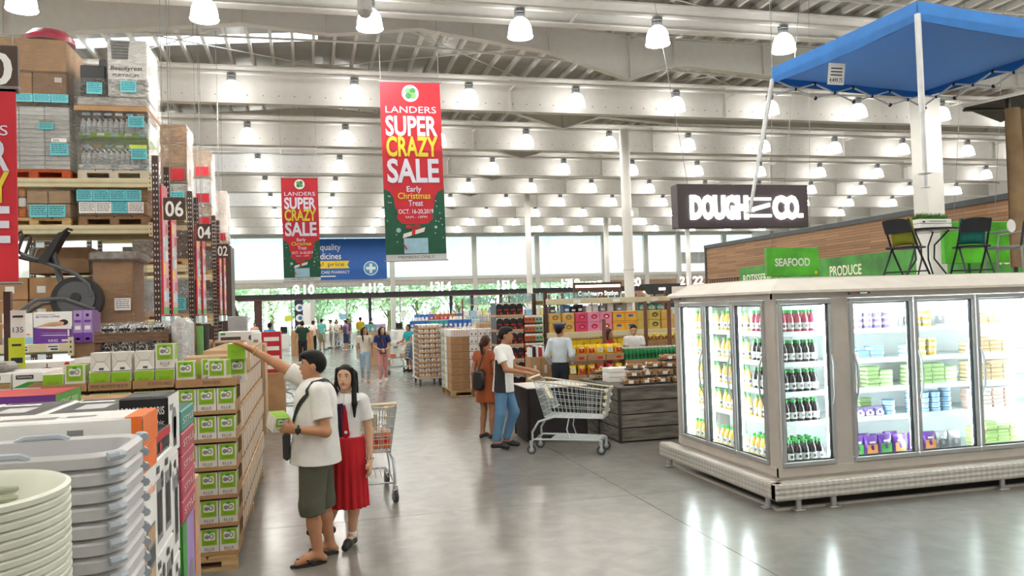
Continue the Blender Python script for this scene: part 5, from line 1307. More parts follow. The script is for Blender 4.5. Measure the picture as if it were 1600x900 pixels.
# shelves, light tubes
SZ = (0.40, 0.79, 1.08, 1.37, 1.67)
for i, z in enumerate(SZ[1:]):
    part('shelf', MB().box(FX0 + 0.14, FX1 - 0.1, FY0 + 0.16, FY0 + 0.72, z - 0.022, z, SHELFW).box(FX0 + 0.14, FX1 - 0.1, FY0 + 0.145, FY0 + 0.16, z - 0.035, z + 0.012, SHELFW))
    part('shelf', MB().box(FX0 + 0.16, FX0 + 0.66, FY0 + 0.17, FY1 - 0.08, z - 0.022, z, SHELFW).box(FX0 + 0.145, FX0 + 0.16, FY0 + 0.17, FY1 - 0.08, z - 0.035, z + 0.012, SHELFW))
tb = MB().lathe([(0.014, 0), (0.014, 1.5)], TUBE, 8).mesh('light_tube')
for x in (4.90, 5.16, 5.86, 6.61, 7.33, 7.54, 8.05, 8.57): ob('light_tube', tb, fr, (x, FY0 + 0.075, 0.46))
for y in (7.06, 7.62, 8.25, 8.86): ob('light_tube', tb, fr, (FX0 + 0.075, y, 0.46))
lt = MB().lathe([(0.014, 0), (0.014, 2.9)], TUBE, 8).mesh('light_tube_top')
o = ob('light_tube', lt, fr, (5.15, FY0 + 0.1, 2.02)); o.rotation_euler = (0, PI / 2, 0)
# --- products: capped juice bottles
CAPG = M('cap_green', '#2fa84a', 0.35); LBL = M('bottle_paper', '#eef0ee', 0.5)
def juice(name, col, label_dark=False):
    jm = M(name, col, 0.12, var=0.04, coat=0.3)
    b = MB(); b.lathe([(0.0, 0), (0.033, 0.002), (0.037, 0.012), (0.037, 0.12), (0.035, 0.14), (0.02, 0.178), (0.015, 0.188), (0.015, 0.196)], jm, 10)
    b.lathe([(0.0378, 0.035), (0.0378, 0.098)], LBL, 10)
    for a in (-PI / 2, PI): b.disc(0, 0.066, 0.017, 0.017, (0.0385 * math.cos(a), 0.0385 * math.sin(a), 0), (-math.sin(a), math.cos(a), 0), Z3, M('label_mark', '#5a4a48', 0.5), 8)
    me = b.mesh('juice_bottle')
    c = MB().lathe([(0.019, 0.194), (0.0195, 0.222), (0.0, 0.224)], CAPG, 10).mesh('cap')
    return me, c
J_DARK = juice('juice_dark', '#2c1f24'); J_RED = juice('juice_red', '#b0405a'); J_ORANGE = juice('juice_orange', '#f2c163'); J_CLEAR = juice('juice_berry', '#53303c')
def bottle(j, x, y, z, label, grp):
    t = thing('juice_bottle', label, 'bottle', (x, y, z), random.uniform(-0.25, 0.25), grp)
    ob('bottle_body', j[0], t); ob('cap', j[1], t)
SN = ('lowest', 'second lowest', 'middle', 'second highest', 'highest')
for i, z in enumerate(SZ):     # corner door on the front
    rows = 4 if i == 0 else 2
    for r in range(rows):
        for k in range(6):
            bottle(J_RED if i == 4 else J_DARK, 4.435 + k * 0.083 + (0.02 if r % 2 else 0), FY0 + (0.20 if i else 0.15) + r * 0.085, z + 0.001, '%s juice bottle with green cap, %s shelf behind the corner door' % ('pale red' if i == 4 else 'dark', SN[i]), 'bottles on the %s shelf behind the corner door' % SN[i])
for dno, (ya, yb) in enumerate(((7.06, 7.6), (7.66, 8.24), (8.30, 8.86))):
    for i, z in enumerate(SZ):
        for r in range(1 if dno else 2):
            for k in range(6):
                y = ya + 0.05 + k * (yb - ya - 0.1) / 5
                if dno == 0: j, nm = (J_RED, 'red') if i == 4 else ((J_DARK, 'dark') if (i in (1, 2, 3) or k < 3) else (J_ORANGE, 'orange'))
                else: j, nm = J_ORANGE, 'orange'
                if dno == 0 and i == 1 and k > 3: j, nm = J_ORANGE, 'orange'
                if dno == 0 and r == 0 and y < 7.4 and FX0 + 0.2 + r * 0.09 > 4.40: pass
                bottle(j, FX0 + 0.20 + r * 0.09 - (0.0 if i else 0.05), y + (0.0 if r == 0 else 0.03), z + 0.001, '%s juice bottle with green cap, %s shelf behind the %s side door' % (nm, SN[i], ('near', 'middle', 'far')[dno]), '%s bottles on the %s shelf of the %s side door' % (nm, SN[i], ('near', 'middle', 'far')[dno]))
# --- tubs, packs and bags behind the front doors
def tub_mesh(r, h, body, lid, lab):
    b = MB(); b.lathe([(0.0, 0), (r * 0.86, 0.001), (r * 0.95, h * 0.86)], body, 12); b.lathe([(r * 0.93, h * 0.25), (r * 0.965, h * 0.7)], lab, 12); bm_ = b.mesh('tub_body')
    l = MB().lathe([(r, h * 0.84), (r * 1.02, h * 0.87), (r, h * 0.99), (r * 0.9, h), (0, h)], lid, 12).mesh('tub_lid'); return bm_, l
T_BLUE = tub_mesh(0.062, 0.052, WHT, M('lid_blue', '#3f87c4', 0.4), LBLUE); T_YEL = tub_mesh(0.062, 0.062, WHT, M('lid_cream', '#e9d9a0', 0.4), M('label_butter', '#e0b64c', 0.5)); T_WHT = tub_mesh(0.055, 0.06, WHT, WHT, LPURP)
def flatpack(body, top, w_=0.15, d_=0.11, h_=0.042):
    b = MB().cbox(0, w_, 0, d_, 0, h_ * 0.8, body, 0.008); b.rect(w_ * 0.1, h_ * 0.2, w_ * 0.8, h_ * 0.5, (0, -0.0015, 0), X3, Z3, top)
    return b.mesh('pack_body'), MB().cbox(-0.003, w_ + 0.003, -0.003, d_ + 0.003, h_ * 0.8, h_ * 0.98, top, 0.004).mesh('pack_lid')
P_GRN = flatpack(M('pack_pale_green', '#cfdcae', 0.4), M('lid_pale_green', '#9fbf7c', 0.4)); P_TAN = flatpack(M('pack_tan', '#e2d2b2', 0.4), M('lid_tan', '#cfae84', 0.4)); P_PNK = flatpack(M('pack_meat', '#d9b0a0', 0.4), M('lid_clear', '#efe6e0', 0.25)); P_WB = flatpack(WHT, LBLUE); P_WP = flatpack(WHT, M('lid_violet', '#8f86b8', 0.4)); P_LIME = flatpack(M('pack_lime', '#c6d890', 0.4), M('lid_lime', '#b5cf86', 0.4))
def place(pr, x, y, z, label, grp, nm='food_tub', cat='tub'):
    t = thing(nm, label, cat, (x, y, z), 0.0, grp); ob(pr[0].name.split('.')[0], pr[0], t); ob(pr[1].name.split('.')[0], pr[1], t)
def stacks(pr, x0, x1, step, z, hs, step_z, what, where, nm='food_tub', cat='tub', y=FY0 + 0.2):
    n = int((x1 - x0) / step + 0.5)
    for k in range(n):
        for s_ in range(hs[k % len(hs)]):
            place(pr, x0 + k * step, y + random.uniform(-0.006, 0.006), z + 0.002 + s_ * step_z, '%s, %s stack from left, %s' % (what, ORD[k], where), what + ', ' + where, nm, cat)
W1, W2, W3 = 'first wide door', 'second wide door', 'rightmost door'
stacks(T_WHT, 5.25, 5.85, 0.115, SZ[4], (3, 4, 3), 0.061, 'small white tub with violet label', 'top shelf ' + W1)
stacks(P_WB, 5.2, 5.7, 0.16, SZ[3], (3, 2, 3), 0.042, 'flat white and blue pack', 'second shelf ' + W1, 'food_pack', 'pack')
stacks(P_TAN, 5.2, 5.36, 0.16, SZ[2], (2, 2), 0.042, 'tan flat pack', 'middle shelf ' + W1, 'food_pack', 'pack')
stacks(P_GRN, 5.46, 5.82, 0.155, SZ[2], (5, 4, 3), 0.042, 'pale green flat pack', 'middle shelf ' + W1, 'food_pack', 'pack')
stacks(P_GRN, 5.45, 5.62, 0.16, SZ[1] + 0.0, (4,), 0.042, 'pale green flat pack', 'fourth shelf ' + W1, 'food_pack', 'pack', FY0 + 0.32)
stacks(T_BLUE, 5.70, 5.85, 0.13, SZ[1], (3, 4), 0.053, 'white tub with blue lid', 'fourth shelf ' + W1)
stacks(T_YEL, 6.05, 6.35, 0.13, SZ[4], (2, 3), 0.063, 'butter yellow tub', 'top shelf ' + W2)
stacks(T_YEL, 6.10, 6.38, 0.13, SZ[3], (3, 3), 0.063, 'butter yellow tub', 'second shelf ' + W2)
stacks(P_WB, 5.93, 6.08, 0.16, SZ[3], (3,), 0.042, 'flat white pack', 'second shelf ' + W2, 'food_pack', 'pack')
stacks(P_GRN, 5.94, 6.55, 0.155, SZ[2], (5, 5, 5, 4), 0.042, 'pale green flat pack', 'middle shelf ' + W2, 'food_pack', 'pack')
stacks(T_BLUE, 5.98, 6.55, 0.135, SZ[1], (5, 4, 4, 5), 0.053, 'white tub with blue lid', 'fourth shelf ' + W2)
stacks(P_TAN, 6.68, 7.2, 0.155, SZ[4], (2, 3), 0.042, 'tan flat pack', 'top shelf ' + W3, 'food_pack', 'pack')
stacks(P_TAN, 6.68, 7.25, 0.155, SZ[3], (3, 4, 3), 0.042, 'tan flat pack', 'second shelf ' + W3, 'food_pack', 'pack')
stacks(P_TAN, 6.68, 7.25, 0.155, SZ[2], (5, 4, 5), 0.042, 'tan flat pack', 'middle shelf ' + W3, 'food_pack', 'pack')
stacks(P_PNK, 6.68, 7.25, 0.155, SZ[1], (5, 5, 5), 0.042, 'pinkish flat meat pack', 'fourth shelf ' + W3, 'food_pack', 'pack')
stacks(P_LIME, 6.68, 7.25, 0.155, SZ[0], (5, 6, 5), 0.042, 'lime green flat pack', 'lowest shelf ' + W3, 'food_pack', 'pack', FY0 + 0.15)
# pillow bags
def bag_mesh(w_, h_, d_, mat, lab):
    m = MB(); n, k = 12, 9; vs = []
    for j in range(k):
        v = j / (k - 1)
        for i in range(n):
            a = 2 * PI * i / n
            t_ = (math.sin(PI * min(1, max(0, v * 0.86 + 0.1)))) ** 0.5
            vs.append((w_ / 2 * math.copysign(abs(math.cos(a)) ** 0.5, math.cos(a)) * (0.94 + 0.06 * math.cos(5 * v)), d_ / 2 * math.sin(a) * t_ + 0.006 * math.sin(7 * v + 3 * a), h_ * v))
    fs = [(j * n + i, j * n + (i + 1) % n, (j + 1) * n + (i + 1) % n, (j + 1) * n + i) for j in range(k - 1) for i in range(n)] + [tuple(range(n))[::-1], tuple((k - 1) * n + i for i in range(n))]
    m.add(vs, fs, mat, True)
    b = m.mesh('bag_body')
    l = MB(); l.rrect(-w_ * 0.36, h_ * 0.15, w_ * 0.72, h_ * 0.45, 0.01, (0, -d_ * 0.51, 0), X3, Z3, lab); l.rect(-w_ * 0.2, h_ * 0.66, w_ * 0.4, h_ * 0.1, (0, -d_ * 0.5, 0), X3, Z3, WHT)
    return b, l.mesh('bag_label')
PB = [bag_mesh(0.17, 0.21, 0.09, M('bag_purple', '#5c2f85', 0.3, var=0.2, scale=10), GRN2), bag_mesh(0.17, 0.2, 0.09, M('bag_purple', '#5c2f85', 0.3), M('label_food', '#d8894a', 0.4)), bag_mesh(0.16, 0.19, 0.09, M('bag_silver', '#a9a6a6', 0.25, var=0.3, scale=12), DGREY)]
for r in range(2):
    for k in range(4): place(PB[(k + r) % 2], 5.27 + k * 0.165, FY0 + 0.17 + r * 0.11, SZ[0] + 0.001, 'purple pillow bag of food, %s from left, %s row %s' % (ORD[k], ('front', 'back')[r], W1), 'purple bags on the lowest shelf', 'food_bag', 'bag')
for k in range(4): place(PB[(1, 1, 2, 2)[k]], 5.98 + k * 0.155, FY0 + 0.18, SZ[0] + 0.001, '%s pillow bag, %s from left %s' % (('purple', 'purple', 'silver', 'silver')[k], ORD[k], W2), 'purple bags on the lowest shelf', 'food_bag', 'bag')
PBS = bag_mesh(0.13, 0.1, 0.08, M('bag_violet_small', '#6a4a92', 0.3), WHT)
for k in range(4): place(PBS, 5.22 + k * 0.115, FY0 + 0.2, SZ[1] + 0.001, 'small violet cheese bag, %s from left %s' % (ORD[k], W1), 'small violet bags', 'food_bag', 'bag')
for k in range(3): place(PB[2] if k != 1 else PBS, 6.02 + k * 0.2, FY0 + 0.3, SZ[4] + 0.001, 'wrapped salad bag, %s on the top shelf %s' % (ORD[k], W2), 'bags on the top shelf', 'food_bag', 'bag')
for k in range(4): place(bag_mesh(0.15, 0.12, 0.1, M('bag_tan_%d' % (k % 2), ('#d9c19a', '#9fb08a')[k % 2], 0.35, var=0.2, scale=14), OFFW), 6.72 + k * 0.16, FY0 + 0.3, SZ[4] + 0.001, 'tan food bag, %s on the top shelf %s' % (ORD[k], W3), 'bags on the top shelf right', 'food_bag', 'bag')
# ------------------------------------------------------------------ furniture shown on top of the cooler
ZR = 2.214
CHK = M('chair_black', '#23272d', 0.5, var=0.05)
def folding_chair(x, y, rz, label, cush_col, cush_name, s=0.82):
    t = thing('folding_chair', label, 'chair', (x, y, ZR), rz, 'black folding chairs on the cooler')
    def q(*p): return tuple(v * s for v in p)
    # chair faces local +y ; front is +y
    for sx in (-1, 1):
        MB().tube([q(sx * 0.215, 0.26, 0.012), q(sx * 0.21, -0.02, 0.45), q(sx * 0.20, -0.20, 0.86)], 0.013, CHK, 6).build('front_leg', t)
        MB().tube([q(sx * 0.195, -0.27, 0.012), q(sx * 0.19, -0.05, 0.42), q(sx * 0.19, 0.06, 0.46)], 0.012, CHK, 6).build('rear_leg', t)
    m = MB(); m.cbox(*[v * s for v in (-0.205, 0.205, -0.19, 0.21, 0.435, 0.465)], CHK, 0.012); m.build('seat', t)
    m = MB()
    vs = []; n = 9
    for i in range(n):
        xx = -0.21 + 0.42 * i / (n - 1); dy = -0.03 * (1 - (xx / 0.21) ** 2)
        for (yy, zz) in ((-0.135, 0.66), (-0.205, 0.87)):
            for d in (0, -0.018): vs.append(q(xx, yy + dy + d, zz - (0.03 * (xx / 0.21) ** 2 if zz > 0.8 else 0)))
    fs = []
    for i in range(n - 1):
        a = i * 4; b = a + 4
        fs += [(a, a + 2, b + 2, b), (a + 1, b + 1, b + 3, a + 3), (a + 2, a + 3, b + 3, b + 2), (a, b, b + 1, a + 1)]
    fs += [(0, 1, 3, 2), ((n - 1) * 4, (n - 1) * 4 + 2, (n - 1) * 4 + 3, (n - 1) * 4 + 1)]
    m.add(vs, fs, CHK, True); m.build('backrest', t)
    MB().tube([q(-0.213, 0.2, 0.10), q(0.213, 0.2, 0.10)], 0.009, CHK, 5).build('stretcher', t); MB().tube([q(-0.193, -0.23, 0.09), q(0.193, -0.23, 0.09)], 0.009, CHK, 5).build('stretcher', t)
    # cushion leaning on the backrest
    c = M(cush_name, cush_col, 0.75, var=0.06, bump=0.2, bscale=60)
    cm = MB(); n = 10; vs = []
    for side in (1, -1):
        for j in range(n):
            for i in range(n):
                u, v = -1 + 2 * i / (n - 1), -1 + 2 * j / (n - 1)
                th = 0.075 * ((1 - u ** 4) * (1 - v ** 4)) ** 0.6
                vs.append((u * 0.21 * (1 - 0.08 * (1 - v * v)), side * th, v * 0.21 * (1 - 0.08 * (1 - u * u))))
    fs = []
    for sd in range(2):
        for j in range(n - 1):
            for i in range(n - 1):
                a = sd * n * n + j * n + i; f = (a, a + 1, a + n + 1, a + n); fs.append(f if sd else f[::-1])
    cm.add([q(*p) for p in vs], fs, c, True)
    co = cm.mesh('cushion')
    cu = ob('cushion', co, None); cu.matrix_world = Matrix.Translation((x, y, ZR)) @ Matrix.Rotation(rz, 4, 'Z') @ Matrix.Translation(q(0.0, -0.05, 0.675)) @ Matrix.Rotation(0.32, 4, 'X')
    tag(cu, '%s square cushion leaning on the %s black folding chair' % (('olive green', 'left') if 'olive' in cush_name else ('teal green', 'right')), 'cushion')
    return t
folding_chair(7.03, 8.30, -1.3, 'black folding chair with olive cushion on the cooler roof', '#8f9426', 'cushion_olive')
folding_chair(7.95, 8.25, -0.35, 'black folding chair with teal cushion on the cooler roof', '#1f7a72', 'cushion_teal')
t = thing('bistro_table', 'round dark bistro table with bent legs between the folding chairs', 'table', (7.68, 8.72, ZR))
m = MB(); m.lathe([(0.40, 0.60), (0.41, 0.605), (0.41, 0.62), (0.40, 0.625), (0, 0.625)], M('table_glass_brown', '#5a4038', 0.15), 28); m.build('table_top', t)
MB().tube([(0.41 * math.cos(a), 0.41 * math.sin(a), 0.613) for a in np.linspace(0, 2 * PI, 29)[:-1]], 0.012, CHK, 6, closed=True).build('rim', t)
for k in range(4):
    a = k * PI / 2 + 0.5; c, s_ = math.cos(a), math.sin(a)
    MB().tube([(0.30 * c, 0.30 * s_, 0.6), (0.12 * c, 0.12 * s_, 0.42), (0.11 * c, 0.11 * s_, 0.25), (0.28 * c, 0.28 * s_, 0.0)], 0.011, CHK, 6).build('leg', t)
t = thing('planter', 'white slatted planter box of clipped grass on the bistro table', 'planter', (7.68, 8.60, ZR + 0.628))
m = MB(); m.cbox(-0.24, 0.24, -0.09, 0.09, 0, 0.055, WHT, 0.005); m.cbox(-0.24, 0.24, -0.09, 0.09, 0.06, 0.115, WHT, 0.005); m.rrect(-0.2, 0.07, 0.04, 0.02, 0.008, (0, -0.092, 0), X3, Z3, BLK); m.rect(-0.1, 0.082, 0.26, 0.008, (0, -0.092, 0), X3, Z3, DGREY); m.build('trough', t)
g = MB(); R = random.Random(3); GRS = M('grass_clipped', '#4f7a32', 0.8, var=0.3, scale=30)
for i in range(700):
    x, y = R.uniform(-0.22, 0.22), R.uniform(-0.075, 0.075); h_ = R.uniform(0.05, 0.1); dx = R.gauss(0, 0.012); dy = R.gauss(0, 0.012)
    g.add([(x - 0.005, y, 0.11), (x + 0.005, y, 0.11), (x + dx, y + dy, 0.11 + h_)], [(0, 1, 2)], GRS)
g.box(-0.225, 0.225, -0.08, 0.08, 0.10, 0.125, GRS); g.build('grass', t, kind='stuff')
t = thing('garden_chair', 'grey metal garden chair with arched mesh back on the cooler, right edge', 'chair', (8.62, 8.35, ZR), 0.5)
GM = M('chair_grey_metal', '#9a9c9c', 0.4, metal=0.4); MESHK = M('mesh_black', '#33302e', 0.6)
for sx in (-1, 1):
    MB().tube([(sx * 0.24, 0.2, 0), (sx * 0.24, 0.2, 0.36)], 0.014, GM, 6).build('leg', t); MB().tube([(sx * 0.23, -0.22, 0), (sx * 0.23, -0.2, 0.36)], 0.014, GM, 6).build('leg', t)
    MB().tube([(sx * 0.24, 0.2, 0.36), (sx * 0.26, 0.18, 0.54), (sx * 0.26, -0.15, 0.57)], 0.013, GM, 6).build('armrest', t)
m = MB(); m.cbox(-0.24, 0.24, -0.2, 0.22, 0.34, 0.375, GM, 0.01); m.build('seat', t)
MB().tube([(-0.25, -0.2, 0.36), (-0.26, -0.24, 0.62), (-0.2, -0.26, 0.74), (0, -0.27, 0.79), (0.2, -0.26, 0.74), (0.26, -0.24, 0.62), (0.25, -0.2, 0.36)], 0.014, CHK, 6).build('back_frame', t)
MB().tube([(-0.2, -0.235, 0.6), (0, -0.25, 0.72), (0.2, -0.235, 0.6)], 0.01, CHK, 6).build('back_arch', t)
for k in range(5): MB().tube([(-0.23, -0.215, 0.42 + k * 0.04), (0.23, -0.215, 0.42 + k * 0.04)], 0.006, MESHK, 4).build('back_bar', t)
for k in range(4): MB().tube([(-0.2 + k * 0.13, -0.25, 0.6), (-0.1 + k * 0.1, -0.215, 0.42)], 0.006, CHK, 4).build('lattice_bar', t)
o = MB().lathe([(0.0, -0.008), (0.075, -0.008), (0.08, 0), (0.075, 0.008), (0, 0.008)], WHT, 20).build('round_tag', None, (8.33, 8.02, ZR + 0.60)); o.rotation_euler = (PI / 2, 0, 0.2); tag(o, 'small round white price tag on the arm of the grey chair', 'tag')
# ------------------------------------------------------------------ hanging blue canopy
CB = M('canopy_blue', '#1d74c4', 0.6, var=0.05, bump=0.1, bscale=25); CBI = translucent('canopy_cloth_lit', '#86a6cc', '#86aed8', 0.3, 0.4); POLE = M('pole_white_steel', '#e3e6e8', 0.35, metal=0.2); JNT = M('joint_black', '#1c1f22', 0.5)  # paler blue of the top paints in lamp light coming through the cloth
t = thing('pop_up_canopy', 'bright blue pop-up canopy hanging over the cooler with white legs', 'canopy', (0, 0, 0))
cN, cL, cF, cR = np.array((6.36, 7.18, 5.0)), np.array((6.15, 9.62, 5.0)), np.array((8.87, 10.0, 5.0)), np.array((9.08, 7.56, 5.0))
cor = [cN, cL, cF, cR]; apex = sum(cor) / 4 + np.array((0, 0, 0.55))
m = MB()
for i in range(4):
    a, b = cor[i], cor[(i + 1) % 4]; n = 8; vs = []
    for j in range(n + 1):
        for k in range(n + 1 - 0):
            u = k / n; v = j / n
            p = (a * (1 - u) + b * u) * (1 - v) + apex * v
            p = p - np.array((0, 0, 0.10 * math.sin(PI * u) * math.sin(PI * v)))
            vs.append(p + np.array((0, 0, 0.01)))
    fs = [(j * (n + 1) + k, j * (n + 1) + k + 1, (j + 1) * (n + 1) + k + 1, (j + 1) * (n + 1) + k) for j in range(n) for k in range(n)]
    m.add(vs, fs, CBI, True); m.add([p + np.array((0, 0, 0.012)) for p in vs], [f[::-1] for f in fs], CBI, True)
m.build('canopy_top', t)
for i in range(4):
    a, b = cor[i], cor[(i + 1) % 4]; m = MB(); n = 16; vs = []
    d = (b - a); nn = np.array((d[1], -d[0], 0)); nn = nn / np.linalg.norm(nn)
    for k in range(n + 1):
        u = k / n; p = a + d * u; w_ = 0.012 * math.sin(u * 23 + i)
        sag = -0.03 * math.sin(PI * u)
        for z in (0.14 + sag * 0.3, 0.05, -0.07 + sag):
            vs.append(p + np.array((0, 0, z)) + nn * (w_ * (0.14 - z)))
    fs = [(k * 3 + j, k * 3 + j + 1, (k + 1) * 3 + j + 1, (k + 1) * 3 + j) for k in range(n) for j in range(2)]
    m.add(vs, fs, CB, True); m.add([p - nn * 0.006 for p in map(np.array, vs)], [f[::-1] for f in fs], CB, True); m.build('valance', t)
def seg(p, q, r=0.016, name='truss_bar', mat=None): MB().tube([tuple(p), tuple(q)], r, mat or POLE, 6).build(name, t)
for i in range(4):
    if i in (0, 3): continue
    a, b = cor[i], cor[(i + 1) % 4]; N_ = 4
    up, lo = np.array((0, 0, -0.04)), np.array((0, 0, -0.24)); inn = (apex * [1, 1, 0] + np.array((0, 0, 5.0)) - (a + b) / 2); inn = inn / np.linalg.norm(inn) * 0.05
    for k in range(N_):
        p, q = a + (b - a) * k / N_ + inn, a + (b - a) * (k + 1) / N_ + inn
        seg(p + up, q + lo, 0.013); seg(p + lo, q + up, 0.013)
        c = (p + q) / 2 + (up + lo) / 2
        MB().ell(tuple(c), (0.025, 0.025, 0.025), JNT, 6, 4).build('joint', t); MB().ell(tuple(q + lo), (0.028, 0.028, 0.028), JNT, 6, 4).build('joint', t); MB().ell(tuple(q + up), (0.028, 0.028, 0.028), JNT, 6, 4).build('joint', t)
legs = {0: ((6.36, 7.18, 5.0), (6.37, 7.18, 3.30)), 1: ((6.15, 9.62, 4.98), (5.72, 9.6, 3.18)), 2: ((8.87, 10, 5.0), (8.87, 10, 3.6)), 3: ((9.08, 7.56, 5.0), (9.1, 7.56, 3.4))}
for k, (p, q) in legs.items():
    p, q = np.array(p), np.array(q); MB().tube([tuple(p), tuple(p + (q - p) * 0.62)], 0.032, POLE, 8).tube([tuple(p + (q - p) * 0.6), tuple(q)], 0.025, POLE, 8).build('leg', t)
    MB().cbox(q[0] - 0.05, q[0] + 0.05, q[1] - 0.05, q[1] + 0.05, q[2] - 0.015, q[2], POLE, 0.004).build('foot', t)
for p in ((6.36, 7.18, 5.1), (6.15, 9.62, 5.1), (8.87, 10.0, 5.1), (9.08, 7.56, 5.1)): MB().tube([p, (p[0], p[1], roof_z(p[0]) - 0.02)], 0.004, GREY, 4).build('hanging_wire', t)
tg = MB(); tg.add([(0, 0, 0), (0.20, 0, 0.0), (0.20, 0.0, 0.26), (0, 0, 0.26)], [(0, 1, 2, 3)], WHT)
tg.box(0, 0.2, 0.001, 0.004, 0, 0.26, WHT)
tg.text('4,499.75', (0.1, -0.003, 0.03), X3, Z3, 0.05, INK, width=0.16, center=True, weight=0.01)
for k in range(3): tg.rect(0.03, 0.19 - 0.04 * k, 0.14, 0.014, (0, -0.003, 0), X3, Z3, INK)
o = tg.build('price_card', None, (6.22, 8.55, 4.62), -0.25); o.rotation_euler = (0.1, 0.08, -0.25); tag(o, 'white price card reading 4,499.75 hung inside the blue canopy', 'price card')
# beige gazebo at the right edge
t = thing('gazebo', 'dark roofed gazebo with hanging brown curtains at the right edge', 'gazebo', (0, 0, 0))
BC = M('curtain_brown', '#9a7f5e', 0.8, var=0.1, scale=5, bump=0.2)
m = MB(); vs = []; n = 26
for j in range(9):
    v = j / 8
    for i in range(n):
        u = i / (n - 1); vs.append((9.32 + 1.0 * u + 0.05 * math.sin(1.5 * v + u * 3), 9.0 + 0.05 * math.sin(u * 26 + v) + 0.02 * math.sin(u * 55), 2.35 + 2.2 * v - (0 if u > 0.02 else 0.02)))
fs = [(j * n + i, j * n + i + 1, (j + 1) * n + i + 1, (j + 1) * n + i) for j in range(8) for i in range(n - 1)]
m.add(vs, fs, BC, True); m.add([(a, b + 0.012, c) for a, b, c in vs], [f[::-1] for f in fs], BC, True); m.build('curtain', t)
GR_ = [(8.62, 9.0, 4.52), (10.9, 8.75, 5.02), (10.9, 10.6, 4.75)]
m = MB(); m.add(GR_, [(2, 1, 0)], M('gazebo_roof_dark', '#4a4441', 0.7)); m.add([(8.60, 8.98, 4.55), (10.9, 8.73, 5.06), (10.9, 10.6, 5.1), (8.62, 9.0, 4.515), (10.9, 8.73, 4.99)], [(0, 1, 2), (3, 4, 1, 0)], OFFW); m.build('roof', t)
MB().tube([(9.45, 9.06, 2.22), (9.45, 9.06, 4.7)], 0.03, M('pole_dark', '#3a322d', 0.5), 8).build('post', t)
MB().tube([(8.7, 9.05, 4.5), (10.6, 9.9, 4.78)], 0.02, M('pole_dark', '#3a322d', 0.5), 6).build('rafter_bar', t)
# ------------------------------------------------------------------ pallets of boxes beside the main aisle
def d_dots(m, w_, d_, h_):
    F = ((0, -0.002, 0), X3, Z3)
    for a in (0.32, 0.78): m.disc(w_ * a, h_ * 0.3, w_ * 0.09, h_ * 0.12, *F, M('dot_maroon', '#7e2a30', 0.5), 8)
def d_dashes(m, w_, d_, h_):
    F = ((0, -0.002, 0), X3, Z3); m.rect(w_ * 0.2, h_ * 0.55, w_ * 0.16, h_ * 0.1, *F, CARDK)
    for k in range(3): m.rect(w_ * 0.62, h_ * (0.25 + 0.22 * k), w_ * 0.34, h_ * 0.1, *F, CARDK)
def box_mesh(w_, d_, h_, mat, deco=None, b=0.006):
    m = MB(); m.cbox(0, w_, 0, d_, 0, h_, mat, b)
    if deco: deco(m, w_, d_, h_)
    return m.mesh('box')
t = thing('pallet', 'wooden pallet under the brown and white box stack in mid aisle', 'pallet'); pallet(t, 3.1, 4.3, 18.3, 19.7, 0.0, 0.14)
bmA = box_mesh(0.42, 0.6, 0.172, CARD, d_dashes); bmB = box_mesh(0.205, 0.3, 0.165, WHT, d_dots); bmT = box_mesh(0.42, 0.6, 0.165, WHT, lambda m, w_, d_, h_: [m.rect(w_ * (0.2 + 0.13 * c), h_ * (0.2 + 0.25 * r), 0.02, 0.022, (0, -0.002, 0), X3, Z3, RED) for c in range(6) for r in range(3)])
GW = box_mesh(0.3, 0.14, 0.165, WHT, None); 
gw2 = MB(); gw2.cbox(0, 0.3, 0, 0.2, 0, 0.165, M('pack_pale_lime', '#d5dcae', 0.5, var=0.1), 0.005); gw2.rect(0.02, 0.02, 0.16, 0.06, (-0.002, 0.18, 0), NY3, Z3, GRN); GW2 = gw2.mesh('box')
lil = box_mesh(0.3, 0.2, 0.165, M('pack_lilac_blue', '#b9bfda', 0.5, var=0.12), None)
for k in range(8):
    z = 0.142 + k * 0.176
    tag(ob('carton', bmA if k < 7 else bmT, None, (3.13, 18.32, z)), ('brown carton with printed dashes, %s layer up in the mid aisle stack' % ORD[k]) if k < 7 else 'long white carton with red dots on top of the mid aisle stack', 'carton', 'brown cartons in the mid aisle stack')
    for c in range(3): tag(ob('appliance_box', bmB, None, (3.56 + c * 0.215, 18.33, z)), 'white box with two maroon dots, %s layer up, %s column of the mid aisle stack' % (ORD[k], ORD[c]), 'box', 'white dotted boxes')
    for j in range(2): tag(ob('appliance_box', GW, None, (3.125, 18.94 + j * 0.15, z)), 'narrow white box on the side of the mid aisle stack, %s layer up, %s' % (ORD[k], ('front', 'back')[j]), 'box', 'narrow white side boxes')
    tag(ob('appliance_box', GW2, None, (3.115, 19.25, z)), 'pale lime pack on the side of the mid aisle stack, %s layer up' % ORD[k], 'box', 'pale lime packs')
    tag(ob('appliance_box', lil, None, (3.11, 19.47, z)), 'lilac blue pack at the back of the mid aisle stack, %s layer up' % ORD[k], 'box', 'lilac packs')
tag(MB().cbox(3.44, 4.25, 18.95, 19.65, 0.142, 1.5, CARD, 0.01).build('large_carton'), 'brown carton core inside the mid aisle stack', 'carton')
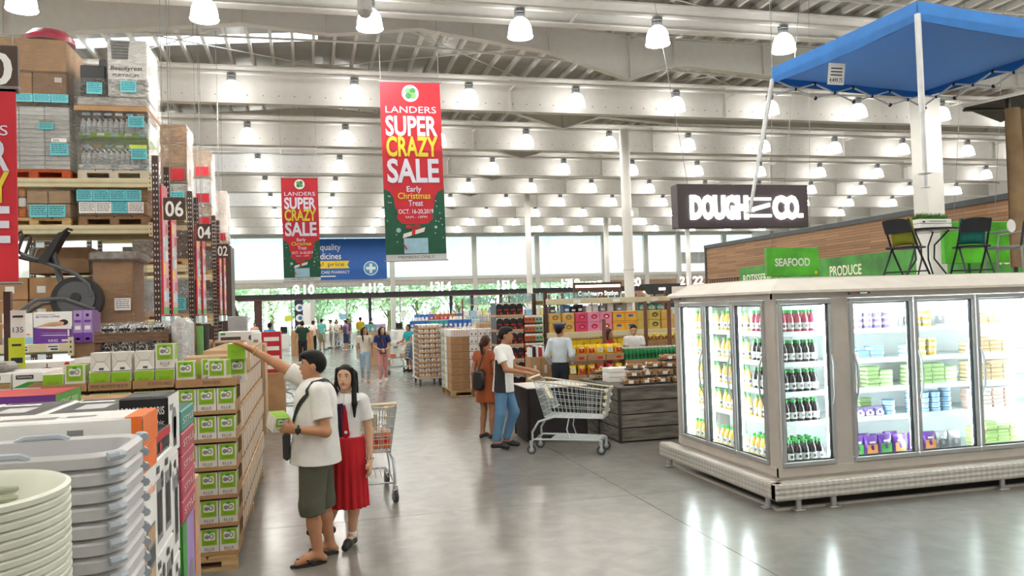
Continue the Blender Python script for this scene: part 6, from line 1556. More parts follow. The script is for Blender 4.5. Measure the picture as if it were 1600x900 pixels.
# tray stack on a flat trolley
t = thing('platform_trolley', 'low steel platform trolley carrying the white tray stack', 'trolley', (0, 0, 0))
MB().cbox(2.74, 3.42, 21.4, 22.6, 0.17, 0.21, M('trolley_steel', '#c9cdcc', 0.35, metal=0.6), 0.008).build('platform', t)
for (x, y) in ((2.82, 21.5), (3.34, 21.5), (2.82, 22.5), (3.34, 22.5)):
    MB().tube([(x - 0.02, y, 0.085), (x + 0.02, y, 0.085)], 0.085, DGREY, 14).tube([(x - 0.024, y, 0.085), (x + 0.024, y, 0.085)], 0.035, GREY, 10).build('wheel', t); MB().box(x - 0.03, x + 0.03, y - 0.012, y + 0.012, 0.08, 0.17, GREY).build('caster_fork', t)
for k in range(11):
    z = 0.212 + k * 0.13; m = MB(); w_ = 0.62 if k > 3 else 0.66; x0 = 2.78
    m.box(x0, x0 + w_, 21.42, 22.3, z, z + 0.012, CARD2); m.box(x0, x0 + w_, 21.415, 21.42, z, z + 0.045, CARD2); m.box(x0 - 0.005, x0, 21.42, 22.3, z, z + 0.1, CARDK)
    o = m.build('carton_tray'); tag(o, 'shallow cardboard tray, %s from the bottom on the platform trolley' % ORD[k], 'tray', 'stacked trays on the trolley')
    for c in range(4): tag(MB().cbox(x0 + 0.01 + c * (w_ / 4), x0 + (c + 1) * w_ / 4 - 0.01, 21.43, 22.25, z + 0.014, z + 0.118, WHT, 0.02).disc(x0 + (c + 0.5) * w_ / 4, z + 0.065, 0.03, 0.03, (0, 21.428, 0), X3, Z3, CARD2, 8).build('food_box'), 'small white box, %s tray from the bottom, %s from left on the trolley' % (ORD[k], ORD[c]), 'box', 'white boxes in trays')
tag(MB().cbox(3.45, 3.9, 21.0, 22.4, 0, 1.5, CARDK, 0.01).build('large_carton'), 'dark brown carton stack right of the platform trolley', 'carton')
# black coffee boxes and orange / green small boxes in tiers
bk = MB(); bk.cbox(0, 0.143, 0, 0.2, 0, 0.245, BLK, 0.006); bk.flat([(0, 0.19), (0.1, 0.19), (0.143, 0.235), (0.143, 0.245), (0, 0.245)], (0, -0.0015, 0), X3, Z3, WHT); bk.flat([(0.0, 0.17), (0.143, 0.17), (0.1, 0.235), (0.02, 0.225)], (0, -0.003, 0), X3, Z3, BLK); bk.rect(0.03, 0.09, 0.09, 0.02, (0, -0.002, 0), X3, Z3, RED); bk.disc(0.11, 0.03, 0.028, 0.028, (0, -0.002, 0), X3, Z3, RED, 10); BKM = bk.mesh('box')
def small_box(col, nm):
    m = MB(); m.cbox(0, 0.075, 0, 0.12, 0, 0.16, M(nm, col, 0.5), 0.004); m.rect(0.0, 0.12, 0.075, 0.04, (0, -0.001, 0), X3, Z3, WHT); m.disc(0.038, 0.07, 0.025, 0.022, (0, -0.002, 0), X3, Z3, DGREY, 8); return m.mesh('box')
SO, SG = small_box('#c4602e', 'pack_rust'), small_box('#7faf86', 'pack_sage')
for r in range(6):
    z = 0.31 + r * 0.31
    tag(MB().box(3.80, 4.39, 16.5, 17.1, z - 0.055, z - 0.002, CARD2).build('display_board'), 'cardboard tier board under black boxes, %s from the floor' % ORD[r], 'board', 'tier boards')
    for c in range(4): tag(ob('coffee_box', BKM, None, (3.805 + c * 0.147, 16.52, z)), 'black coffee box with red dot, %s tier up, %s from left' % (ORD[r], ORD[c]), 'box', 'black coffee boxes in tiers')
    tag(MB().box(3.81, 4.38, 16.73, 17.08, z, z + 0.252, BLK).build('large_carton'), 'black carton block behind the black boxes, %s tier up' % ORD[r], 'carton', 'black carton blocks')
tag(MB().cbox(3.81, 4.38, 16.52, 17.08, 0, 0.25, CARDK, 0.01).build('large_carton'), 'brown base carton under the black coffee boxes', 'carton')
for r in range(8):
    z = 0.305 + r * 0.195
    tag(MB().box(4.40, 4.80, 16.45, 16.9, z - 0.025, z - 0.001, BLK).build('display_board'), 'thin black tray under the rust and sage boxes, %s up' % ORD[r], 'board', 'thin trays')
    for c in range(5): tag(ob('tea_box', SO if c < 3 else SG, None, (4.405 + c * 0.078, 16.46, z)), '%s small box, %s tray up, %s from left' % ('rust orange' if c < 3 else 'sage green', ORD[r], ORD[c]), 'box', 'rust and sage small boxes')
    tag(MB().box(4.41, 4.79, 16.59, 16.88, z, z + 0.165, CARDK).build('large_carton'), 'brown carton behind the small rust boxes, %s tray up' % ORD[r], 'carton', 'brown carton behind small boxes')
tag(MB().cbox(4.40, 4.80, 16.46, 16.9, 0, 0.278, CARDK, 0.01).build('large_carton'), 'brown base carton under the rust and sage boxes', 'carton')
# silver cans left of the black boxes on the top tier are shown as slim bottles
sb = MB().lathe([(0.022, 0), (0.022, 0.17), (0.014, 0.19), (0.014, 0.22), (0, 0.22)], M('bottle_silver', '#c5c5cc', 0.25, metal=0.5), 8).mesh('slim_bottle')
for k in range(5): tag(ob('slim_bottle', sb, None, (4.30 + k * 0.06, 20.5, 1.63)), 'slim silver bottle, %s from left beside the top black boxes' % ORD[k], 'bottle', 'slim silver bottles')
tag(MB().cbox(4.25, 4.7, 20.4, 20.9, 0, 1.628, CARD2, 0.01).build('large_carton'), 'pale brown carton column under the slim silver bottles', 'carton')
# brown cartons with books behind the cart man
for k in range(2):
    simple_box('carton', ('left', 'right')[k] + ' open brown carton with white label beside the guard', 'carton', 4.08 + k * 0.21, 4.285 + k * 0.21, 14.9, 15.3, 0.0, 1.04, CARD, 'cartons beside the guard', deco=lambda m, w_, d_, h_: m.rect(w_ * 0.3, h_ * 0.7, w_ * 0.25, h_ * 0.15, (0, -0.002, 0), X3, Z3, OFFW))
for k in range(6): simple_box('book', '%s book standing in the open cartons, %s from left' % (('white', 'black', 'cream', 'red', 'white', 'dark')[k], ORD[k]), 'book', 4.09 + k * 0.06, 4.135 + k * 0.06, 14.95, 15.2, 1.042, 1.22 + 0.02 * (k % 3), (WHT, BLK, OFFW, RED, WHT, DGREY)[k], 'books in the open cartons', b=0.003)
# ------------------------------------------------------------------ mid rack with yellow and pink boxes
t = thing('pallet_rack', 'long cream and brown rack with yellow and pink boxes behind the guard', 'rack', (0, 0, 0))
for x in (4.88, 8.1):
    for y in (16.5, 17.4): MB().box(x - 0.04, x + 0.04, y - 0.04, y + 0.04, 0, 2.3, BROWNST).build('upright', t)
for z in (1.38, 2.10):
    for y in (16.47, 17.43): MB().cbox(4.88, 8.1, y - 0.03, y + 0.03, z - 0.06, z + 0.06, RBEAM, 0.006).build('beam', t)
    n = 10
    for k in range(n): MB().box(4.92 + k * 0.317, 5.22 + k * 0.317, 16.5, 17.4, z + 0.03, z + 0.055, RBEAM).build('deck_slat', t)
for k in range(3): MB().rect(5.5 + k * 0.9, 2.06, 0.16, 0.07, (0, 16.438, 0), X3, Z3, WHT).build('price_tag', t)
def d_ring(col, ring):
    def f(m, w_, d_, h_):
        F = ((0, -0.002, 0), X3, Z3); F2 = ((0, -0.003, 0), X3, Z3)
        m.disc(w_ * 0.55, h_ * 0.55, w_ * 0.26, h_ * 0.25, *F, ring); m.disc(w_ * 0.55, h_ * 0.52, w_ * 0.13, h_ * 0.1, *F2, col)
    return f
def d_bluelab(m, w_, d_, h_): m.rrect(w_ * 0.3, h_ * 0.4, w_ * 0.4, h_ * 0.26, 0.015, (0, -0.002, 0), X3, Z3, BLUE); m.rect(0, h_ * 0.8, w_, h_ * 0.08, (0, -0.002, 0), X3, Z3, ORG)
TANY = M('box_tan_yellow', '#d8ac54', 0.5, var=0.08); PKB = M('box_pink', '#e58fb0', 0.5, var=0.05); YBX = M('box_yellow', '#f0b53f', 0.5, var=0.05); OLV = M('box_olive_yellow', '#cdb85c', 0.5, var=0.08); RPK = M('box_rosered', '#d8486e', 0.5, var=0.05)
XS = [(4.94, TANY, 'tan yellow', d_ring(TANY, CARDK)), (5.24, TANY, 'tan yellow', d_ring(OLV, CARDK)), (5.54, RPK, 'rose red', d_ring(PKB, RED)), (5.82, PKB, 'pink', d_ring(PKB, RED)), (6.10, PKB, 'pink', d_ring(WHT, RED)), (6.40, YBX, 'yellow blue-labelled', d_bluelab), (6.68, YBX, 'yellow blue-labelled', d_bluelab), (6.96, OLV, 'olive yellow', d_ring(TANY, OLV)), (7.24, OLV, 'olive yellow', d_ring(OLV, DGREY)), (7.54, TANY, 'tan', None)]
for i, (x, mt, nm, de) in enumerate(XS):
    for r in range(2): simple_box('snack_carton', '%s carton, %s row on the long mid rack, %s from left' % (nm, ('lower', 'upper')[r], ORD[i]), 'carton', x, x + 0.275, 16.48, 16.9, 1.436 + r * 0.21, 1.436 + r * 0.21 + 0.205, mt, 'cartons on the long mid rack', deco=de)
TP = [(4.98, DGREY, 'dark'), (5.3, BLUE, 'blue'), (5.45, BLK, 'black'), (5.6, BLK, 'black'), (5.8, WHT, 'white'), (5.95, OFFW, 'pale'), (6.12, GREY, 'grey'), (6.3, OFFW, 'pale'), (6.5, GREY, 'grey'), (6.75, OFFW, 'off-white')]
for i, (x, mt, nm) in enumerate(TP): simple_box('small_pack', '%s small pack on top of the yellow and pink cartons, %s from left' % (nm, ORD[i]), 'pack', x, x + 0.135, 16.52, 16.8, 1.858, 2.0 + 0.03 * (i % 2), mt, 'small packs above the pink cartons', deco=lambda m, w_, d_, h_: m.rect(w_ * 0.2, h_ * 0.2, w_ * 0.6, h_ * 0.3, (0, -0.002, 0), X3, Z3, WHT))
TEAL = M('bag_teal', '#3fb0a8', 0.35, var=0.15, scale=15)
TB = bag_mesh(0.2, 0.15, 0.14, TEAL, OFFW)
for k in range(3): place(TB, 7.15 + k * 0.21, 16.65, 1.858, 'teal food bag on top of the olive cartons, %s from left' % ORD[k], 'teal bags on the mid rack', 'food_bag', 'bag')
def d_peak(m, w_, d_, h_):
    F = ((0, -0.002, 0), X3, Z3); m.flat([(0, 0), (w_, 0), (w_ * 0.85, h_ * 0.3), (w_ * 0.5, h_ * 0.55), (w_ * 0.15, h_ * 0.3)], *F, M('print_orange_red', '#d9502a', 0.5)); m.disc(w_ * 0.5, h_ * 0.75, 0.035, 0.03, *F, M('print_gold', '#b8912a', 0.5), 8)
for k in range(9): simple_box('snack_carton', 'bright yellow carton with red peak print, %s from left under the rack beam' % ORD[k], 'carton', 4.95 + k * 0.31, 5.25 + k * 0.31, 16.5, 16.95, 0.86, 1.27, YEL, 'bright yellow cartons under the beam', deco=d_peak)
tag(MB().cbox(4.95, 7.8, 16.52, 17.3, 0, 0.855, CARDK, 0.01).build('large_carton'), 'dark brown cartons under the bright yellow row', 'carton')
# tables of bags and bottles in front of it
t = thing('post_frame', 'tall thin brown posts of a display frame behind the pastries', 'frame', (0, 0, 0))
for (x, y, h) in ((5.63, 15.0, 1.72), (7.03, 15.0, 2.05), (6.78, 15.6, 2.05)): MB().box(x - 0.03, x + 0.03, y - 0.03, y + 0.03, 0, h, M('post_brown', '#7a5244', 0.6)).build('post', t)
MB().box(6.75, 7.3, 14.98, 15.02, 2.0, 2.05, M('post_brown', '#7a5244', 0.6)).build('crossbar', t)
YB = [bag_mesh(0.15, 0.17, 0.12, M('bag_yellow', '#f2c81c', 0.3, var=0.12, scale=14), OFFW), bag_mesh(0.15, 0.17, 0.12, M('bag_yellow_b', '#eec02a', 0.3, var=0.15, scale=10), RED), bag_mesh(0.15, 0.17, 0.12, M('bag_red', '#c02a26', 0.3, var=0.12, scale=12), YEL)]
for i in range(3):
    x0 = 4.62 + i * 0.37
    for r in range(2):
        z = 0.60 + r * 0.37
        simple_box('carton', 'brown open carton of yellow bags, %s from left, %s tier' % (ORD[i], ('lower', 'upper')[r]), 'carton', x0, x0 + 0.355, 14.2, 14.6, z, z + 0.12, CARD, 'cartons of yellow bags', deco=lambda m, w_, d_, h_: m.rrect(w_ * 0.55, h_ * 0.25, w_ * 0.3, h_ * 0.4, 0.02, (0, -0.002, 0), X3, Z3, RED))
        for c in range(2):
            for d in range(2): place(YB[(i + c + r * 2) % (3 if r == 0 else 2)], x0 + 0.09 + c * 0.175, 14.28 + d * 0.16, z + 0.085 + 0.04, 'plump %s snack bag in the %s carton, %s tier, %s %s' % ('yellow' if (i + c + r * 2) % (3 if r == 0 else 2) < 2 else 'red', ORD[i], ('lower', 'upper')[r], ('front', 'back')[d], ('left', 'right')[c]), 'yellow and red snack bags', 'snack_bag', 'bag')
tag(MB().cbox(4.6, 7.2, 14.2, 14.65, 0, 0.595, CARDK, 0.01).build('large_carton'), 'long dark carton base under yellow bags and green bottles', 'carton')
GBT_ = M('bottle_green', '#1f8a4a', 0.15, var=0.15)
gbm = MB().lathe([(0.0, 0), (0.034, 0.002), (0.036, 0.12), (0.03, 0.16), (0.013, 0.2), (0.013, 0.21)], GBT_, 8).lathe([(0.037, 0.05), (0.037, 0.1)], M('label_green_dark', '#0f5a38', 0.4), 8).mesh('bottle_body'); gcm = MB().lathe([(0.016, 0.205), (0.016, 0.23), (0, 0.23)], WHT, 8).mesh('cap')
simple_box('carton', 'long brown tray printed in red under the green bottles', 'carton', 5.74, 7.2, 14.2, 14.65, 0.6, 0.955, CARD, deco=lambda m, w_, d_, h_: [m.rect(w_ * (0.1 + 0.25 * k), h_ * 0.6, w_ * 0.1, h_ * 0.2, (0, -0.002, 0), X3, Z3, RED) for k in range(4)])
for r in range(3):
    for c in range(19):
        t = thing('soda_bottle', 'green soda bottle with white cap, %s row, %s from left' % (('front', 'middle', 'back')[r], ORD[c]), 'bottle', (5.78 + c * 0.076, 14.25 + r * 0.085, 0.957), 0, 'green soda bottles behind the pastries'); ob('bottle_body', gbm, t); ob('cap', gcm, t)
SB = bag_mesh(0.14, 0.15, 0.1, M('bag_snack_cream', '#e8c45c', 0.3, var=0.3, scale=22), M('label_brown', '#8a4a2a', 0.4))
simple_box('carton', 'brown tray of cream snack bags behind the green bottles', 'carton', 6.85, 8.0, 15.7, 16.1, 0, 1.22, CARD)
for k in range(7):
    for r in range(2): place(SB, 6.93 + k * 0.16, 15.78 + r * 0.13, 1.222, 'cream and yellow snack bag behind the green bottles, %s from left, %s row' % (ORD[k], ('front', 'back')[r]), 'cream snack bags', 'snack_bag', 'bag')
# white jugs right end
jm = MB().lathe([(0, 0), (0.05, 0.005), (0.05, 0.14), (0.02, 0.2), (0.02, 0.22), (0, 0.22)], WHT, 10).mesh('jug')
t = thing('shelf_unit', 'brown shelf unit of white jugs beside the cooler', 'shelf', (0, 0, 0))
for z in (1.3, 1.62, 1.95): MB().box(8.2, 9.3, 16.6, 17.1, z - 0.03, z, M('post_brown', '#7a5244', 0.6)).build('shelf_board', t)
for x in (8.2, 9.26): MB().box(x, x + 0.05, 16.6, 17.1, 0, 2.2, M('post_brown', '#7a5244', 0.6)).build('side_panel', t)
for i, z in enumerate((1.3, 1.62)):
    for c in range(8): tag(ob('milk_jug', jm, None, (8.33 + c * 0.12, 16.7, z)), 'white plastic jug, %s shelf, %s from left beside the cooler' % (('lower', 'upper')[i], ORD[c]), 'jug', 'white jugs on the brown shelf')
# ------------------------------------------------------------------ dark wooden crate table with pastries
WD = M('plank_dark', '#77736b', 0.8, var=0.25, scale=3, stretch=(1.2, 9, 9), bump=0.25, bscale=20); WDY = M('plank_dark_side', '#77736b', 0.8, var=0.25, scale=3, stretch=(9, 1.2, 9), bump=0.25, bscale=20)
t = thing('plank_display_table', 'dark weathered plank crate table holding pastry packs', 'table', (0, 0, 0))
CX0, CX1, CY0, CY1, CZ = 4.30, 6.9, 10.95, 12.65, 0.80
for k in range(4):
    z0 = 0.02 + k * 0.195
    MB().cbox(CX0 + 0.01, CX0 + 1.28, CY0, CY0 + 0.03, z0, z0 + 0.18, WD, 0.006).build('plank', t); MB().cbox(CX0 + 1.3, CX1, CY0, CY0 + 0.03, z0, z0 + 0.18, WD, 0.006).build('plank', t)
    MB().cbox(CX0, CX0 + 0.03, CY0 + 0.03, CY0 + 0.84, z0, z0 + 0.18, WDY, 0.006).build('plank', t); MB().cbox(CX0, CX0 + 0.03, CY0 + 0.86, CY1, z0, z0 + 0.18, WDY, 0.006).build('plank', t)
for (x, y) in ((CX0 - 0.01, CY0 - 0.012), (CX0 + 1.27, CY0 - 0.012), (CX0 - 0.012, CY0 + 0.83)): MB().box(x, x + 0.04, y, y + 0.04, 0, CZ, M('post_black', '#3a3835', 0.7)).build('corner_post', t)
MB().cbox(CX0 - 0.02, CX1, CY0 - 0.02, CY1, CZ - 0.02, CZ + 0.012, WD, 0.005).build('top_board', t)
MB().box(CX0 + 0.05, CX1, CY0 + 0.05, CY1, 0.0, CZ - 0.02, BLK).build('inner_box', t)
MUF = M('muffin', '#b5803f', 0.7, var=0.3, scale=25); CLR = glass('clear_dome', '#ffffff', 0.16, 0.06); TRB = M('tray_black', '#232323', 0.35)
mt = MB().cbox(-0.12, 0.12, -0.09, 0.09, 0, 0.025, TRB, 0.01).mesh('tray')
mu = MB().lathe([(0.03, 0), (0.036, 0.03), (0.042, 0.04), (0.036, 0.06), (0, 0.07)], MUF, 10).mesh('muffin')
dmm = MB(); shell(dmm, [(rr_ring(0.122, 0.092, 0.03), 0.02), (rr_ring(0.118, 0.088, 0.03), 0.08), (rr_ring(0.1, 0.07, 0.03), 0.105)], CLR, True, True); dmm = dmm.mesh('clear_lid')
lbm = MB().rect(-0.05, 0.03, 0.07, 0.045, (0, -0.0945, 0), X3, Z3, WHT).mesh('label')
def muffin_pack(x, y, z, rz, lab):
    t = thing('muffin_pack', lab, 'pastry', (x, y, z), rz, 'clear packs of muffins on the plank table')
    ob('tray', mt, t); ob('clear_lid', dmm, t); ob('label', lbm, t)
    for i in range(3):
        for j in range(2): ob('muffin', mu, t, (-0.072 + i * 0.072, -0.04 + j * 0.08, 0.022))
z0 = CZ + 0.013; n_ = 0
MP = [(4.55, 11.08, 0), (4.80, 11.1, 0), (5.06, 11.12, 0), (5.32, 11.1, 0), (5.58, 11.12, 0), (4.62, 11.3, 0), (4.9, 11.32, 0), (5.2, 11.35, 0), (5.5, 11.35, 0), (4.62, 11.12, 1), (4.86, 11.2, 1), (5.13, 11.16, 1), (5.4, 11.2, 1), (4.64, 11.17, 2), (5.22, 11.2, 2), (4.68, 11.2, 3 - 0.99) if False else (5.02, 11.3, 2), (5.22, 11.24, 3)]
for (x, y, l) in MP:
    muffin_pack(x, y, z0 + l * 0.107, random.uniform(-0.2, 0.2), 'clear pack of brown muffins, %s counted from the left front of the plank table' % ORD[n_]); n_ += 1
PIE = M('pie_crust', '#c79a5c', 0.7, var=0.3, scale=18)
for k, (x, y, l) in enumerate(((4.45, 12.2, 0), (4.72, 12.3, 0), (4.5, 12.2, 1), (4.98, 12.35, 0), (4.8, 12.3, 1))):
    t = thing('pastry_tray', 'flat black tray of pastries under clear lid, %s from the left behind the muffins' % ORD[k], 'pastry', (x, y, z0 + l * 0.09), 0.1 * k, 'flat pastry trays')
    ob('tray', mt, t); 
    m = MB(); shell(m, [(rr_ring(0.122, 0.092, 0.03), 0.02), (rr_ring(0.115, 0.085, 0.03), 0.08)], CLR, True, True); m.build('clear_lid', t)
    for q in range(4): MB().ell((-0.08 + q * 0.053, 0, 0.04), (0.025, 0.06, 0.022), PIE, 8, 6).build('pastry', t)
for k in range(3):
    for c in range(2): simple_box('cake_box', 'flat white cake box in the %s stack, %s from bottom, on the plank table' % (('left', 'right')[c], ORD[k]), 'box', 4.42 + c * 0.34, 4.74 + c * 0.34, 11.62, 11.92, z0 + k * 0.072, z0 + k * 0.072 + 0.069, WHT, 'white cake boxes')
# black cloth table
t = thing('cloth_table', 'table draped to the floor in black cloth with white top edge', 'table', (0, 0, 0))
CLB = M('black_cloth', '#2b2526', 0.9, var=0.15, scale=3)
m = MB(); ring = rr_ring(0.46, 0.42, 0.04, 8); R = random.Random(4)
rg = []
for z, a in ((0.79, 0.0), (0.74, 0.006), (0.4, 0.02), (0.02, 0.035)):
    rg.append(([(x * (1 + a * math.sin(i * 1.9)) , y * (1 + a * math.cos(i * 2.3))) for i, (x, y) in enumerate(ring)], z))
shell(m, rg, CLB); o = m.build('drape', t, (3.56, 11.95, 0)); m = MB(); m.cbox(-0.47, 0.47, -0.43, 0.43, 0.79, 0.81, OFFW, 0.006); m.build('table_top', t, (3.56, 11.95, 0))
# ------------------------------------------------------------------ bulk goods further down the aisle
def gondola(x0, x1, y, h, label, kind, cols, rows=2, step=0.13, hh=0.24):
    tag(MB().cbox(x0, x1, y, y + 0.9, 0, h, (CARD2, CARD, WGD)[int(y) % 3], 0.01).build('large_carton'), label, 'carton', 'bulk goods bases')
    n = int((x1 - x0 - 0.06) / step)
    for ci, c in enumerate(cols):
        key = 'bulk_%s_%s' % (kind, c.strip('#'))
        mm = M(key, c, 0.35, var=0.06)
        if kind == 'bottle': me = MB().lathe([(0, 0), (0.045, 0.003), (0.048, hh * 0.6), (0.018, hh * 0.85), (0.02, hh), (0, hh)], mm, 8).lathe([(0.049, hh * 0.15), (0.049, hh * 0.5)], OFFW, 8).mesh('goods')
        else: me = MB().cbox(-step * 0.46, step * 0.46, -0.12, 0.12, 0, hh, mm, 0.008).rect(-step * 0.25, hh * 0.2, step * 0.5, hh * 0.3, (0, -0.122, 0), X3, Z3, OFFW).mesh('goods')
        a = int(n * ci / len(cols)); b = int(n * (ci + 1) / len(cols))
        for k in range(a, b):
            for r in range(rows if kind == 'bottle' else 1):
                o = ob('bulk_bottle' if kind == 'bottle' else 'bulk_pack', me, None, (x0 + 0.07 + k * step, y + 0.14 + r * 0.12, h + 0.001))
                tag(o, '%s %s from left, %s' % (('bottle', 'second-row bottle')[r] if kind == 'bottle' else 'pack', ORD[k % 20] if k < 20 else 'far along', label.split(' under ')[-1]), 'bottle' if kind == 'bottle' else 'pack', 'goods on ' + label)
gondola(3.0, 4.9, 23.6, 1.28, 'brown base under the white bottle row behind the trolley', 'bottle', ['#e9e6e2', '#b03a4a', '#e9e6e2'])
gondola(3.2, 5.4, 26.5, 1.42, 'pale base under the blue and teal pack row', 'pack', ['#2f6fc0', '#3aa0b0', '#2f6fc0'], step=0.16)
gondola(3.6, 6.6, 29.5, 1.52, 'brown base under the red cap and white row', 'bottle', ['#f0efec', '#c03048', '#f0efec', '#7fc4dc'])
gondola(4.2, 8.0, 33.0, 1.6, 'pale base under the blue crate row', 'pack', ['#3f6fd0', '#b06a3a', '#3f6fd0', '#7a3aa0'], step=0.2)
gondola(5.0, 10.5, 37.0, 1.7, 'brown base under the clear jar row', 'bottle', ['#dfe6ea', '#c9d8e0', '#6a3aa8', '#e6e6e6'], step=0.2, rows=1, hh=0.35)
gondola(5.4, 7.6, 21.0, 1.5, 'pale base under the light blue jug row', 'bottle', ['#a9dcea', '#bfe4ee', '#4aa8cc'])
gondola(5.3, 9.4, 24.0, 1.62, 'brown base under the yellow and white pack row', 'pack', ['#e9e4c8', '#f0f0e8', '#5fc0e0', '#e8e0d8'], step=0.2)
gondola(2.0, 2.9, 30.5, 1.25, 'brown base under the teal pack column', 'pack', ['#6fb0b4', '#b9a9c4'], step=0.2, hh=0.3)
gondola(-0.9, 0.15, 40.5, 1.2, 'dark base under the black bottle column near the tills', 'bottle', ['#2a2a2c', '#3a3436'], rows=1)
gondola(9.5, 14.0, 27.0, 1.6, 'brown base under the white bag row behind the long rack', 'pack', ['#e8e8e6', '#d8c8a8', '#c8d8e0'], step=0.22)
# tall brown-post frames with clear plastic ware
CLP = glass('clear_plastic', '#e6f0f4', 0.25, 0.15)
for i, (x, y) in enumerate(((5.2, 27.8), (6.6, 27.8), (8.0, 25.6), (9.6, 25.6), (5.6, 22.6), (7.2, 22.6))):
    t = thing('frame_shelf', 'thin brown post shelf of clear plastic ware, %s of six down the aisle' % ORD[i], 'shelf', (x, y, 0), group='post shelves with clear ware')
    for dx in (0, 1.2):
        MB().box(dx - 0.025, dx + 0.025, -0.025, 0.025, 0, 2.35, M('post_brown', '#7a5244', 0.6)).build('post', t)
    for z in (1.75, 2.15): MB().box(0, 1.2, -0.05, 0.4, z - 0.02, z, RBEAM).build('shelf_board', t)
    for k in range(5):
        o = MB().cbox(-0.1, 0.1, -0.08, 0.08, 0, 0.26, CLP, 0.02).build('clear_box', None, (x + 0.13 + k * 0.23, y + 0.1, 2.152)); tag(o, 'clear plastic box, %s on the %s post shelf' % (ORD[k], ORD[i]), 'box', 'clear boxes on post shelves')
        o = MB().cbox(-0.1, 0.1, -0.08, 0.08, 0, 0.2, (WHT, LBLUE, OFFW, M('pack_lemon', '#e8e48a', 0.4), LBLUE)[(k + i) % 5], 0.02).build('pack', None, (x + 0.13 + k * 0.23, y + 0.1, 1.752)); tag(o, 'pale pack, %s on the lower board of the %s post shelf' % (ORD[k], ORD[i]), 'pack', 'pale packs on post shelves')
# ------------------------------------------------------------------ figures: implicit bodies turned into meshes
def V3(*a): return np.array(a, float)
def rc(a, b, ra, rb, asp=None, fa=False, fb=False, cuts=()):
    return dict(t='rc', a=np.array(a, float), b=np.array(b, float), ra=ra, rb=rb, asp=asp, fa=fa, fb=fb, cuts=cuts)
def el(c, r, R=None, cuts=()):
    return dict(t='el', c=np.array(c, float), r=np.array(r, float), R=R, cuts=cuts)
def sd(p, X):
    """signed distance of primitive p at points X (...,3)"""
    if p['t'] == 'rc':
        a, b = p['a'], p['b']; ba = b - a; L2 = float(ba @ ba) + 1e-12
        q = X - a
        if p['asp'] is not None:
            w_, k = p['asp']; w_ = np.array(w_, float); w_ = w_ / np.linalg.norm(w_)
            ba2 = ba + w_ * (ba @ w_) * (k - 1); q2 = q + (q @ w_)[..., None] * w_ * (k - 1)
            t = np.clip((q @ ba) / L2, 0, 1)
            d = np.linalg.norm(q2 - t[..., None] * ba2, axis=-1) - (p['ra'] + (p['rb'] - p['ra']) * t)
        else:
            t = np.clip((q @ ba) / L2, 0, 1)
            d = np.linalg.norm(q - t[..., None] * ba, axis=-1) - (p['ra'] + (p['rb'] - p['ra']) * t)
        dr = ba / math.sqrt(L2)
        if p['fa']: d = np.maximum(d, -(q @ dr))
        if p['fb']: d = np.maximum(d, (X - b) @ dr)
    elif p['t'] == 'skirt':
        a, b = p['a'], p['b']; h = a[2] - b[2]; t = np.clip((a[2] - X[..., 2]) / h, 0, 1)
        cx = a[0] + (b[0] - a[0]) * t; cy = a[1] + (b[1] - a[1]) * t
        dx = X[..., 0] - cx; dy = (X[..., 1] - cy) * p['ay']; th = np.arctan2(dy, dx)
        r = p['ra'] + (p['rb'] - p['ra']) * t ** 0.8; r = r * (1 + p['pl'] * t * np.sin(p['n'] * th + 0.7) + 0.3 * p['pl'] * t * np.sin(5 * th))
        d = (np.sqrt(dx * dx + dy * dy) - r) * 0.8
        d = np.maximum(d, np.maximum(X[..., 2] - a[2], b[2] - X[..., 2]))
    else:
        q = X - p['c']
        if p['R'] is not None: q = q @ p['R']
        r = p['r']; k0 = np.linalg.norm(q / r, axis=-1); k1 = np.linalg.norm(q / (r * r), axis=-1) + 1e-9
        d = k0 * (k0 - 1.0) / k1
    for (pt, n) in p['cuts']:
        n = np.array(n, float); n = n / np.linalg.norm(n); d = np.maximum(d, (X - np.array(pt, float)) @ n)
    return d
def pbb(p):
    if p['t'] == 'rc':
        m = max(p['ra'], p['rb']); return np.minimum(p['a'], p['b']) - m, np.maximum(p['a'], p['b']) + m
    if p['t'] == 'skirt':
        m = max(p['ra'], p['rb']) * 1.2; return np.minimum(p['a'], p['b']) - [m, m, 0.01], np.maximum(p['a'], p['b']) + [m, m, 0.01]
    m = max(p['r']); return p['c'] - m, p['c'] + m
def smin(a, b, k):
    h = np.maximum(k - np.abs(a - b), 0) / k
    return np.minimum(a, b) - h * h * k * 0.25
def field_at(prims, k, P):
    X = np.array(P, float).reshape(1, 3); d = None
    for p in prims:
        e = sd(p, X); d = e if d is None else smin(d, e, k)
    return float(d[0])
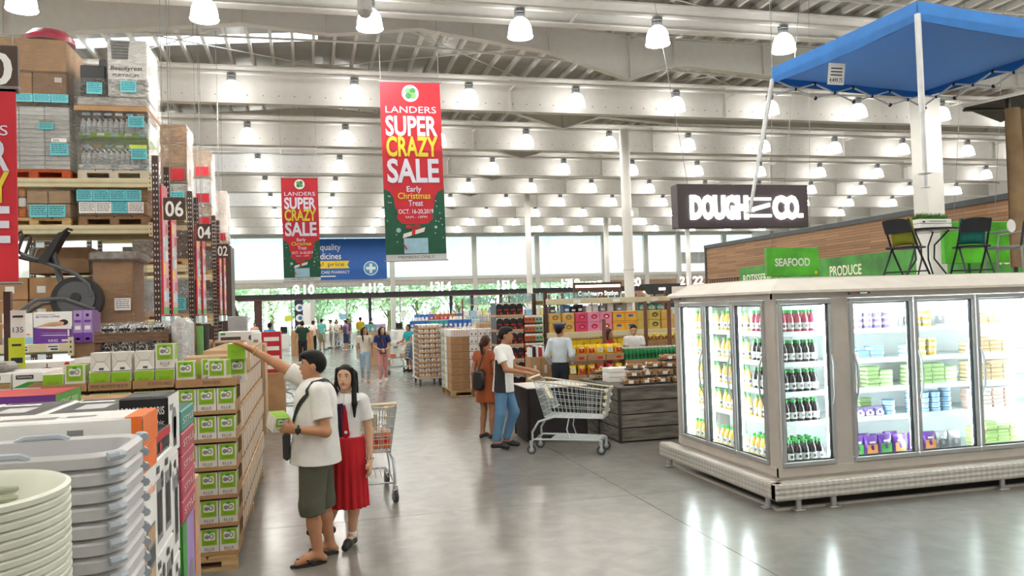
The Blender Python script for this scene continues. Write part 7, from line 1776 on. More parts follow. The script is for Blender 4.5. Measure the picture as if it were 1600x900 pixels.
def polygonise(prims, k, res):
    lo = np.min([pbb(p)[0] for p in prims], 0) - 2.5 * res - k * 0.3; hi = np.max([pbb(p)[1] for p in prims], 0) + 2.5 * res + k * 0.3
    n = np.ceil((hi - lo) / res).astype(int) + 1
    V = np.full(tuple(n), 1.0, np.float32)
    for p in prims:
        a, b = pbb(p); i0 = np.maximum(np.floor((a - k - 3 * res - lo) / res).astype(int), 0); i1 = np.minimum(np.ceil((b + k + 3 * res - lo) / res).astype(int) + 1, n)
        gx, gy, gz = (lo[c] + res * np.arange(i0[c], i1[c]) for c in range(3))
        X = np.stack(np.meshgrid(gx, gy, gz, indexing='ij'), -1)
        d = sd(p, X).astype(np.float32)
        s = np.s_[i0[0]:i1[0], i0[1]:i1[1], i0[2]:i1[2]]
        V[s] = smin(V[s], d, k)
    ins = V < 0
    cnt = np.zeros(tuple(n - 1), np.uint8)
    for dx in (0, 1):
        for dy in (0, 1):
            for dz in (0, 1): cnt += ins[dx:n[0] - 1 + dx, dy:n[1] - 1 + dy, dz:n[2] - 1 + dz]
    cells = np.argwhere((cnt > 0) & (cnt < 8))
    CO = np.array([(i, j, l) for i in (0, 1) for j in (0, 1) for l in (0, 1)])
    vals = np.stack([V[cells[:, 0] + c[0], cells[:, 1] + c[1], cells[:, 2] + c[2]] for c in CO], 1)
    acc = np.zeros((len(cells), 3)); num = np.zeros(len(cells))
    for i in range(8):
        for j in range(i + 1, 8):
            if np.abs(CO[i] - CO[j]).sum() != 1: continue
            m = (vals[:, i] < 0) != (vals[:, j] < 0)
            t = vals[m, i] / (vals[m, i] - vals[m, j])
            acc[m] += CO[i] + t[:, None] * (CO[j] - CO[i]); num[m] += 1
    verts = lo + res * (cells + acc / num[:, None])
    ID = np.full(tuple(n - 1), -1, np.int32); ID[cells[:, 0], cells[:, 1], cells[:, 2]] = np.arange(len(cells))
    quads = []
    for ax in range(3):
        o1, o2 = (ax + 1) % 3, (ax + 2) % 3
        sl0 = [slice(None)] * 3; sl1 = [slice(None)] * 3; sl0[ax] = slice(0, n[ax] - 1); sl1[ax] = slice(1, n[ax])
        A, B = ins[tuple(sl0)], ins[tuple(sl1)]
        e = np.argwhere(A != B); e = e[(e[:, o1] > 0) & (e[:, o2] > 0) & (e[:, o1] < n[o1] - 1) & (e[:, o2] < n[o2] - 1)]
        fl_ = A[e[:, 0], e[:, 1], e[:, 2]]
        q = []
        for (d1, d2) in ((-1, -1), (0, -1), (0, 0), (-1, 0)):
            c = e.copy(); c[:, o1] += d1; c[:, o2] += d2; q.append(ID[c[:, 0], c[:, 1], c[:, 2]])
        q = np.stack(q, 1); q[~fl_] = q[~fl_][:, ::-1]; quads.append(q)
    return verts, np.concatenate(quads)
def blob(name, prims, mat, parent, k=0.03, res=0.012, matfn=None, mats=None):
    v, f = polygonise(prims, k, res)
    me = bpy.data.meshes.new(name)
    me.vertices.add(len(v)); me.vertices.foreach_set('co', v.astype(np.float32).ravel())
    me.loops.add(len(f) * 4); me.loops.foreach_set('vertex_index', f.astype(np.int32).ravel())
    me.polygons.add(len(f)); me.polygons.foreach_set('loop_start', np.arange(0, len(f) * 4, 4, dtype=np.int32))
    me.polygons.foreach_set('use_smooth', np.ones(len(f), bool))
    for m in (mats or [mat]): me.materials.append(m)
    if matfn is not None: me.polygons.foreach_set('material_index', matfn(v[f].mean(1)).astype(np.int32))
    me.update(calc_edges=True); me.validate()
    return ob(name, me, parent)
SKIN = {'a': M('skin_tan', '#c28d6b', 0.55, var=0.04, scale=9), 'b': M('skin_brown', '#aa7655', 0.55, var=0.04, scale=9), 'c': M('skin_light', '#d6a98a', 0.55, var=0.04, scale=9)}
HAIRK = M('hair_black', '#131011', 0.5, var=0.3, scale=18, stretch=(9, 9, 1), spec=0.25); HAIRB = M('hair_brown', '#3c2319', 0.5, var=0.3, scale=14, stretch=(9, 9, 1), spec=0.25)
EYEW = M('eye_white', '#ece8e4', 0.3); EYEK = M('eye_dark', '#1d1412', 0.2); LIP = M('lips', '#a5564e', 0.5); BROW = M('brow', '#2a1d19', 0.7)
def CL(hexc, name=None, rough=0.85): return M('cloth_' + (name or hexc.strip('#')), hexc, rough, var=0.05, scale=7, bump=0.25, bscale=14)
J0 = dict(pel=(0, 0, .95), chest=(0, 0, 1.27), neck=(0, .005, 1.43), head=(0, -.02, 1.585),
          hipL=(.085, 0, .90), kneeL=(.095, -.015, .49), ankL=(.10, .01, .085), toeL=(.125, -.155, .035),
          hipR=(-.085, 0, .90), kneeR=(-.095, -.015, .49), ankR=(-.10, .01, .085), toeR=(-.125, -.155, .035),
          shL=(.175, .0, 1.385), elL=(.225, .03, 1.11), wrL=(.225, -.06, .87), shR=(-.175, .0, 1.385), elR=(-.225, .03, 1.11), wrR=(-.225, -.06, .87))
def hand_prims(wr, d, up, side, s, curl=0.5, spread=0.012, long=1.0):
    """five separate fingers on a palm; d = hand direction, up = back of the hand, side = towards the thumb"""
    d = d / np.linalg.norm(d); up = up - d * (up @ d); up /= np.linalg.norm(up); sd_ = np.cross(d, up); sd_ = sd_ if sd_ @ side > 0 else -sd_
    P = [rc(wr, wr + d * 0.05 * s, 0.026 * s, 0.03 * s, (up, 1.6)), rc(wr + d * 0.03 * s + sd_ * 0.015 * s, wr + d * 0.085 * s + sd_ * 0.02 * s, 0.022 * s, 0.02 * s, (up, 1.4)), rc(wr + d * 0.03 * s - sd_ * 0.015 * s, wr + d * 0.08 * s - sd_ * 0.022 * s, 0.022 * s, 0.018 * s, (up, 1.4))]
    for i, (o, l) in enumerate(((0.030, 0.068), (0.010, 0.078), (-0.010, 0.072), (-0.029, 0.056))):
        b0 = wr + d * 0.088 * s + sd_ * o * s
        d1 = d - up * curl * 0.5 + sd_ * o * (spread * 60); d1 /= np.linalg.norm(d1); d2 = d - up * curl * 1.5; d2 /= np.linalg.norm(d2)
        m = b0 + d1 * l * 0.5 * s * long; P += [rc(b0, m, 0.0095 * s, 0.009 * s), rc(m, m + d2 * l * 0.55 * s * long, 0.009 * s, 0.0075 * s)]
    t0 = wr + d * 0.03 * s + sd_ * 0.026 * s; t1 = t0 + (d * 0.55 + sd_ * 0.75 - up * 0.2) * 0.042 * s; t2 = t1 + (d * 0.9 + sd_ * 0.25 - up * curl * 0.5) * 0.034 * s
    P += [rc(t0, t1, 0.013 * s, 0.011 * s), rc(t1, t2, 0.011 * s, 0.009 * s)]
    return P
def person(label, x, y, rz, H=1.65, J=None, skin='a', hair='short', haircol=None, top=None, bottom=None, shoes='#2a2a2c', stout=1.0, face=0.0, res=0.014, group=None, female=False, sleeve=0.55, details=False, hands=(0.45, 0.45), z=0.0, hem=None, sock=None, handdir=None, tilt=0.0, rot_base=True):
    s = H / 1.70
    D = dict(J0); D.update(J or {})
    G = {k: np.array(v, float) * s for k, v in D.items()}
    t = thing('person', label, 'person', (x, y, z), rz, group)
    fw = V3(-math.sin(face) * -1 * 0 + math.sin(face), -math.cos(face), 0); lf = V3(math.cos(face), math.sin(face), 0); up = V3(0, 0, 1.0)
    # tilt: nod forward
    f2 = fw * math.cos(tilt) - up * math.sin(tilt); u2 = up * math.cos(tilt) + fw * math.sin(tilt); fw, up = f2, u2
    Rh = np.stack([lf, -fw, up], 1)     # head axes: x left, y back, z up
    hc = G['head']
    def hp(a, b, c): return hc + (lf * a - fw * b + up * c) * s
    Y_ = (V3(0, 1, 0), 1.35 / (stout ** 0.6))
    body = []
    wst = 0.118 if female else 0.132
    body += [rc(G['pel'], G['pel'] * 0.4 + G['chest'] * 0.6, 0.135 * s * stout, wst * s * stout, Y_), rc(G['pel'] * 0.4 + G['chest'] * 0.6, G['chest'] + V3(0, 0, 0.03) * s, wst * s * stout, 0.145 * s * stout, Y_), rc(G['shL'] * 0.9 + G['shR'] * 0.1, G['shR'] * 0.9 + G['shL'] * 0.1, 0.058 * s, 0.058 * s)]
    body += [rc(G['neck'] - V3(0, 0, 0.05) * s, hc - up * 0.05 * s, 0.056 * s, 0.05 * s)]
    head = [el(hc + up * 0.018 * s, V3(.074, .09, .098) * s, Rh), el(hp(0, -.028, -.045), V3(.056, .062, .066) * s, Rh), rc(hp(0, -.086, .012), hp(0, -.103, -.018), .009 * s, .013 * s), el(hp(.076, .006, -.005), V3(.011, .02, .03) * s, Rh), el(hp(-.076, .006, -.005), V3(.011, .02, .03) * s, Rh), el(hp(0, -.083, -.052), V3(.024, .012, .010) * s, Rh), el(hp(0, -.072, -.095), V3(.022, .018, .016) * s, Rh)]
    for sd_ in 'LR':
        body += [rc(G['sh' + sd_], G['el' + sd_], .047 * s * stout ** .6, .038 * s * stout ** .5), rc(G['el' + sd_], G['wr' + sd_], .039 * s * stout ** .5, .026 * s)]
        body += [rc(G['hip' + sd_], G['knee' + sd_], .085 * s * stout ** .6, .055 * s * stout ** .4), rc(G['knee' + sd_], G['knee' + sd_] * .6 + G['ank' + sd_] * .4, .054 * s * stout ** .4, .052 * s * stout ** .4), rc(G['knee' + sd_] * .6 + G['ank' + sd_] * .4, G['ank' + sd_], .052 * s * stout ** .4, .036 * s)]
        ank, toe = G['ank' + sd_], G['toe' + sd_]
        heel = ank + (ank - toe) * V3(.28, .28, 0) - V3(0, 0, .04) * s
        body += [rc(ank, ank * .4 + toe * .6 + V3(0, 0, .005), .036 * s, .032 * s), rc(ank * .4 + toe * .6, toe, .034 * s, .026 * s), rc(ank - V3(0, 0, .02) * s, heel, .034 * s, .028 * s)]
    hd = handdir or {}
    for i, sd_ in enumerate('LR'):
        fa = G['wr' + sd_] - G['el' + sd_]; d = np.array(hd.get(sd_, fa), float); sg = 1 if sd_ == 'L' else -1
        upv = np.array(hd.get(sd_ + 'up', V3(sg * 1.0, 0.0, 0.25)), float); side = np.array(hd.get(sd_ + 'side', V3(0, -1, 0.2)), float)
        body += hand_prims(G['wr' + sd_], d, upv, side, s * 0.98, hands[i])
    blob('body', body + head, SKIN[skin], t, 0.022 * s, res)
    # hair
    hm = haircol or HAIRK
    if hair:
        cutf = (hp(0, -.055, .058), fw * 0.75 - up * 0.66)
        cutn = (hp(0, 0, -.055), -up + fw * 0.3)
        hs = [el(hc + up * 0.024 * s - fw * 0.008 * s, V3(.0825, .1, .102) * s, Rh, cuts=(cutf, cutn if hair == 'short' else (hp(0, 0, -.14), -up)))]
        if hair == 'short': hs += [el(hp(0, -.015, .088), V3(.068, .09, .043) * s, Rh), rc(hp(-.03, -.085, .085), hp(.03, -.085, .085), .016 * s, .016 * s)]
        if hair == 'long':
            for a in (-.06, -.03, 0, .03, .06): hs.append(rc(hp(a, .045, .02), hp(a * 1.35, .075, -.27), .05 * s, .026 * s, (fw, 1.3)))
            for sg in (-1, 1): hs += [rc(hp(sg * .066, -.03, .075), hp(sg * .08, -.012, -.06), .022 * s, .022 * s), rc(hp(sg * .08, -.012, -.06), hp(sg * .1, -.085, -.24), .024 * s, .024 * s), rc(hp(sg * .1, -.085, -.24), hp(sg * .1, -.1, -.36), .024 * s, .01 * s)]
        if hair == 'bob':
            for a in (-.06, 0, .06): hs.append(rc(hp(a, .04, .02), hp(a * 1.3, .05, -.11), .05 * s, .03 * s))
        if hair == 'tail':
            hs.append(rc(hp(0, .095, .05), hp(0, .13, -.02), .03 * s, .035 * s)); hs.append(rc(hp(0, .13, -.02), hp(0, .11, -.22), .035 * s, .015 * s))
        if hair == 'bun': hs.append(el(hp(0, .1, .06), V3(.045, .045, .045) * s, Rh))
        blob('hair', hs, hm, t, 0.02 * s, min(res, 0.01) if details else res)
    # face marks
    for sg in (-1, 1):
        c = hp(sg * .031, -.0775, .014); 
        e = MB(); e.ell((0, 0, 0), (.0135 * s, .006 * s, .0068 * s), EYEW, 8, 6); o = e.build('eye', t); o.matrix_local = Matrix.Translation(c) @ Matrix(Rh.tolist()).to_4x4()
        e = MB(); e.ell((0, -.0035 * s, 0), (.0066 * s, .0045 * s, .0066 * s), EYEK, 8, 6); e.ell((0, -.001 * s, .0062 * s), (.0155 * s, .006 * s, .0024 * s), EYEK, 8, 4); q = e.build('iris', o)
        b = MB(); b.tube([hp(sg * .046, -.078, .031), hp(sg * .033, -.088, .036), hp(sg * .016, -.091, .032)], [.0022 * s, .0042 * s, .0035 * s], BROW, 6); b.build('eyebrow', t)
    m = MB(); m.tube([hp(-.022, -.088, -.052), hp(-.008, -.0955, -.049), hp(0, -.0955, -.0505), hp(.008, -.0955, -.049), hp(.022, -.088, -.052)], [.002 * s, .0052 * s, .005 * s, .0052 * s, .002 * s], LIP, 6)
    m.tube([hp(-.018, -.089, -.056), hp(0, -.0955, -.059), hp(.018, -.089, -.056)], [.002 * s, .0058 * s, .002 * s], LIP, 6); m.build('lips', t)
    # top
    shirt_pr = None
    if top:
        st = stout
        tz = hem if hem is not None else (.90 if not female else .93)
        pel2 = V3(G['pel'][0], G['pel'][1], tz * s)
        pr = [rc(pel2, G['pel'] * 0.35 + G['chest'] * 0.65, (.19 if tz < .9 else .158 if not female else .148) * s * st, (.156 if not female else .138) * s * st, Y_, fa=True), rc(G['pel'] * 0.35 + G['chest'] * 0.65, G['chest'] + V3(0, 0, .045) * s, .155 * s * st, .158 * s * st, Y_),
              rc(G['shL'] * .92 + G['shR'] * .08, G['shR'] * .92 + G['shL'] * .08, .067 * s, .067 * s), rc(G['chest'] + V3(0, 0, .06) * s, G['neck'] - V3(0, 0, .012) * s, .10 * s, .063 * s, fb=True)]
        if sleeve > 0:
            for sd_ in 'LR':
                a, b = G['sh' + sd_], G['el' + sd_]
                if sleeve <= 1: pr.append(rc(a, a + (b - a) * sleeve, .062 * s * st ** .5, .068 * s * st ** .5, fb=True))
                else:
                    w_ = G['wr' + sd_]; pr.append(rc(a, b, .062 * s, .053 * s)); pr.append(rc(b, b + (w_ - b) * (sleeve - 1), .052 * s, .042 * s, fb=True))
        shirt_pr = pr
        mt = top.get('mats') or [CL(top['c'])]
        blob('shirt', pr, mt[0], t, 0.03 * s, res, top.get('fn'), mt)
    if bottom:
        kind = bottom['k']; mt = bottom.get('m') or CL(bottom['c'])
        if kind in ('pants', 'shorts'):
            pr = [rc(G['pel'] + V3(0, 0, .045) * s, G['pel'] * .5 + (G['hipL'] + G['hipR']) * .25 - V3(0, 0, .03) * s, .142 * s * stout, .145 * s * stout, Y_, fa=True)]
            wd = bottom.get('w', 1.0)
            for sd_ in 'LR':
                a, b, c = G['hip' + sd_], G['knee' + sd_], G['ank' + sd_]
                if kind == 'pants': pr += [rc(a, b, .093 * s * stout ** .6, .072 * s * wd), rc(b, b + (c - b) * bottom.get('l', .93), .072 * s * wd, .056 * s * wd, fb=True)]
                else:
                    l = bottom.get('l', 0.95)
                    if l <= 1: pr += [rc(a, a + (b - a) * l, .106 * s * stout ** .6, .093 * s * wd, fb=True)]
                    else: pr += [rc(a, b, .106 * s * stout ** .6, .092 * s * wd), rc(b, b + (c - b) * (l - 1), .092 * s * wd, .092 * s * wd, fb=True)]
            blob('shorts' if kind == 'shorts' else 'trousers', pr, mt, t, 0.03 * s, res)
        else:
            top_z = bottom.get('z1', 1.0); pr = [dict(t='skirt', a=V3(G['pel'][0], G['pel'][1], top_z * s), b=V3(G['pel'][0], G['pel'][1] - .01, bottom['z0'] * s), ra=max(.142 * stout, .162) * s, rb=bottom['r'] * s, ay=1.2, pl=bottom.get('pl', .05), n=bottom.get('n', 12), cuts=())]
            blob('skirt', pr, mt, t, 0.02 * s, res)
    if shoes:
        for sd_ in 'LR':
            ank, toe = G['ank' + sd_], G['toe' + sd_]; heel = ank + (ank - toe) * V3(.28, .28, 0) - V3(0, 0, .045) * s
            tip = toe + (toe - ank) * V3(.12, .12, 0)
            lowz = min(toe[2], heel[2]) - .034 * s
            pr = [rc(ank - V3(0, 0, .025) * s, ank * .35 + toe * .65, .043 * s, .038 * s), rc(ank * .35 + toe * .65, tip, .04 * s, .032 * s), rc(ank - V3(0, 0, .03) * s, heel, .041 * s, .036 * s)]
            if abs(toe[2] - heel[2]) < .03: pr = [dict(p, cuts=((V3(0, 0, lowz), V3(0, 0, -1)),)) for p in pr]
            blob('shoe', pr, CL(shoes, 'shoe_' + shoes.strip('#'), 0.5), t, 0.02 * s, min(res, 0.01))
            if sock: blob('sock', [rc(ank - V3(0, 0, .02), ank + (G['knee' + sd_] - ank) * .13, .041 * s, .042 * s, fb=True)], CL(sock, 'sock'), t, 0.02, min(res, 0.01))
    return t, G, shirt_pr, hp
def cling(pr, k, P, off=0.006):
    """move a point along the gradient until it sits just outside the cloth"""
    P = np.array(P, float)
    for _ in range(14):
        d = field_at(pr, k, P); g = np.array([field_at(pr, k, P + e) - d for e in np.eye(3) * 1e-3]); g /= np.linalg.norm(g) + 1e-9
        P = P - g * (d - off) * 0.8
    return P
def strap(pr, pts, w_, mat, name, parent, k=0.03, n=14, th=0.004):
    """flat band lying on the cloth along a polyline"""
    pts = [np.array(p, float) for p in pts]; seg_ = []
    for i in range(n + 1):
        u = i / n * (len(pts) - 1); a = min(int(u), len(pts) - 2); seg_.append(pts[a] * (1 - (u - a)) + pts[a + 1] * (u - a))
    Q = [cling(pr, k, p) for p in seg_]; vs = []
    for i, p in enumerate(Q):
        d = field_at(pr, k, p); g = np.array([field_at(pr, k, p + e) - d for e in np.eye(3) * 1e-3]); g /= np.linalg.norm(g) + 1e-9
        tt = Q[min(i + 1, n)] - Q[max(i - 1, 0)]; b = np.cross(g, tt); b /= np.linalg.norm(b) + 1e-9
        ww = w_(i / n) if callable(w_) else w_
        vs += [p - b * ww / 2, p + b * ww / 2, p + b * ww / 2 + g * th, p - b * ww / 2 + g * th]
    fs = []
    for i in range(n):
        a = i * 4; c = a + 4
        for j in range(4): fs.append((a + j, a + (j + 1) % 4, c + (j + 1) % 4, c + j))
    fs += [(0, 1, 2, 3), (n * 4 + 3, n * 4 + 2, n * 4 + 1, n * 4)]
    return MB().add(vs, fs, mat, True).build(name, parent)
# ------------------------------------------------------------------ shopping carts
WIRE = M('cart_wire', '#c3c9ca', 0.35, metal=0.55, var=0.02); FRAME = M('cart_frame', '#bcc4c5', 0.38, metal=0.5, var=0.02); BEIGE = M('cart_beige', '#e6d9b6', 0.45, var=0.02); TYRE = M('cart_tyre', '#3c3e40', 0.6)
def cart_meshes(fine=True):
    out = {}
    # basket corners (x forward): rear top, front top, rear bottom, front bottom
    def P(u, v, side):   # u 0 rear..1 front, v 0 bottom..1 top
        zt = 0.99 - 0.13 * u; zb = 0.50 - 0.02 * u; xt = -0.40 + 0.98 * u; xb = -0.28 + 0.80 * u; wt = 0.29 - 0.06 * u; wb = 0.22 - 0.04 * u
        return V3(xb + (xt - xb) * v, side * (wb + (wt - wb) * v), zb + (zt - zb) * v)
    b = MB(); r = 0.0032; n = 4
    nv = 15 if fine else 10
    for sd_ in (-1, 1):
        for i in range(nv + 1): b.tube([P(i / nv, 0, sd_), P(i / nv, 1, sd_)], r, WIRE, n, caps=False)
        for v in (0.16, 0.36, 0.56, 0.78): b.tube([P(0, v, sd_), P(1, v, sd_)], 0.004, WIRE, n, caps=False)
    for u in (0, 1):
        for i in range(1, 10): f = -1 + 2 * i / 10; b.tube([(P(u, 0, -1) * (1 - f) + P(u, 0, 1) * (1 + f)) / 2, (P(u, 1, -1) * (1 - f) + P(u, 1, 1) * (1 + f)) / 2], r, WIRE, n, caps=False)
        for v in (0.16, 0.36, 0.56, 0.78): b.tube([P(u, v, -1), P(u, v, 1)], 0.004, WIRE, n, caps=False)
    for i in range(1, 10): f = -1 + 2 * i / 10; b.tube([(P(0, 0, -1) * (1 - f) + P(0, 0, 1) * (1 + f)) / 2, (P(1, 0, -1) * (1 - f) + P(1, 0, 1) * (1 + f)) / 2], r, WIRE, n, caps=False)
    for i in range(1, 9): b.tube([P(i / 9, 0, -1), P(i / 9, 0, 1)], 0.004, WIRE, n, caps=False)
    out['wire_basket'] = b.mesh('wire_basket')
    m = MB(); m.tube([P(0, 1, -1), P(1, 1, -1), P(1, 1, 1), P(0, 1, 1)], 0.0075, WIRE, 6); m.tube([P(0, 0, -1), P(1, 0, -1), P(1, 0, 1), P(0, 0, 1)], 0.007, WIRE, 6, closed=True); out['rim'] = m.mesh('rim')
    m = MB(); m.tube([(P(0.02, 1.02, -1)), (P(1.0, 1.02, -1)), (P(1, 1.02, 1)), (P(0.02, 1.02, 1))], 0.008, BEIGE, 6); out['rim_cover'] = m.mesh('rim_cover')
    m = MB(); m.tube([(-0.47, -0.29, 1.03), (-0.47, 0.29, 1.03)], 0.016, BEIGE, 10); out['handle'] = m.mesh('handle')
    m = MB()
    for sd_ in (-1, 1): m.tube([(-0.47, sd_ * 0.27, 1.03), (-0.38, sd_ * 0.285, 0.97)], 0.008, FRAME, 6)
    out['handle_bracket'] = m.mesh('handle_bracket')
    m = MB()
    for i in range(8): m.tube([(-0.36 + 0.012 * i * 0, -0.2 + i * 0.057, 0.96), (-0.16, -0.19 + i * 0.054, 0.62)], 0.0035, WIRE, 4, caps=False)
    for z, x in ((0.96, -0.36), (0.79, -0.26), (0.62, -0.16)): m.tube([(x, -0.21, z), (x, 0.21, z)], 0.005, WIRE, 4)
    out['seat_flap'] = m.mesh('seat_flap')
    m = MB(); m.add([(-0.33, -0.09, 0.91), (-0.33, 0.09, 0.91), (-0.225, 0.09, 0.73), (-0.225, -0.09, 0.73), (-0.325, -0.09, 0.913), (-0.325, 0.09, 0.913), (-0.22, 0.09, 0.733), (-0.22, -0.09, 0.733)], [(0, 1, 2, 3), (7, 6, 5, 4), (0, 4, 5, 1), (2, 6, 7, 3), (1, 5, 6, 2), (3, 7, 4, 0)], BEIGE); out['seat_panel'] = m.mesh('seat_panel')
    for i, sd_ in enumerate((-1, 1)):
        m = MB()
        m.tube([(-0.16, sd_ * 0.20, 0.50), (-0.36, sd_ * 0.24, 0.44), (-0.45, sd_ * 0.25, 0.30), (-0.45, sd_ * 0.25, 0.17)], 0.016, FRAME, 8)
        m.tube([(-0.45, sd_ * 0.25, 0.20), (-0.1, sd_ * 0.235, 0.20), (0.46, sd_ * 0.20, 0.19), (0.50, sd_ * 0.20, 0.17)], 0.014, FRAME, 8)
        m.tube([(0.05, sd_ * 0.19, 0.48), (0.02, sd_ * 0.21, 0.34), (0.06, sd_ * 0.22, 0.20)], 0.009, FRAME, 6); out['side_frame%d' % i] = m.mesh('side_frame')
    m = MB(); m.tube([(0.48, -0.2, 0.19), (0.48, 0.2, 0.19)], 0.012, FRAME, 6); m.tube([(-0.42, -0.25, 0.2), (-0.42, 0.25, 0.2)], 0.01, FRAME, 6)
    for i in range(7): f = -0.17 + i * 0.057; m.tube([(-0.2, f * 1.1, 0.215), (0.47, f, 0.205)], 0.005, WIRE, 4, caps=False)
    out['lower_rack'] = m.mesh('lower_rack')
    m = MB(); m.tube([(0, -0.016, 0), (0, 0.016, 0)], 0.062, TYRE, 18); m.tube([(0, -0.018, 0), (0, 0.018, 0)], 0.038, GREY, 12); m.tube([(0, -0.02, 0), (0, 0.02, 0)], 0.014, DGREY, 8); out['wheel'] = m.mesh('wheel')
    m = MB()
    for sd_ in (-1, 1): m.box(-0.018, 0.018, sd_ * 0.024 - 0.003, sd_ * 0.024 + 0.003, -0.01, 0.085, FRAME)
    m.lathe([(0.026, 0.08), (0.026, 0.12)], FRAME, 10); out['caster'] = m.mesh('caster')
    m = MB()
    for v in (1.0, 0.75, 0.5, 0.2):
        p = P(1, v, 1); m.cbox(p[0] - 0.025, p[0] + 0.02, p[1] - 0.035, p[1] + 0.015, p[2] - 0.022, p[2] + 0.022, BEIGE, 0.008)
    out['bumper1'] = m.mesh('corner_bumper'); m = MB()
    for v in (1.0, 0.75, 0.5, 0.2):
        p = P(1, v, -1); m.cbox(p[0] - 0.025, p[0] + 0.02, p[1] - 0.015, p[1] + 0.035, p[2] - 0.022, p[2] + 0.022, BEIGE, 0.008)
    out['bumper0'] = m.mesh('corner_bumper')
    return out
CM = cart_meshes(True); CM2 = cart_meshes(False)
def cart(label, x, y, rz, fine=True):
    t = thing('shopping_cart', label, 'shopping cart', (x, y, 0), rz, 'wire shopping carts')
    C_ = CM if fine else CM2
    for k, me in C_.items():
        if k in ('wheel', 'caster'): continue
        ob(me.name.split('.')[0], me, t)
    for (a, b) in ((-0.45, -0.25), (-0.45, 0.25), (0.50, -0.2), (0.50, 0.2)):
        w_ = ob('wheel', C_['wheel'], t, (a - 0.02, b, 0.062), 0.3); ob('caster', C_['caster'], t, (a - 0.02, b, 0.062), 0.3)
    return t
cart('large wire cart with beige rim pushed by the man in white and black', 3.42, 10.62, math.atan2(-0.50, 0.86))
cart('wire cart with beige handle just behind the schoolgirl', 0.60, 9.02, PI / 2 - 0.05)
for k, (x, c) in enumerate(((0.53, ORG), (0.63, M('print_amber', '#d8742a', 0.5)), (0.73, ORG))):
    simple_box('juice_carton', 'orange carton, %s from left in the cart behind the schoolgirl' % ORD[k], 'carton', x, x + 0.09, 8.86, 8.96, 0.515, 0.72, c, 'orange cartons in the cart', deco=lambda m, w_, d_, h_: [m.rect(0, h_ * 0.85, w_, h_ * 0.15, (0, -0.002, 0), X3, Z3, WHT), m.disc(w_ * 0.5, h_ * 0.45, 0.03, 0.035, (0, -0.002, 0), X3, Z3, RED)])
cart('wire cart half hidden behind the raised arm of the man in white', -0.62, 16.9, 2.75)
cart('wire cart pushed by the woman in teal', 2.72, 26.3, -2.6, False)
for i, (x, y, r) in enumerate(((2.7, 44.5, 1.5), (4.0, 44.0, 0.2), (1.3, 45.0, 2.8), (2.0, 46.2, 0.5))): cart('small far wire cart in the checkout queue, %s from the near side' % ORD[i], x, y, r, False)
for k in range(3): simple_box('grocery_pack', '%s pack lying in the cart of the woman in teal' % ('orange', 'white', 'tan')[k], 'pack', 2.5 + k * 0.16, 2.64 + k * 0.16, 26.1, 26.4, 0.52, 0.64, (ORG, WHT, CARD2)[k], 'packs in the teal cart')
# ------------------------------------------------------------------ the man in white reaching for a box
# local frame: facing -y ; local x = his left.  world = base + (local y, -local x)
BX, BY = 0.03, 6.80
def Lw(wx, wy, wz): return (-(wy - BY), wx - BX, wz)
Hm = 1.70
man_top = dict(c='#e9e9e6')
t, G, spr, hp = person('man in white polo shirt and grey-green shorts reaching up to a green box', BX, BY, -PI / 2, Hm, J=dict(
    pel=Lw(0.02, 6.80, .93), chest=Lw(0.03, 6.79, 1.24), neck=Lw(0.045, 6.79, 1.42), head=Lw(0.02, 6.80, 1.575),
    hipL=Lw(0.01, 6.70, .88), kneeL=Lw(-0.02, 6.69, .47), ankL=Lw(0.02, 6.69, .085), toeL=Lw(-0.14, 6.66, .03), hipR=Lw(0.04, 6.90, .88), kneeR=Lw(0.07, 6.92, .47), ankR=Lw(0.12, 6.93, .085), toeR=Lw(-0.03, 6.91, .03),
    shL=Lw(0.055, 6.615, 1.385), elL=Lw(0.10, 6.54, 1.07), wrL=Lw(-0.13, 6.57, 1.095), shR=Lw(0.0, 6.97, 1.41), elR=Lw(-0.26, 7.01, 1.585), wrR=Lw(-0.47, 7.04, 1.715)),
    skin='a', hair='short', top=man_top, bottom=dict(k='shorts', c='#5b5c4e', l=1.18, w=1.08), shoes=None, stout=1.28, face=-0.12, res=0.0065, sleeve=0.70, details=True, hem=.80,
    handdir=dict(L=V3(0.0, -1.0, 0.28), Lup=V3(1.0, 0.0, -0.15), Lside=V3(0, 0, 1), R=V3(0, -1.0, 0.55), Rup=V3(-0.3, 0.5, 0.9), Rside=V3(1, 0, 0)), hands=(0.75, 0.2))
STRAP = CL('#1f1f22', 'strap_black', 0.7)
strap(spr, [Lw(0.20, 6.93, 1.30), Lw(0.13, 6.72, 1.50), Lw(-0.02, 6.62, 1.36), Lw(-0.17, 6.68, 1.20), Lw(-0.20, 6.78, 1.06)], 0.036, STRAP, 'bag_strap', t, n=22)
# collar
c_ = MB(); ring = []
for i in range(20):
    a = 2 * PI * i / 20; p = np.array(Lw(0.045, 6.79, 1.42)); r0, r1 = 0.067, 0.084
    ring += [(p[0] + r0 * math.cos(a), p[1] + r0 * math.sin(a) - 0.008 * math.cos(a) * 0, p[2] + 0.028 - 0.02 * (math.sin(a) < -0.3)), (p[0] + r1 * 1.05 * math.cos(a), p[1] + r1 * 1.05 * math.sin(a), p[2] - 0.018 - 0.02 * (math.sin(a) < -0.3))]
c_.add(ring, [(2 * i, 2 * ((i + 1) % 20), 2 * ((i + 1) % 20) + 1, 2 * i + 1) for i in range(20)], CL('#e9e9e6'), True); c_.build('collar', t)
m = MB(); p = np.array(Lw(-0.205, 6.80, .95)); m.cbox(p[0] - 0.07, p[0] + 0.07, p[1] - 0.03, p[1] + 0.03, p[2] - 0.12, p[2] + 0.10, CL('#3f4240', 'bag_charcoal'), 0.02); m.build('sling_bag', t)
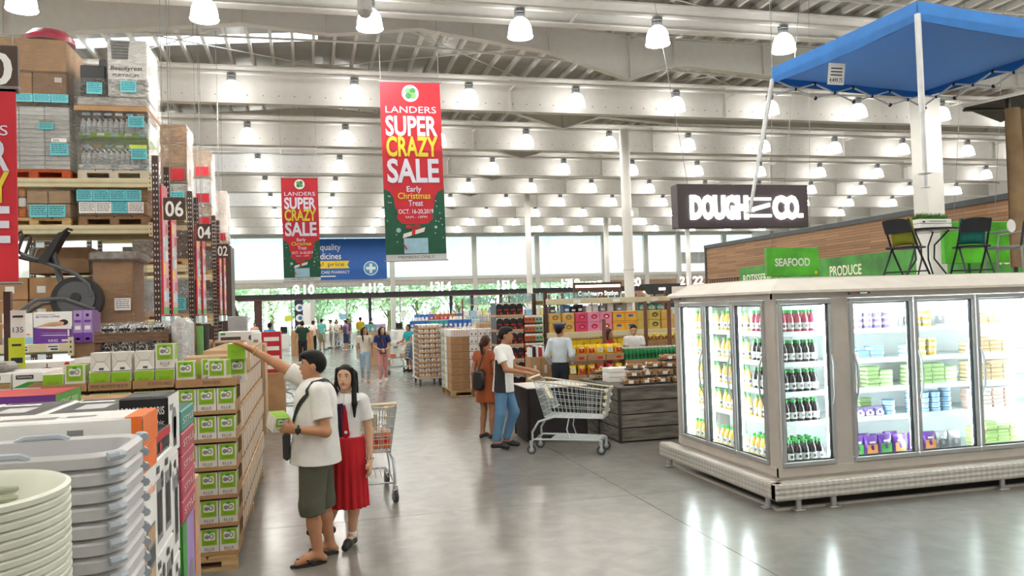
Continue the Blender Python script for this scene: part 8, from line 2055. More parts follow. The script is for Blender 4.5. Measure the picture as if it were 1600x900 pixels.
def band(parent, P, Q, r, w_, mat, name, n=16):
    P, Q = np.array(P, float), np.array(Q, float); d = (Q - P) / np.linalg.norm(Q - P); u = np.cross(d, [0, 0, 1.0]); u /= np.linalg.norm(u); v = np.cross(d, u)
    m = MB(); m.tube([P + r * (math.cos(2 * PI * i / n) * u + math.sin(2 * PI * i / n) * v) for i in range(n)], w_, mat, 6, closed=True); return m.build(name, parent)
wl, elb = np.array(Lw(-0.13, 6.57, 1.095)), np.array(Lw(0.10, 6.54, 1.07)); q = wl + (elb - wl) * 0.09
band(t, q, elb, 0.032, 0.008, BLK, 'watch_band')
m = MB(); m.cbox(q[0] + 0.026, q[0] + 0.042, q[1] - 0.022, q[1] + 0.022, q[2] - 0.02, q[2] + 0.02, BLK, 0.006); m.build('watch_case', t)
wr_, er_ = np.array(Lw(-0.47, 7.04, 1.715)), np.array(Lw(-0.26, 7.01, 1.585)); q = wr_ + (er_ - wr_) * 0.12
band(t, q, er_, 0.034, 0.0055, M('gold', '#d6b878', 0.3, metal=0.8), 'bracelet')
for (ax, ay, tx, ty) in ((0.02, 6.69, -0.14, 6.66), (0.12, 6.93, -0.03, 6.91)):
    a, b = np.array(Lw(ax, ay, 0)), np.array(Lw(tx, ty, 0)); d = b - a; d /= np.linalg.norm(d); n_ = V3(-d[1], d[0], 0)
    o = MB(); cen = a + d * 0.075; pts = []
    for i in range(18):
        an = 2 * PI * i / 18; pts.append(cen + d * 0.145 * math.cos(an) + n_ * (0.048 + 0.008 * math.cos(an)) * math.sin(an))
    o.prism(pts, (0, 0, 0.016), M('rubber_dark', '#2c2826', 0.8)); f_ = o.build('flip_flop', t)
    m = MB()
    for s_ in (-1, 1): m.tube([a + d * 0.04 + n_ * s_ * 0.045 + V3(0, 0, 0.014), a + d * 0.09 + n_ * s_ * 0.036 + V3(0, 0, 0.05), a + d * 0.165 + V3(0, 0, 0.062), a + d * 0.175 + V3(0, 0, 0.016)], 0.007, M('rubber_dark', '#2c2826', 0.8), 6)
    m.build('thong_strap', f_)
o = gbox(green_box_mesh(0.13, 0.13, 0.125, 'full'), -0.30, 6.545, 1.085, 'green box held in the near hand of the man in white'); o.rotation_euler = (0.35, 0.05, 0.5)
# ------------------------------------------------------------------ the schoolgirl
t, G, spr, hp = person('schoolgirl in white blouse, red tie and red pleated skirt beside the man', 0.29, 7.12, -0.30, 1.56, J=dict(
    shL=(.155, .0, 1.355), shR=(-.155, 0, 1.355), elL=(.205, .02, 1.06), wrL=(.215, -.03, .80), elR=(-.20, .03, 1.07), wrR=(-.19, -.05, .82), chest=(0, 0, 1.25), neck=(0, .005, 1.42), head=(0, -.015, 1.575),
    ankL=(.02, .0, .085), toeL=(.0, -.155, .03), kneeL=(.06, -.01, .49), kneeR=(-.10, .08, .50), ankR=(-.26, .18, .14), toeR=(-.40, .12, .10), hipL=(.075, 0, .9), hipR=(-.075, 0, .9)),
    skin='c', hair='long', top=dict(c='#eeeeee'), bottom=dict(k='skirt', c='#c01a26', z0=.37, z1=1.02, r=.185, pl=.075, n=16), shoes='#1c1c1e', sock='#f2f2f2', stout=0.92, face=0.02, res=0.0065, female=True, sleeve=0.62, details=True, hem=.98, hands=(0.5, 0.5))
s_ = 1.56 / 1.7
strap(spr, [(0.0, -.2, 1.36 * s_), (0.005, -.22, 1.28 * s_), (0.012, -.22, 1.16 * s_), (0.02, -.22, 1.05 * s_), (0.015, -.22, 1.0 * s_)], lambda u: 0.032 + 0.03 * min(1, u * 1.3) if u < .92 else 0.03, CL('#b5182a', 'tie_red'), 'necktie', t)
strap(spr, [(-.045, -.2, 1.37 * s_), (-.055, -.22, 1.25 * s_), (-.05, -.22, 1.1 * s_), (-.045, -.22, 1.02 * s_)], 0.055, CL('#2b2340', 'lanyard_navy'), 'navy_sash', t)
p = cling(spr, 0.03, (0.02, -.22, 1.065 * s_), 0.012); m = MB(); m.lathe([(0, 0), (0.014, 0), (0.014, 0.004), (0, 0.006)], M('badge_white', '#efe9e2', 0.4), 12); o = m.build('badge', t, tuple(p)); o.rotation_euler = (PI / 2, 0, 0)
p = cling(spr, 0.03, (-.04, -.22, 0.99 * s_), 0.012); MB().cbox(p[0] - 0.02, p[0] + 0.02, p[1] - 0.006, p[1] + 0.004, p[2] - 0.045, p[2] + 0.01, M('tag_pink', '#ff5fa8', 0.4), 0.004).build('id_tag', t)
for sg in (-1, 1):   # round collar halves
    m = MB(); vs = []; base = np.array((0, .0, 1.405 * s_))
    for i in range(9):
        a = math.radians(270 - sg * (8 + i * 20)) if False else math.radians(-90 + sg * (6 + i * 20))
        p0 = cling(spr, 0.03, base + V3(.066 * math.cos(a), .066 * math.sin(a), .02), 0.008); p1 = cling(spr, 0.03, base + V3(.125 * math.cos(a), .125 * math.sin(a), -.045 - .012 * (i < 3)), 0.01); vs += [p0, p1]
    m.add(vs, [(2 * i, 2 * i + 1, 2 * i + 3, 2 * i + 2) for i in range(8)], CL('#f2f2f2', 'collar_white'), True); m.build('collar', t)
MB().tube([hp(.076, -.01, -.02), hp(.07, -.04, -.09), hp(.045, -.05, -.16), hp(.02, -.075, -.23)], 0.0025, WHT, 5).build('earphone_cord', t); MB().tube([hp(-.076, -.01, -.02), hp(-.066, -.04, -.09), hp(-.03, -.05, -.16), hp(.02, -.075, -.23)], 0.0025, WHT, 5).build('earphone_cord', t)
wl, elb = G['wrL'], G['elL']; q = wl + (elb - wl) * 0.06
for i in range(14):
    d = (elb - wl) / np.linalg.norm(elb - wl); u = np.cross(d, [1.0, 0, 0]); u /= np.linalg.norm(u); v = np.cross(d, u); pp = q + 0.03 * (math.cos(2 * PI * i / 14) * u + math.sin(2 * PI * i / 14) * v)
    MB().ell(tuple(pp), (0.0065, 0.0065, 0.0065), WHT if i % 2 else BLK, 6, 4).build('bead', t)
# ------------------------------------------------------------------ man with the cart, woman behind him, guard
def side_panel(c):
    # dark wedge along the flanks
    return ((np.abs(c[:, 1]) < 0.075 + 0.03 * (1.3 - c[:, 2])) & (c[:, 2] < 1.27) & (np.abs(c[:, 0]) > 0.10) & (np.abs(c[:, 0]) < 0.21)).astype(int)
dirc = math.atan2(-0.50, 0.86)
t, G, spr, hp = person('man in white and black polo and blue jeans pushing the large cart', 2.66, 11.25, dirc + PI / 2, 1.72, J=dict(
    chest=(0, -.03, 1.27), neck=(0, -.03, 1.43), head=(0, -.06, 1.585), elL=(.22, -.12, 1.12), wrL=(.20, -.37, 1.08), elR=(-.22, -.12, 1.12), wrR=(-.20, -.37, 1.08), kneeL=(.10, -.12, .50), ankL=(.10, .02, .09), toeL=(.12, -.14, .04), kneeR=(-.09, .02, .49), ankR=(-.10, .10, .09), toeR=(-.12, -.06, .04)),
    skin='b', hair='short', top=dict(mats=[CL('#ecebe8', 'polo_white'), CL('#26272a', 'polo_black')], fn=side_panel), bottom=dict(k='pants', c='#5f86ab', w=1.05), shoes='#23242a', face=0.25, res=0.010, sleeve=0.62, hem=.80,
    handdir=dict(L=V3(-.25, -1, -.15), Lup=V3(.1, -.2, 1), Lside=V3(-1, 0, 0), R=V3(.25, -1, -.15), Rup=V3(-.1, -.2, 1), Rside=V3(1, 0, 0)), hands=(0.9, 0.9), stout=1.05, details=True)
person('woman in rust brown dress with black bag behind the cart man', 2.62, 12.2, 2.3, 1.58, J=dict(kneeL=(.08, -.03, .49), elL=(.22, .06, 1.10), wrL=(.26, .02, .84), elR=(-.24, .06, 1.1), wrR=(-.29, .0, .84)), skin='b', hair='tail', haircol=HAIRB, top=dict(c='#a0522d'), bottom=dict(k='skirt', c='#a0522d', z0=.60, z1=1.05, r=.19, pl=.05, n=10), shoes='#2a2422', female=True, res=0.011, sleeve=0.35, hem=.9)
m = MB(); m.cbox(-0.09, 0.09, -0.14, 0.14, -0.17, 0.14, CL('#26221f', 'bag_black', 0.4), 0.04, True); o = m.build('shoulder_bag', None, (2.50, 12.12, 0.93), -0.4); tag(o, 'black leather shoulder bag at the hip of the woman in rust brown', 'bag')
# strap joined to the bag as its own part
sp_ = MB().tube([(0.0, -0.1, 0.12), (0.1, 0.0, 0.45), (0.02, 0.1, 0.12)], 0.01, CL('#26221f', 'bag_black', 0.4), 6).build('bag_strap', o)
def guard_fn(c): return ((c[:, 2] < 1.27) & (c[:, 2] > 1.25) & (np.abs(c[:, 0]) > .15)).astype(int)
t, G, spr, hp = person('security guard in pale blue shirt and peaked cap seen from behind', 4.50, 14.35, 2.55, 1.66, J=dict(elL=(.25, .06, 1.12), wrL=(.20, -.12, .93), elR=(-.25, .06, 1.12), wrR=(-.20, -.12, .93)), skin='b', hair='short', top=dict(c='#cfdbe4'), bottom=dict(k='pants', c='#1d2330'), shoes='#17171a', sleeve=1.9, hem=.98, res=0.011, face=-0.35)
m = MB(); CAP = M('cap_blue', '#48586c', 0.55)
m.lathe([(0.095, 0.05), (0.098, 0.085), (0.135, 0.115), (0.13, 0.135), (0.06, 0.155), (0, 0.155)], CAP, 20); m.lathe([(0.099, 0.052), (0.1, 0.078)], BLK, 20); m.add([(0.09 * math.cos(a), 0.1 * math.sin(a), 0.05) for a in np.linspace(PI * 1.15, PI * 1.85, 8)] + [(0.105 * math.cos(a), 0.165 * math.sin(a), 0.035) for a in np.linspace(PI * 1.15, PI * 1.85, 8)], [(i, i + 1, 9 + i, 8 + i) for i in range(7)], BLK); o = m.build('peaked_cap', t, tuple(G['head'])); o.rotation_euler = (0, 0, -0.35)
m = MB(); m.lathe([(.15, 0), (.152, 0.035)], BLK, 20, sx=1.0, sy=0.74); m.build('belt', t, tuple(G['pel'] + V3(0, 0, .02)))
p = G['shR'] * .6 + G['elR'] * .4; m = MB(); m.prism([(p[0] - .062, p[1] - .03, p[2] + .03), (p[0] - .062, p[1] + .03, p[2] + .03), (p[0] - .062, p[1] + .025, p[2] - .02), (p[0] - .062, p[1], p[2] - .045), (p[0] - .062, p[1] - .025, p[2] - .02)], (-.004, 0, 0), YEL); m.build('shoulder_patch', t)
person('woman with long hair and glasses in a red top behind the yellow bags', 5.84, 15.35, 0.75, 1.52, skin='a', hair='long', haircol=HAIRB, top=dict(c='#b3202c'), bottom=dict(k='pants', c='#2b2d38'), female=True, res=0.013, sleeve=0.5, tilt=0.2, J=dict(elL=(.2, -.05, 1.1), wrL=(.12, -.25, 1.05), elR=(-.2, -.05, 1.1), wrR=(-.12, -.25, 1.05)))
person('woman in white top looking down behind the green bottles', 6.42, 15.4, -0.35, 1.58, skin='c', hair='bun', top=dict(c='#e6e6e6'), bottom=dict(k='pants', c='#3a3d48'), female=True, res=0.013, sleeve=0.5, tilt=0.35, J=dict(elL=(.2, -.05, 1.1), wrL=(.08, -.25, 1.08), elR=(-.2, -.05, 1.1), wrR=(-.08, -.25, 1.08)))
person('dark haired shopper partly hidden beside the cooler edge', 7.55, 15.3, 2.2, 1.56, skin='a', hair='long', top=dict(c='#8a8a90'), bottom=dict(k='pants', c='#2b2d38'), female=True, res=0.015)
# ------------------------------------------------------------------ shoppers further down the aisle
W_ = dict(kneeL=(.09, -.10, .50), ankL=(.09, -.10, .09), toeL=(.10, -.26, .04), kneeR=(-.09, .02, .49), ankR=(-.09, .17, .13), toeR=(-.10, .03, .05))
W2_ = dict(kneeR=(-.09, -.10, .50), ankR=(-.09, -.10, .09), toeR=(-.10, -.26, .04), kneeL=(.09, .02, .49), ankL=(.09, .17, .13), toeL=(.10, .03, .05))
person('woman in cream tee and ripped light jeans walking this way', 1.50, 23.3, -0.1, 1.58, J=W_, skin='a', hair='long', top=dict(c='#ddd5c6'), bottom=dict(k='pants', c='#a3bfd4', w=0.85), shoes='#c49a7c', female=True, face=0.5, sleeve=0.6)
t, G, spr, hp = person('woman in navy tee and pink trousers with brown pouch walking this way', 1.97, 23.0, 0.0, 1.58, J=dict(W2_, elL=(.24, .02, 1.1), wrL=(.07, -.17, 1.0), elR=(-.24, .02, 1.1), wrR=(-.07, -.17, 1.0)), skin='c', hair='long', top=dict(c='#24386e'), bottom=dict(k='pants', c='#d99a9a', w=0.85), shoes='#f0f0f0', female=True, face=0.35, sleeve=0.55)
MB().cbox(-0.09, 0.09, -0.23, -0.16, 0.82, 0.94, CL('#6a4a34', 'pouch_brown'), 0.02).build('pouch', t); strap(spr, [(-.12, -.05, 1.34), (-.03, -.25, 1.18), (.06, -.25, 1.0)], 0.02, CL('#b5604a', 'strap_tan'), 'pouch_strap', t)
person('woman in teal polo and grey-blue shorts pushing a cart', 3.15, 26.6, -1.05, 1.56, J=dict(elL=(.22, -.1, 1.12), wrL=(.18, -.32, 1.05), elR=(-.22, -.1, 1.12), wrR=(-.18, -.32, 1.05)), skin='b', hair='bob', haircol=HAIRB, top=dict(c='#19a8ac'), bottom=dict(k='shorts', c='#56687c', l=1.1), shoes='#2a2424', female=True, sleeve=0.55)
person('man in dark green tee and black trousers walking away', -0.30, 33.5, PI, 1.72, skin='a', hair='short', top=dict(c='#1c3a2c'), bottom=dict(k='pants', c='#1e1e22'), J=dict(elL=(.26, .02, 1.12), wrL=(.31, -.03, .88), elR=(-.26, .02, 1.12), wrR=(-.31, -.03, .88)))
person('man in bright blue tee seen from behind near the stack', -1.42, 30.5, 2.7, 1.72, skin='b', hair='short', top=dict(c='#2f8fd0'), bottom=dict(k='shorts', c='#2f3a34', l=1.1), shoes='#3a3a3a')
person('brown haired woman in tan top left of the man in blue', -1.30, 24.0, 2.9, 1.50, skin='a', hair='bob', haircol=HAIRB, top=dict(c='#caa98a'), bottom=dict(k='pants', c='#2f3540'), female=True, sleeve=0.1)
person('dark haired child in blue by the end of the green stack', -1.25, 19.6, 3.0, 1.32, skin='b', hair='short', top=dict(c='#22345e'), bottom=dict(k='pants', c='#24345a'), shoes='#3a3a3a', sleeve=0.4)
Q = [(0.62, 45.4, 3.0, 1.70, 'short', '#6cc4c0', 'shorts', '#8a8268', 'man in pale teal tee and khaki shorts in the queue'), (1.85, 43.6, -2.2, 1.62, 'short', '#a070c0', 'shorts', '#2a3350', 'person in purple top and navy shorts with backpack in the queue'), (2.7, 45.2, 2.8, 1.74, 'short', '#b8a020', 'pants', '#242428', 'man in mustard tee and black trousers in the queue'),
     (0.15, 41.5, 2.6, 1.66, 'short', '#eceae6', 'pants', '#26262a', 'man in white shirt and black trousers beside the dark column'), (1.15, 46.8, -1.6, 1.62, 'short', '#d9d4cc', 'shorts', '#6a5a4a', 'person in pale grey tee leaning on a cart in the queue'), (1.5, 47.6, 0.4, 1.60, 'bob', '#e6e2de', 'pants', '#4a4a52', 'woman in white top facing this way in the queue'),
     (-0.6, 49.2, 1.4, 1.66, 'short', '#e6d8d0', 'pants', '#3f6ea0', 'cashier in pale shirt at the far till'), (2.15, 48.2, -0.6, 1.64, 'short', '#5a4a48', 'pants', '#2a2a30', 'person in dark brown top at the far till'), (3.4, 47.0, 2.0, 1.66, 'short', '#2c2c30', 'pants', '#26262a', 'person in black right of the mustard shirt'), (-3.0, 47.0, 0.3, 1.6, 'short', '#d8b8a8', 'pants', '#444', 'cashier in pale pink at the left till')]
for (x, y, r, h, hr, tc, bk_, bc, lb) in Q:
    if bc == '#444': bc = '#444444'
    person(lb, x, y, r, h, skin='ab'[int(x * 10) % 2], hair=hr, top=dict(c=tc), bottom=dict(k=bk_, c=bc, l=.93 if bk_ == 'pants' else 1.05), shoes='#e6e2de' if 'purple' in lb else '#33302e', res=0.02, J=dict(elL=(.22, -.06, 1.12), wrL=(.18, -.26, 1.06), elR=(-.22, -.06, 1.12), wrR=(-.18, -.26, 1.06)) if 'queue' in lb else None)
m = MB(); m.cbox(-0.13, 0.13, -0.07, 0.07, -0.18, 0.18, CL('#4a4a52', 'backpack_grey'), 0.05, True); tag(m.build('backpack', None, (1.78, 43.42, 1.12), -2.2), 'grey backpack worn by the person in purple', 'backpack')
# ------------------------------------------------------------------ sale banners
BRED = M('banner_red', '#c4202f', 0.6, var=0.06, scale=3); BGRN = M('banner_green', '#12543c', 0.6, var=0.1, scale=4); BLIL = M('banner_lilac', '#dcdcec', 0.6, var=0.02); BYEL = M('banner_yellow', '#e2cf3a', 0.6, var=0.03); BGRY = M('banner_grey', '#c6c6c8', 0.6, var=0.02); BSNOW = M('banner_snow', '#9fc0b2', 0.6); BBOX = M('banner_giftbox', '#9cc6d6', 0.6); CLOV = M('clover_green', '#6fa06a', 0.5); CLOV2 = M('clover_dark', '#3f7f4c', 0.5)
def banner(x0, y, z0, w_, h_, label, tilt=0.0, cut=0.0):
    t = thing('sale_banner', label, 'banner', (x0, y, z0), 0.0, 'hanging sale banners'); t.rotation_euler = (0, tilt, 0)
    MB().box(0, w_, 0, 0.012, cut * h_, h_, BRED).build('cloth', t)
    m = MB(); A = lambda d: ((0, -0.002 * d, 0), X3, Z3)
    m.rect(0, 0.035 * h_, w_, 0.17 * h_, *A(1), BGRN)
    for s_ in (0, 1):
        pts = [(0, .40), (.10, .385), (.16, .35), (.17, .31), (.22, .27), (.20, .235), (.30, .20), (.0, .18)]
        pts = [((p if not s_ else 1 - p) * w_, q * h_) for p, q in pts]; m.flat(pts if s_ else pts[::-1], *A(2), BGRN)
    R = random.Random(2)
    for k in range(16): m.disc(R.choice((R.uniform(.04, .2), R.uniform(.8, .96))) * w_, R.uniform(.08, .36) * h_, w_ * .012, w_ * .012, *A(3), BSNOW, 6)
    m.disc(.22 * w_, .17 * h_, w_ * .04, w_ * .04, *A(3), BSNOW, 10); m.disc(.84 * w_, .185 * h_, w_ * .025, w_ * .025, *A(3), BSNOW, 8)
    if not cut: m.build('print', t)
    m = MB(); m.disc(.5 * w_, .935 * h_, .14 * w_, .14 * w_, *A(2), WHT, 20)
    for k, (a, b) in enumerate(((-.04, .04), (.04, .045), (.045, -.035), (-.035, -.04))): m.disc((.5 + a) * w_, .935 * h_ + b * w_, .052 * w_, .052 * w_, *A(3 + k), (CLOV, CLOV2)[k % 2], 10)
    m.build('clover_logo', t)
    def tx(s, zc, hh, ww, mat, wt=0.0, dx=.5, sl=0.0, name='lettering'):
        if zc < cut: return
        q = MB(); q.text(s, (dx * w_, -0.008, zc * h_), X3, Z3, hh * h_, mat, width=ww * w_, center=True, weight=wt, slant=sl); q.build(name, t)
    tx('LANDERS', .825, .036, .84, BLIL, 0.0); tx('SUPER', .70, .108, .86, BLIL, .03); tx('CRAZY', .585, .108, .86, BYEL, .03); tx('SALE', .44, .128, .86, BLIL, .03)
    tx('Early', .385, .03, .24, BLIL, .01, .5); tx('Christmas', .345, .034, .54, BYEL, .01, .5); tx('Treat', .305, .032, .24, BLIL, .01, .52); tx('OCT. 16-20,2019', .262, .024, .58, BLIL, .012, .52); tx('9AM - 10PM', .236, .013, .36, BLIL, 0, .52)
    m = MB(); m.rect(.30 * w_, .04 * h_, .40 * w_, .085 * h_, *A(4), BBOX); m.flat([(.28 * w_, .125 * h_), (.64 * w_, .16 * h_), (.66 * w_, .185 * h_), (.30 * w_, .15 * h_)], *A(5), OFFW)
    for a in (-1, 1): m.disc((.46 + a * .07) * w_, .19 * h_, .06 * w_, .012 * h_, *A(6), RED, 10)
    m.flat([(.43 * w_, .14 * h_), (.49 * w_, .145 * h_), (.50 * w_, .19 * h_), (.45 * w_, .19 * h_)], *A(6), RED); m.flat([(.28 * w_, .10 * h_), (.31 * w_, .09 * h_), (.36 * w_, .06 * h_), (.32 * w_, .065 * h_)], *A(6), RED); 
    if not cut: m.build('gift_print', t); MB().rect(0, 0, w_, .035 * h_, *A(3), BGRY).build('bottom_band', t)
    tx('MEMBERS ONLY', .013, .014, .6, DGREY, 0.0)
    MB().tube([(-.03, .006, h_), (w_ + .03, .006, h_)], .014, GREY, 6).build('top_rod', t); MB().tube([(-.03, .006, cut * h_), (w_ + .03, .006, cut * h_)], .014, GREY, 6).build('bottom_rod', t)
    for x in (.02, w_ - .02): MB().tube([(x, .006, h_), (x, .006, 7.9 - z0)], .004, GREY, 4).build('hanging_wire', t)
banner(1.40, 15.0, 2.93, 1.13, 3.36, 'large red and green sale banner hanging nearest the centre', -0.012)
banner(-0.69, 24.0, 2.95, 1.03, 3.0, 'smaller red and green sale banner hanging farther away left of centre', -0.008)
banner(-3.32, 8.0, 1.64, 0.82, 2.46, 'red sale banner cut off by the left edge under the number sign', 0.0, 0.29)
# ------------------------------------------------------------------ lit bakery sign
t = thing('shop_sign', 'dark hanging sign with glowing white letters DOUGH and CO', 'sign', (6.82, 14.0, 3.42))
MB().cbox(0, 2.82, 0, 0.28, 0, 0.84, M('sign_dark', '#4f464a', 0.5, var=0.03), 0.01).build('sign_box', t)
GLO = M('sign_letter_glow', '#ffffff', 0.5, var=0.0, emit=3.2)
for i, ch in enumerate('DOUGH'): MB().text(ch, (0.25 + i * 0.242, -0.002, 0.19), X3, Z3, 0.43, GLO, width=0.262, weight=0.06, depth=0.03).build('letter', t)
for i, ch in enumerate('CO'): MB().text(ch, (2.02 + i * 0.27, -0.002, 0.19), X3, Z3, 0.43, GLO, width=0.3, weight=0.06, depth=0.03).build('letter', t)
for (a, b, c, d) in ((1.52, 1.98, 0.20, 0.25), (1.52, 1.98, 0.53, 0.58), (2.58, 2.68, 0.19, 0.27)): MB().box(a, b, -0.03, -0.001, c, d, GLO).build('letter', t)
MB().prism([(1.55, -0.03, 0.30), (1.95, -0.03, 0.40), (1.95, -0.03, 0.48), (1.55, -0.03, 0.38)], (0, 0.028, 0), GLO).build('letter', t)
for x in (0.3, 2.4): MB().tube([(x, 0.14, 0.84), (x + (0.5 if x > 1 else -0.6), 0.14, 4.6)], 0.006, GREY, 4).build('hanging_wire', t)
# ------------------------------------------------------------------ wood-clad bulkhead with food signs
def plank_mat():
    m = bpy.data.materials.new('wood_cladding'); m.use_nodes = True; nt = m.node_tree; N = nt.nodes; L = nt.links; b = N['Principled BSDF']
    tc = N.new('ShaderNodeTexCoord'); mp = N.new('ShaderNodeMapping'); mp.inputs['Rotation'].default_value = (0, PI / 2, PI / 2); br = N.new('ShaderNodeTexBrick')
    sp = N.new('ShaderNodeSeparateXYZ'); cb = N.new('ShaderNodeCombineXYZ'); L.new(tc.outputs['Object'], sp.inputs[0]); L.new(sp.outputs[1], cb.inputs[0]); L.new(sp.outputs[2], cb.inputs[1]); L.new(cb.outputs[0], br.inputs['Vector'])
    br.inputs['Color1'].default_value = (*lin('#a9805c'), 1); br.inputs['Color2'].default_value = (*lin('#8a6648'), 1); br.inputs['Mortar'].default_value = (*lin('#6a4c38'), 1)
    br.inputs['Scale'].default_value = 1.0; br.inputs['Brick Width'].default_value = 1.4; br.inputs['Row Height'].default_value = 0.085; br.inputs['Mortar Size'].default_value = 0.006; br.inputs['Bias'].default_value = -0.1
    L.new(br.outputs[0], b.inputs['Base Color']); b.inputs['Roughness'].default_value = 0.6; return m
bh = MB().box(16.0, 16.3, 8.0, 30.4, 2.1, 4.22, plank_mat()).build('wall_bulkhead', kind='structure')
MB().box(15.95, 16.35, 8.0, 30.45, 4.2, 4.34, M('trim_charcoal', '#3d4247', 0.5)).build('bulkhead_cap', bh); MB().box(15.96, 16.3, 30.35, 30.45, 0, 4.3, M('trim_charcoal', '#3d4247', 0.5)).build('end_post', bh)
for y in (12, 20, 28): MB().box(16.1, 16.25, y, y + 0.15, 0, 2.1, BROWNST).build('support_post', bh)
for k in range(12): MB().box(15.93, 15.95, 27.8 + k * 0.2, 27.83 + k * 0.2, 2.5, 2.9, BLK).build('rail_bar', bh)
MB().box(15.93, 15.95, 27.7, 30.3, 2.88, 2.92, BLK).build('rail_bar', bh)
SGRN = M('sign_green', '#3f8f2f', 0.45, var=0.25, scale=1.5); SGRN2 = M('sign_green_bright', '#55b82e', 0.45, var=0.2, scale=2)
def food_sign(y0, y1, z0, z1, txt, ty, th, tw, label):
    o = thing('food_sign', label, 'sign', (15.9, 0, 0), group='green food signs'); MB().box(-0.04, 0.06, y0, y1, z0, z1, SGRN).build('panel', o)
    MB().text(txt, (-0.045, ty, (z0 + z1) / 2 - th * 0.5), NY3, Z3, th, M('sign_cream', '#f3f0d8', 0.5), width=tw, center=True, weight=0.02).build('lettering', o)
food_sign(24.9, 27.5, 2.42, 3.24, 'ROTISSERIE', 26.3, 0.26, 1.9, 'dark green wall sign lettered ROTISSERIE'); food_sign(16.6, 24.85, 2.42, 3.26, 'PRODUCE', 21.3, 0.3, 1.5, 'long green wall sign lettered PRODUCE'); food_sign(9.0, 16.5, 2.42, 3.26, '.SHOP', 14.9, 0.32, 1.5, 'green wall sign at the right edge behind the grey chair')
t = thing('food_sign', 'bright green hanging board lettered SEAFOOD', 'sign', (8.71, 14.05, 2.46), group='green food signs')
MB().cbox(0, 1.16, 0, 0.1, 0, 0.56, SGRN2, 0.01).build('panel', t); MB().text('SEAFOOD', (0.56, -0.004, 0.20), X3, Z3, 0.15, WHT, width=0.78, center=True, weight=0.025).build('lettering', t); MB().disc(1.08, 0.06, 0.035, 0.035, (0, -0.003, 0), X3, Z3, BYEL, 8).build('leaf_mark', t)
for x in (0.15, 1.0): MB().tube([(x, 0.05, 0.56), (x + 0.2, 0.05, 5.6)], 0.005, GREY, 4).build('hanging_wire', t)
t = thing('food_sign', 'bright green hanging board behind the teal cushion chair', 'sign', (12.36, 13.5, 2.62), group='green food signs')
MB().cbox(0, 1.6, 0, 0.1, 0, 0.84, SGRN2, 0.01).build('panel', t); MB().disc(0.9, 0.5, 0.12, 0.12, (0, -0.003, 0), X3, Z3, WHT, 16).build('emblem', t)
for x in (0.3, 1.3): MB().tube([(x, 0.05, 0.84), (x + 0.5, 0.05, 5.4)], 0.006, GREY, 4).build('hanging_wire', t)
# ------------------------------------------------------------------ far wall billboard, checkout beam
t = thing('billboard', 'blue pharmacy billboard on the far wall between the banners', 'billboard', (-1.1, 56.6, 4.3)); BB = M('board_blue', '#1f5fb4', 0.5, var=0.04)
MB().box(0, 6.4, 0, 0.05, 0, 2.82, BB).build('board', t)
for x in (0.4, 6.0): MB().box(x, x + 0.1, 0.05, 0.11, 0, 2.82, GREY).build('bracket', t)
m = MB(); m.text('quality', (1.9, -0.005, 2.05), X3, Z3, 0.42, WHT, width=1.38, weight=0.01); m.text('medicines', (1.25, -0.005, 1.42), X3, Z3, 0.42, WHT, width=2.05, weight=0.01); m.build('lettering', t)
m = MB(); m.flat([(1.5, .78), (3.85, .78), (3.7, 1.0), (3.85, 1.3), (1.5, 1.3)], (0, -0.003, 0), X3, Z3, YEL); m.text('price', (2.4, -0.006, 0.93), X3, Z3, 0.28, INK, width=1.1); m.text('s!', (1.85, -0.006, 0.93), X3, Z3, 0.28, INK, width=0.25); m.build('price_ribbon', t)
m = MB(); m.text('CARE PHARMACY', (1.95, -0.005, 0.42), X3, Z3, 0.2, WHT, width=1.9, weight=0.012); m.rect(1.9, .2, 1.0, .08, (0, -0.004, 0), X3, Z3, WHT); m.build('lettering', t)
m = MB(); m.disc(5.3, .75, .5, .5, (0, -0.003, 0), X3, Z3, WHT, 24); m.disc(5.3, .75, .44, .44, (0, -0.005, 0), X3, Z3, M('board_cyan', '#3a9ad6', 0.5), 24); m.rect(5.2, .42, .2, .66, (0, -0.007, 0), X3, Z3, WHT); m.rect(4.97, .65, .66, .2, (0, -0.008, 0), X3, Z3, WHT); m.build('cross_emblem', t)
BEAMK = M('beam_black', '#23262b', 0.5); NUMW = M('number_white', '#f4f4f2', 0.5, var=0.0, emit=0.6)
t = thing('checkout_beam', 'long black overhead beam across the checkouts', 'beam', (0, 0, 0)); MB().cbox(-6.5, 26.5, 49.9, 50.3, 2.86, 3.22, BEAMK, 0.02).build('beam', t); MB().box(-6.5, 26.5, 49.88, 49.9, 2.86, 2.9, M('beam_red_line', '#8a4a3a', 0.5)).build('edge_strip', t)
for i, x in enumerate((-2.96, -0.61, 3.6, 8.64, 9.99, 11.87, 16.02, 20.0)): MB().box(x - (0.22 if i in (0, 1) else 0.09), x + (0.22 if i in (0, 1) else 0.09), 50.0, 50.2, 0, 2.86, (M('post_redbrown', '#4f2f2a', 0.6) if i == 0 else BEAMK)).build('post', t)
for n_, x in (('8', -4.42), ('9', -.74), ('10', .0), ('11', 3.43), ('12', 4.16), ('13', 7.65), ('14', 8.34), ('15', 11.93), ('16', 12.6), ('17', 16.22), ('18', 16.83), ('20', 21.04), ('21', 24.57), ('22', 25.61)): MB().text(n_, (x, 49.9, 3.21), X3, Z3, 0.55, NUMW, center=True, weight=0.03, depth=0.08).build('number', t)
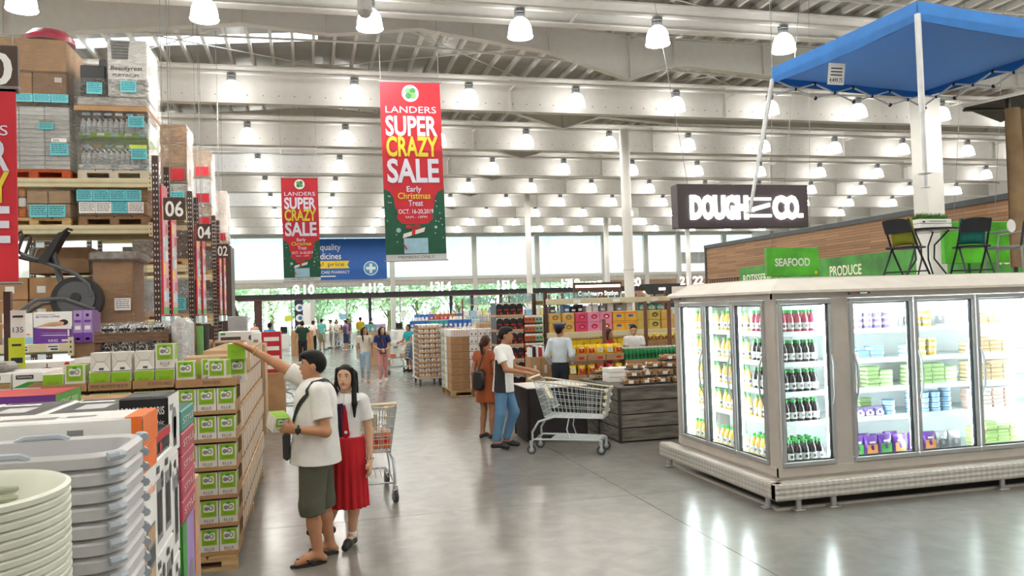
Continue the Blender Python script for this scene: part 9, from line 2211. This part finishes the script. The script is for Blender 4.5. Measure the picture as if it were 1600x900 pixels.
for i, x in enumerate((-4.0, -1.6, 1.6, 5.2, 7.0, 10.8, 13.5)):
    t = thing('checkout_counter', 'white checkout counter under the black beam, %s from the left' % ORD[i], 'counter', (x, 49.0, 0), group='checkout counters'); MB().cbox(-.4, .4, -.9, .9, 0, .9, WHT, .02).build('counter', t); MB().cbox(-.3, .3, -.85, .5, .9, .93, BLK, .01).build('conveyor', t); MB().cbox(-.1, .3, .55, .62, .93, 1.3, BLK, .01).build('screen', t); MB().tube([(.35, .8, .9), (.35, .8, 1.9)], .02, GREY, 6).build('pole', t); MB().cbox(.15, .55, .78, .82, 1.6, 1.95, (WHT, NOTEY, LBLUE)[i % 3], .01).build('poster', t)
t = thing('sign_tower', 'dark tower with white and blue round signs near the tills', 'sign', (-0.55, 44.5, 0)); MB().box(-.22, .22, -.05, .05, 0, 2.75, M('tower_navy', '#1d2640', 0.5)).build('tower', t)
for k in range(3): MB().disc(.02, 2.35 - .55 * k, .2, .2, (0, -.053, 0), X3, Z3, WHT, 16).disc(.06, 2.35 - .55 * k, .11, .11, (0, -.056, 0), X3, Z3, BLUE, 12).build('round_sign', t)
MB().box(.2, .6, -.08, -.05, 1.4, 2.55, WHT).build('notice', t)
t = thing('shop_sign', 'warm glowing sign lettered Condiments Station above the long rack', 'sign', (15.2, 45.0, 2.36)); MB().box(-.1, 2.9, .02, .2, 0, 1.0, M('sign_umber', '#4a3028', 0.5)).build('board', t); MB().text('Condiments Station', (1.4, 0, .22), X3, Z3, .26, M('sign_warm_glow', '#fff0dc', 0.5, var=0.0, emit=2.0), width=2.5, center=True, weight=.015).build('lettering', t); MB().box(0, 2.8, -.02, .02, .7, .85, M('shop_warm_light', '#ffd9b0', 0.5, emit=3.0)).build('light_strip', t)
for x in (0, 2.7): MB().box(x, x + .08, .05, .13, -2.36, 0, BROWNST).build('leg', t)
t = thing('kiosk_roof', 'black kiosk canopy with two small lights beside the cooler hood', 'kiosk', (17.5, 40.0, 0)); MB().prism([(0, 0, 3.05), (2.0, 0, 3.05), (1.8, 0, 2.5), (.5, 0, 2.5)], (0, 1.0, 0), BEAMK).build('roof', t)
for x in (.7, 1.5): MB().box(x, x + .4, -.02, 0, 2.7, 2.85, NUMW).build('light', t)
for x in (.6, 1.7): MB().box(x, x + .08, .4, .48, 0, 2.5, BEAMK).build('post', t)
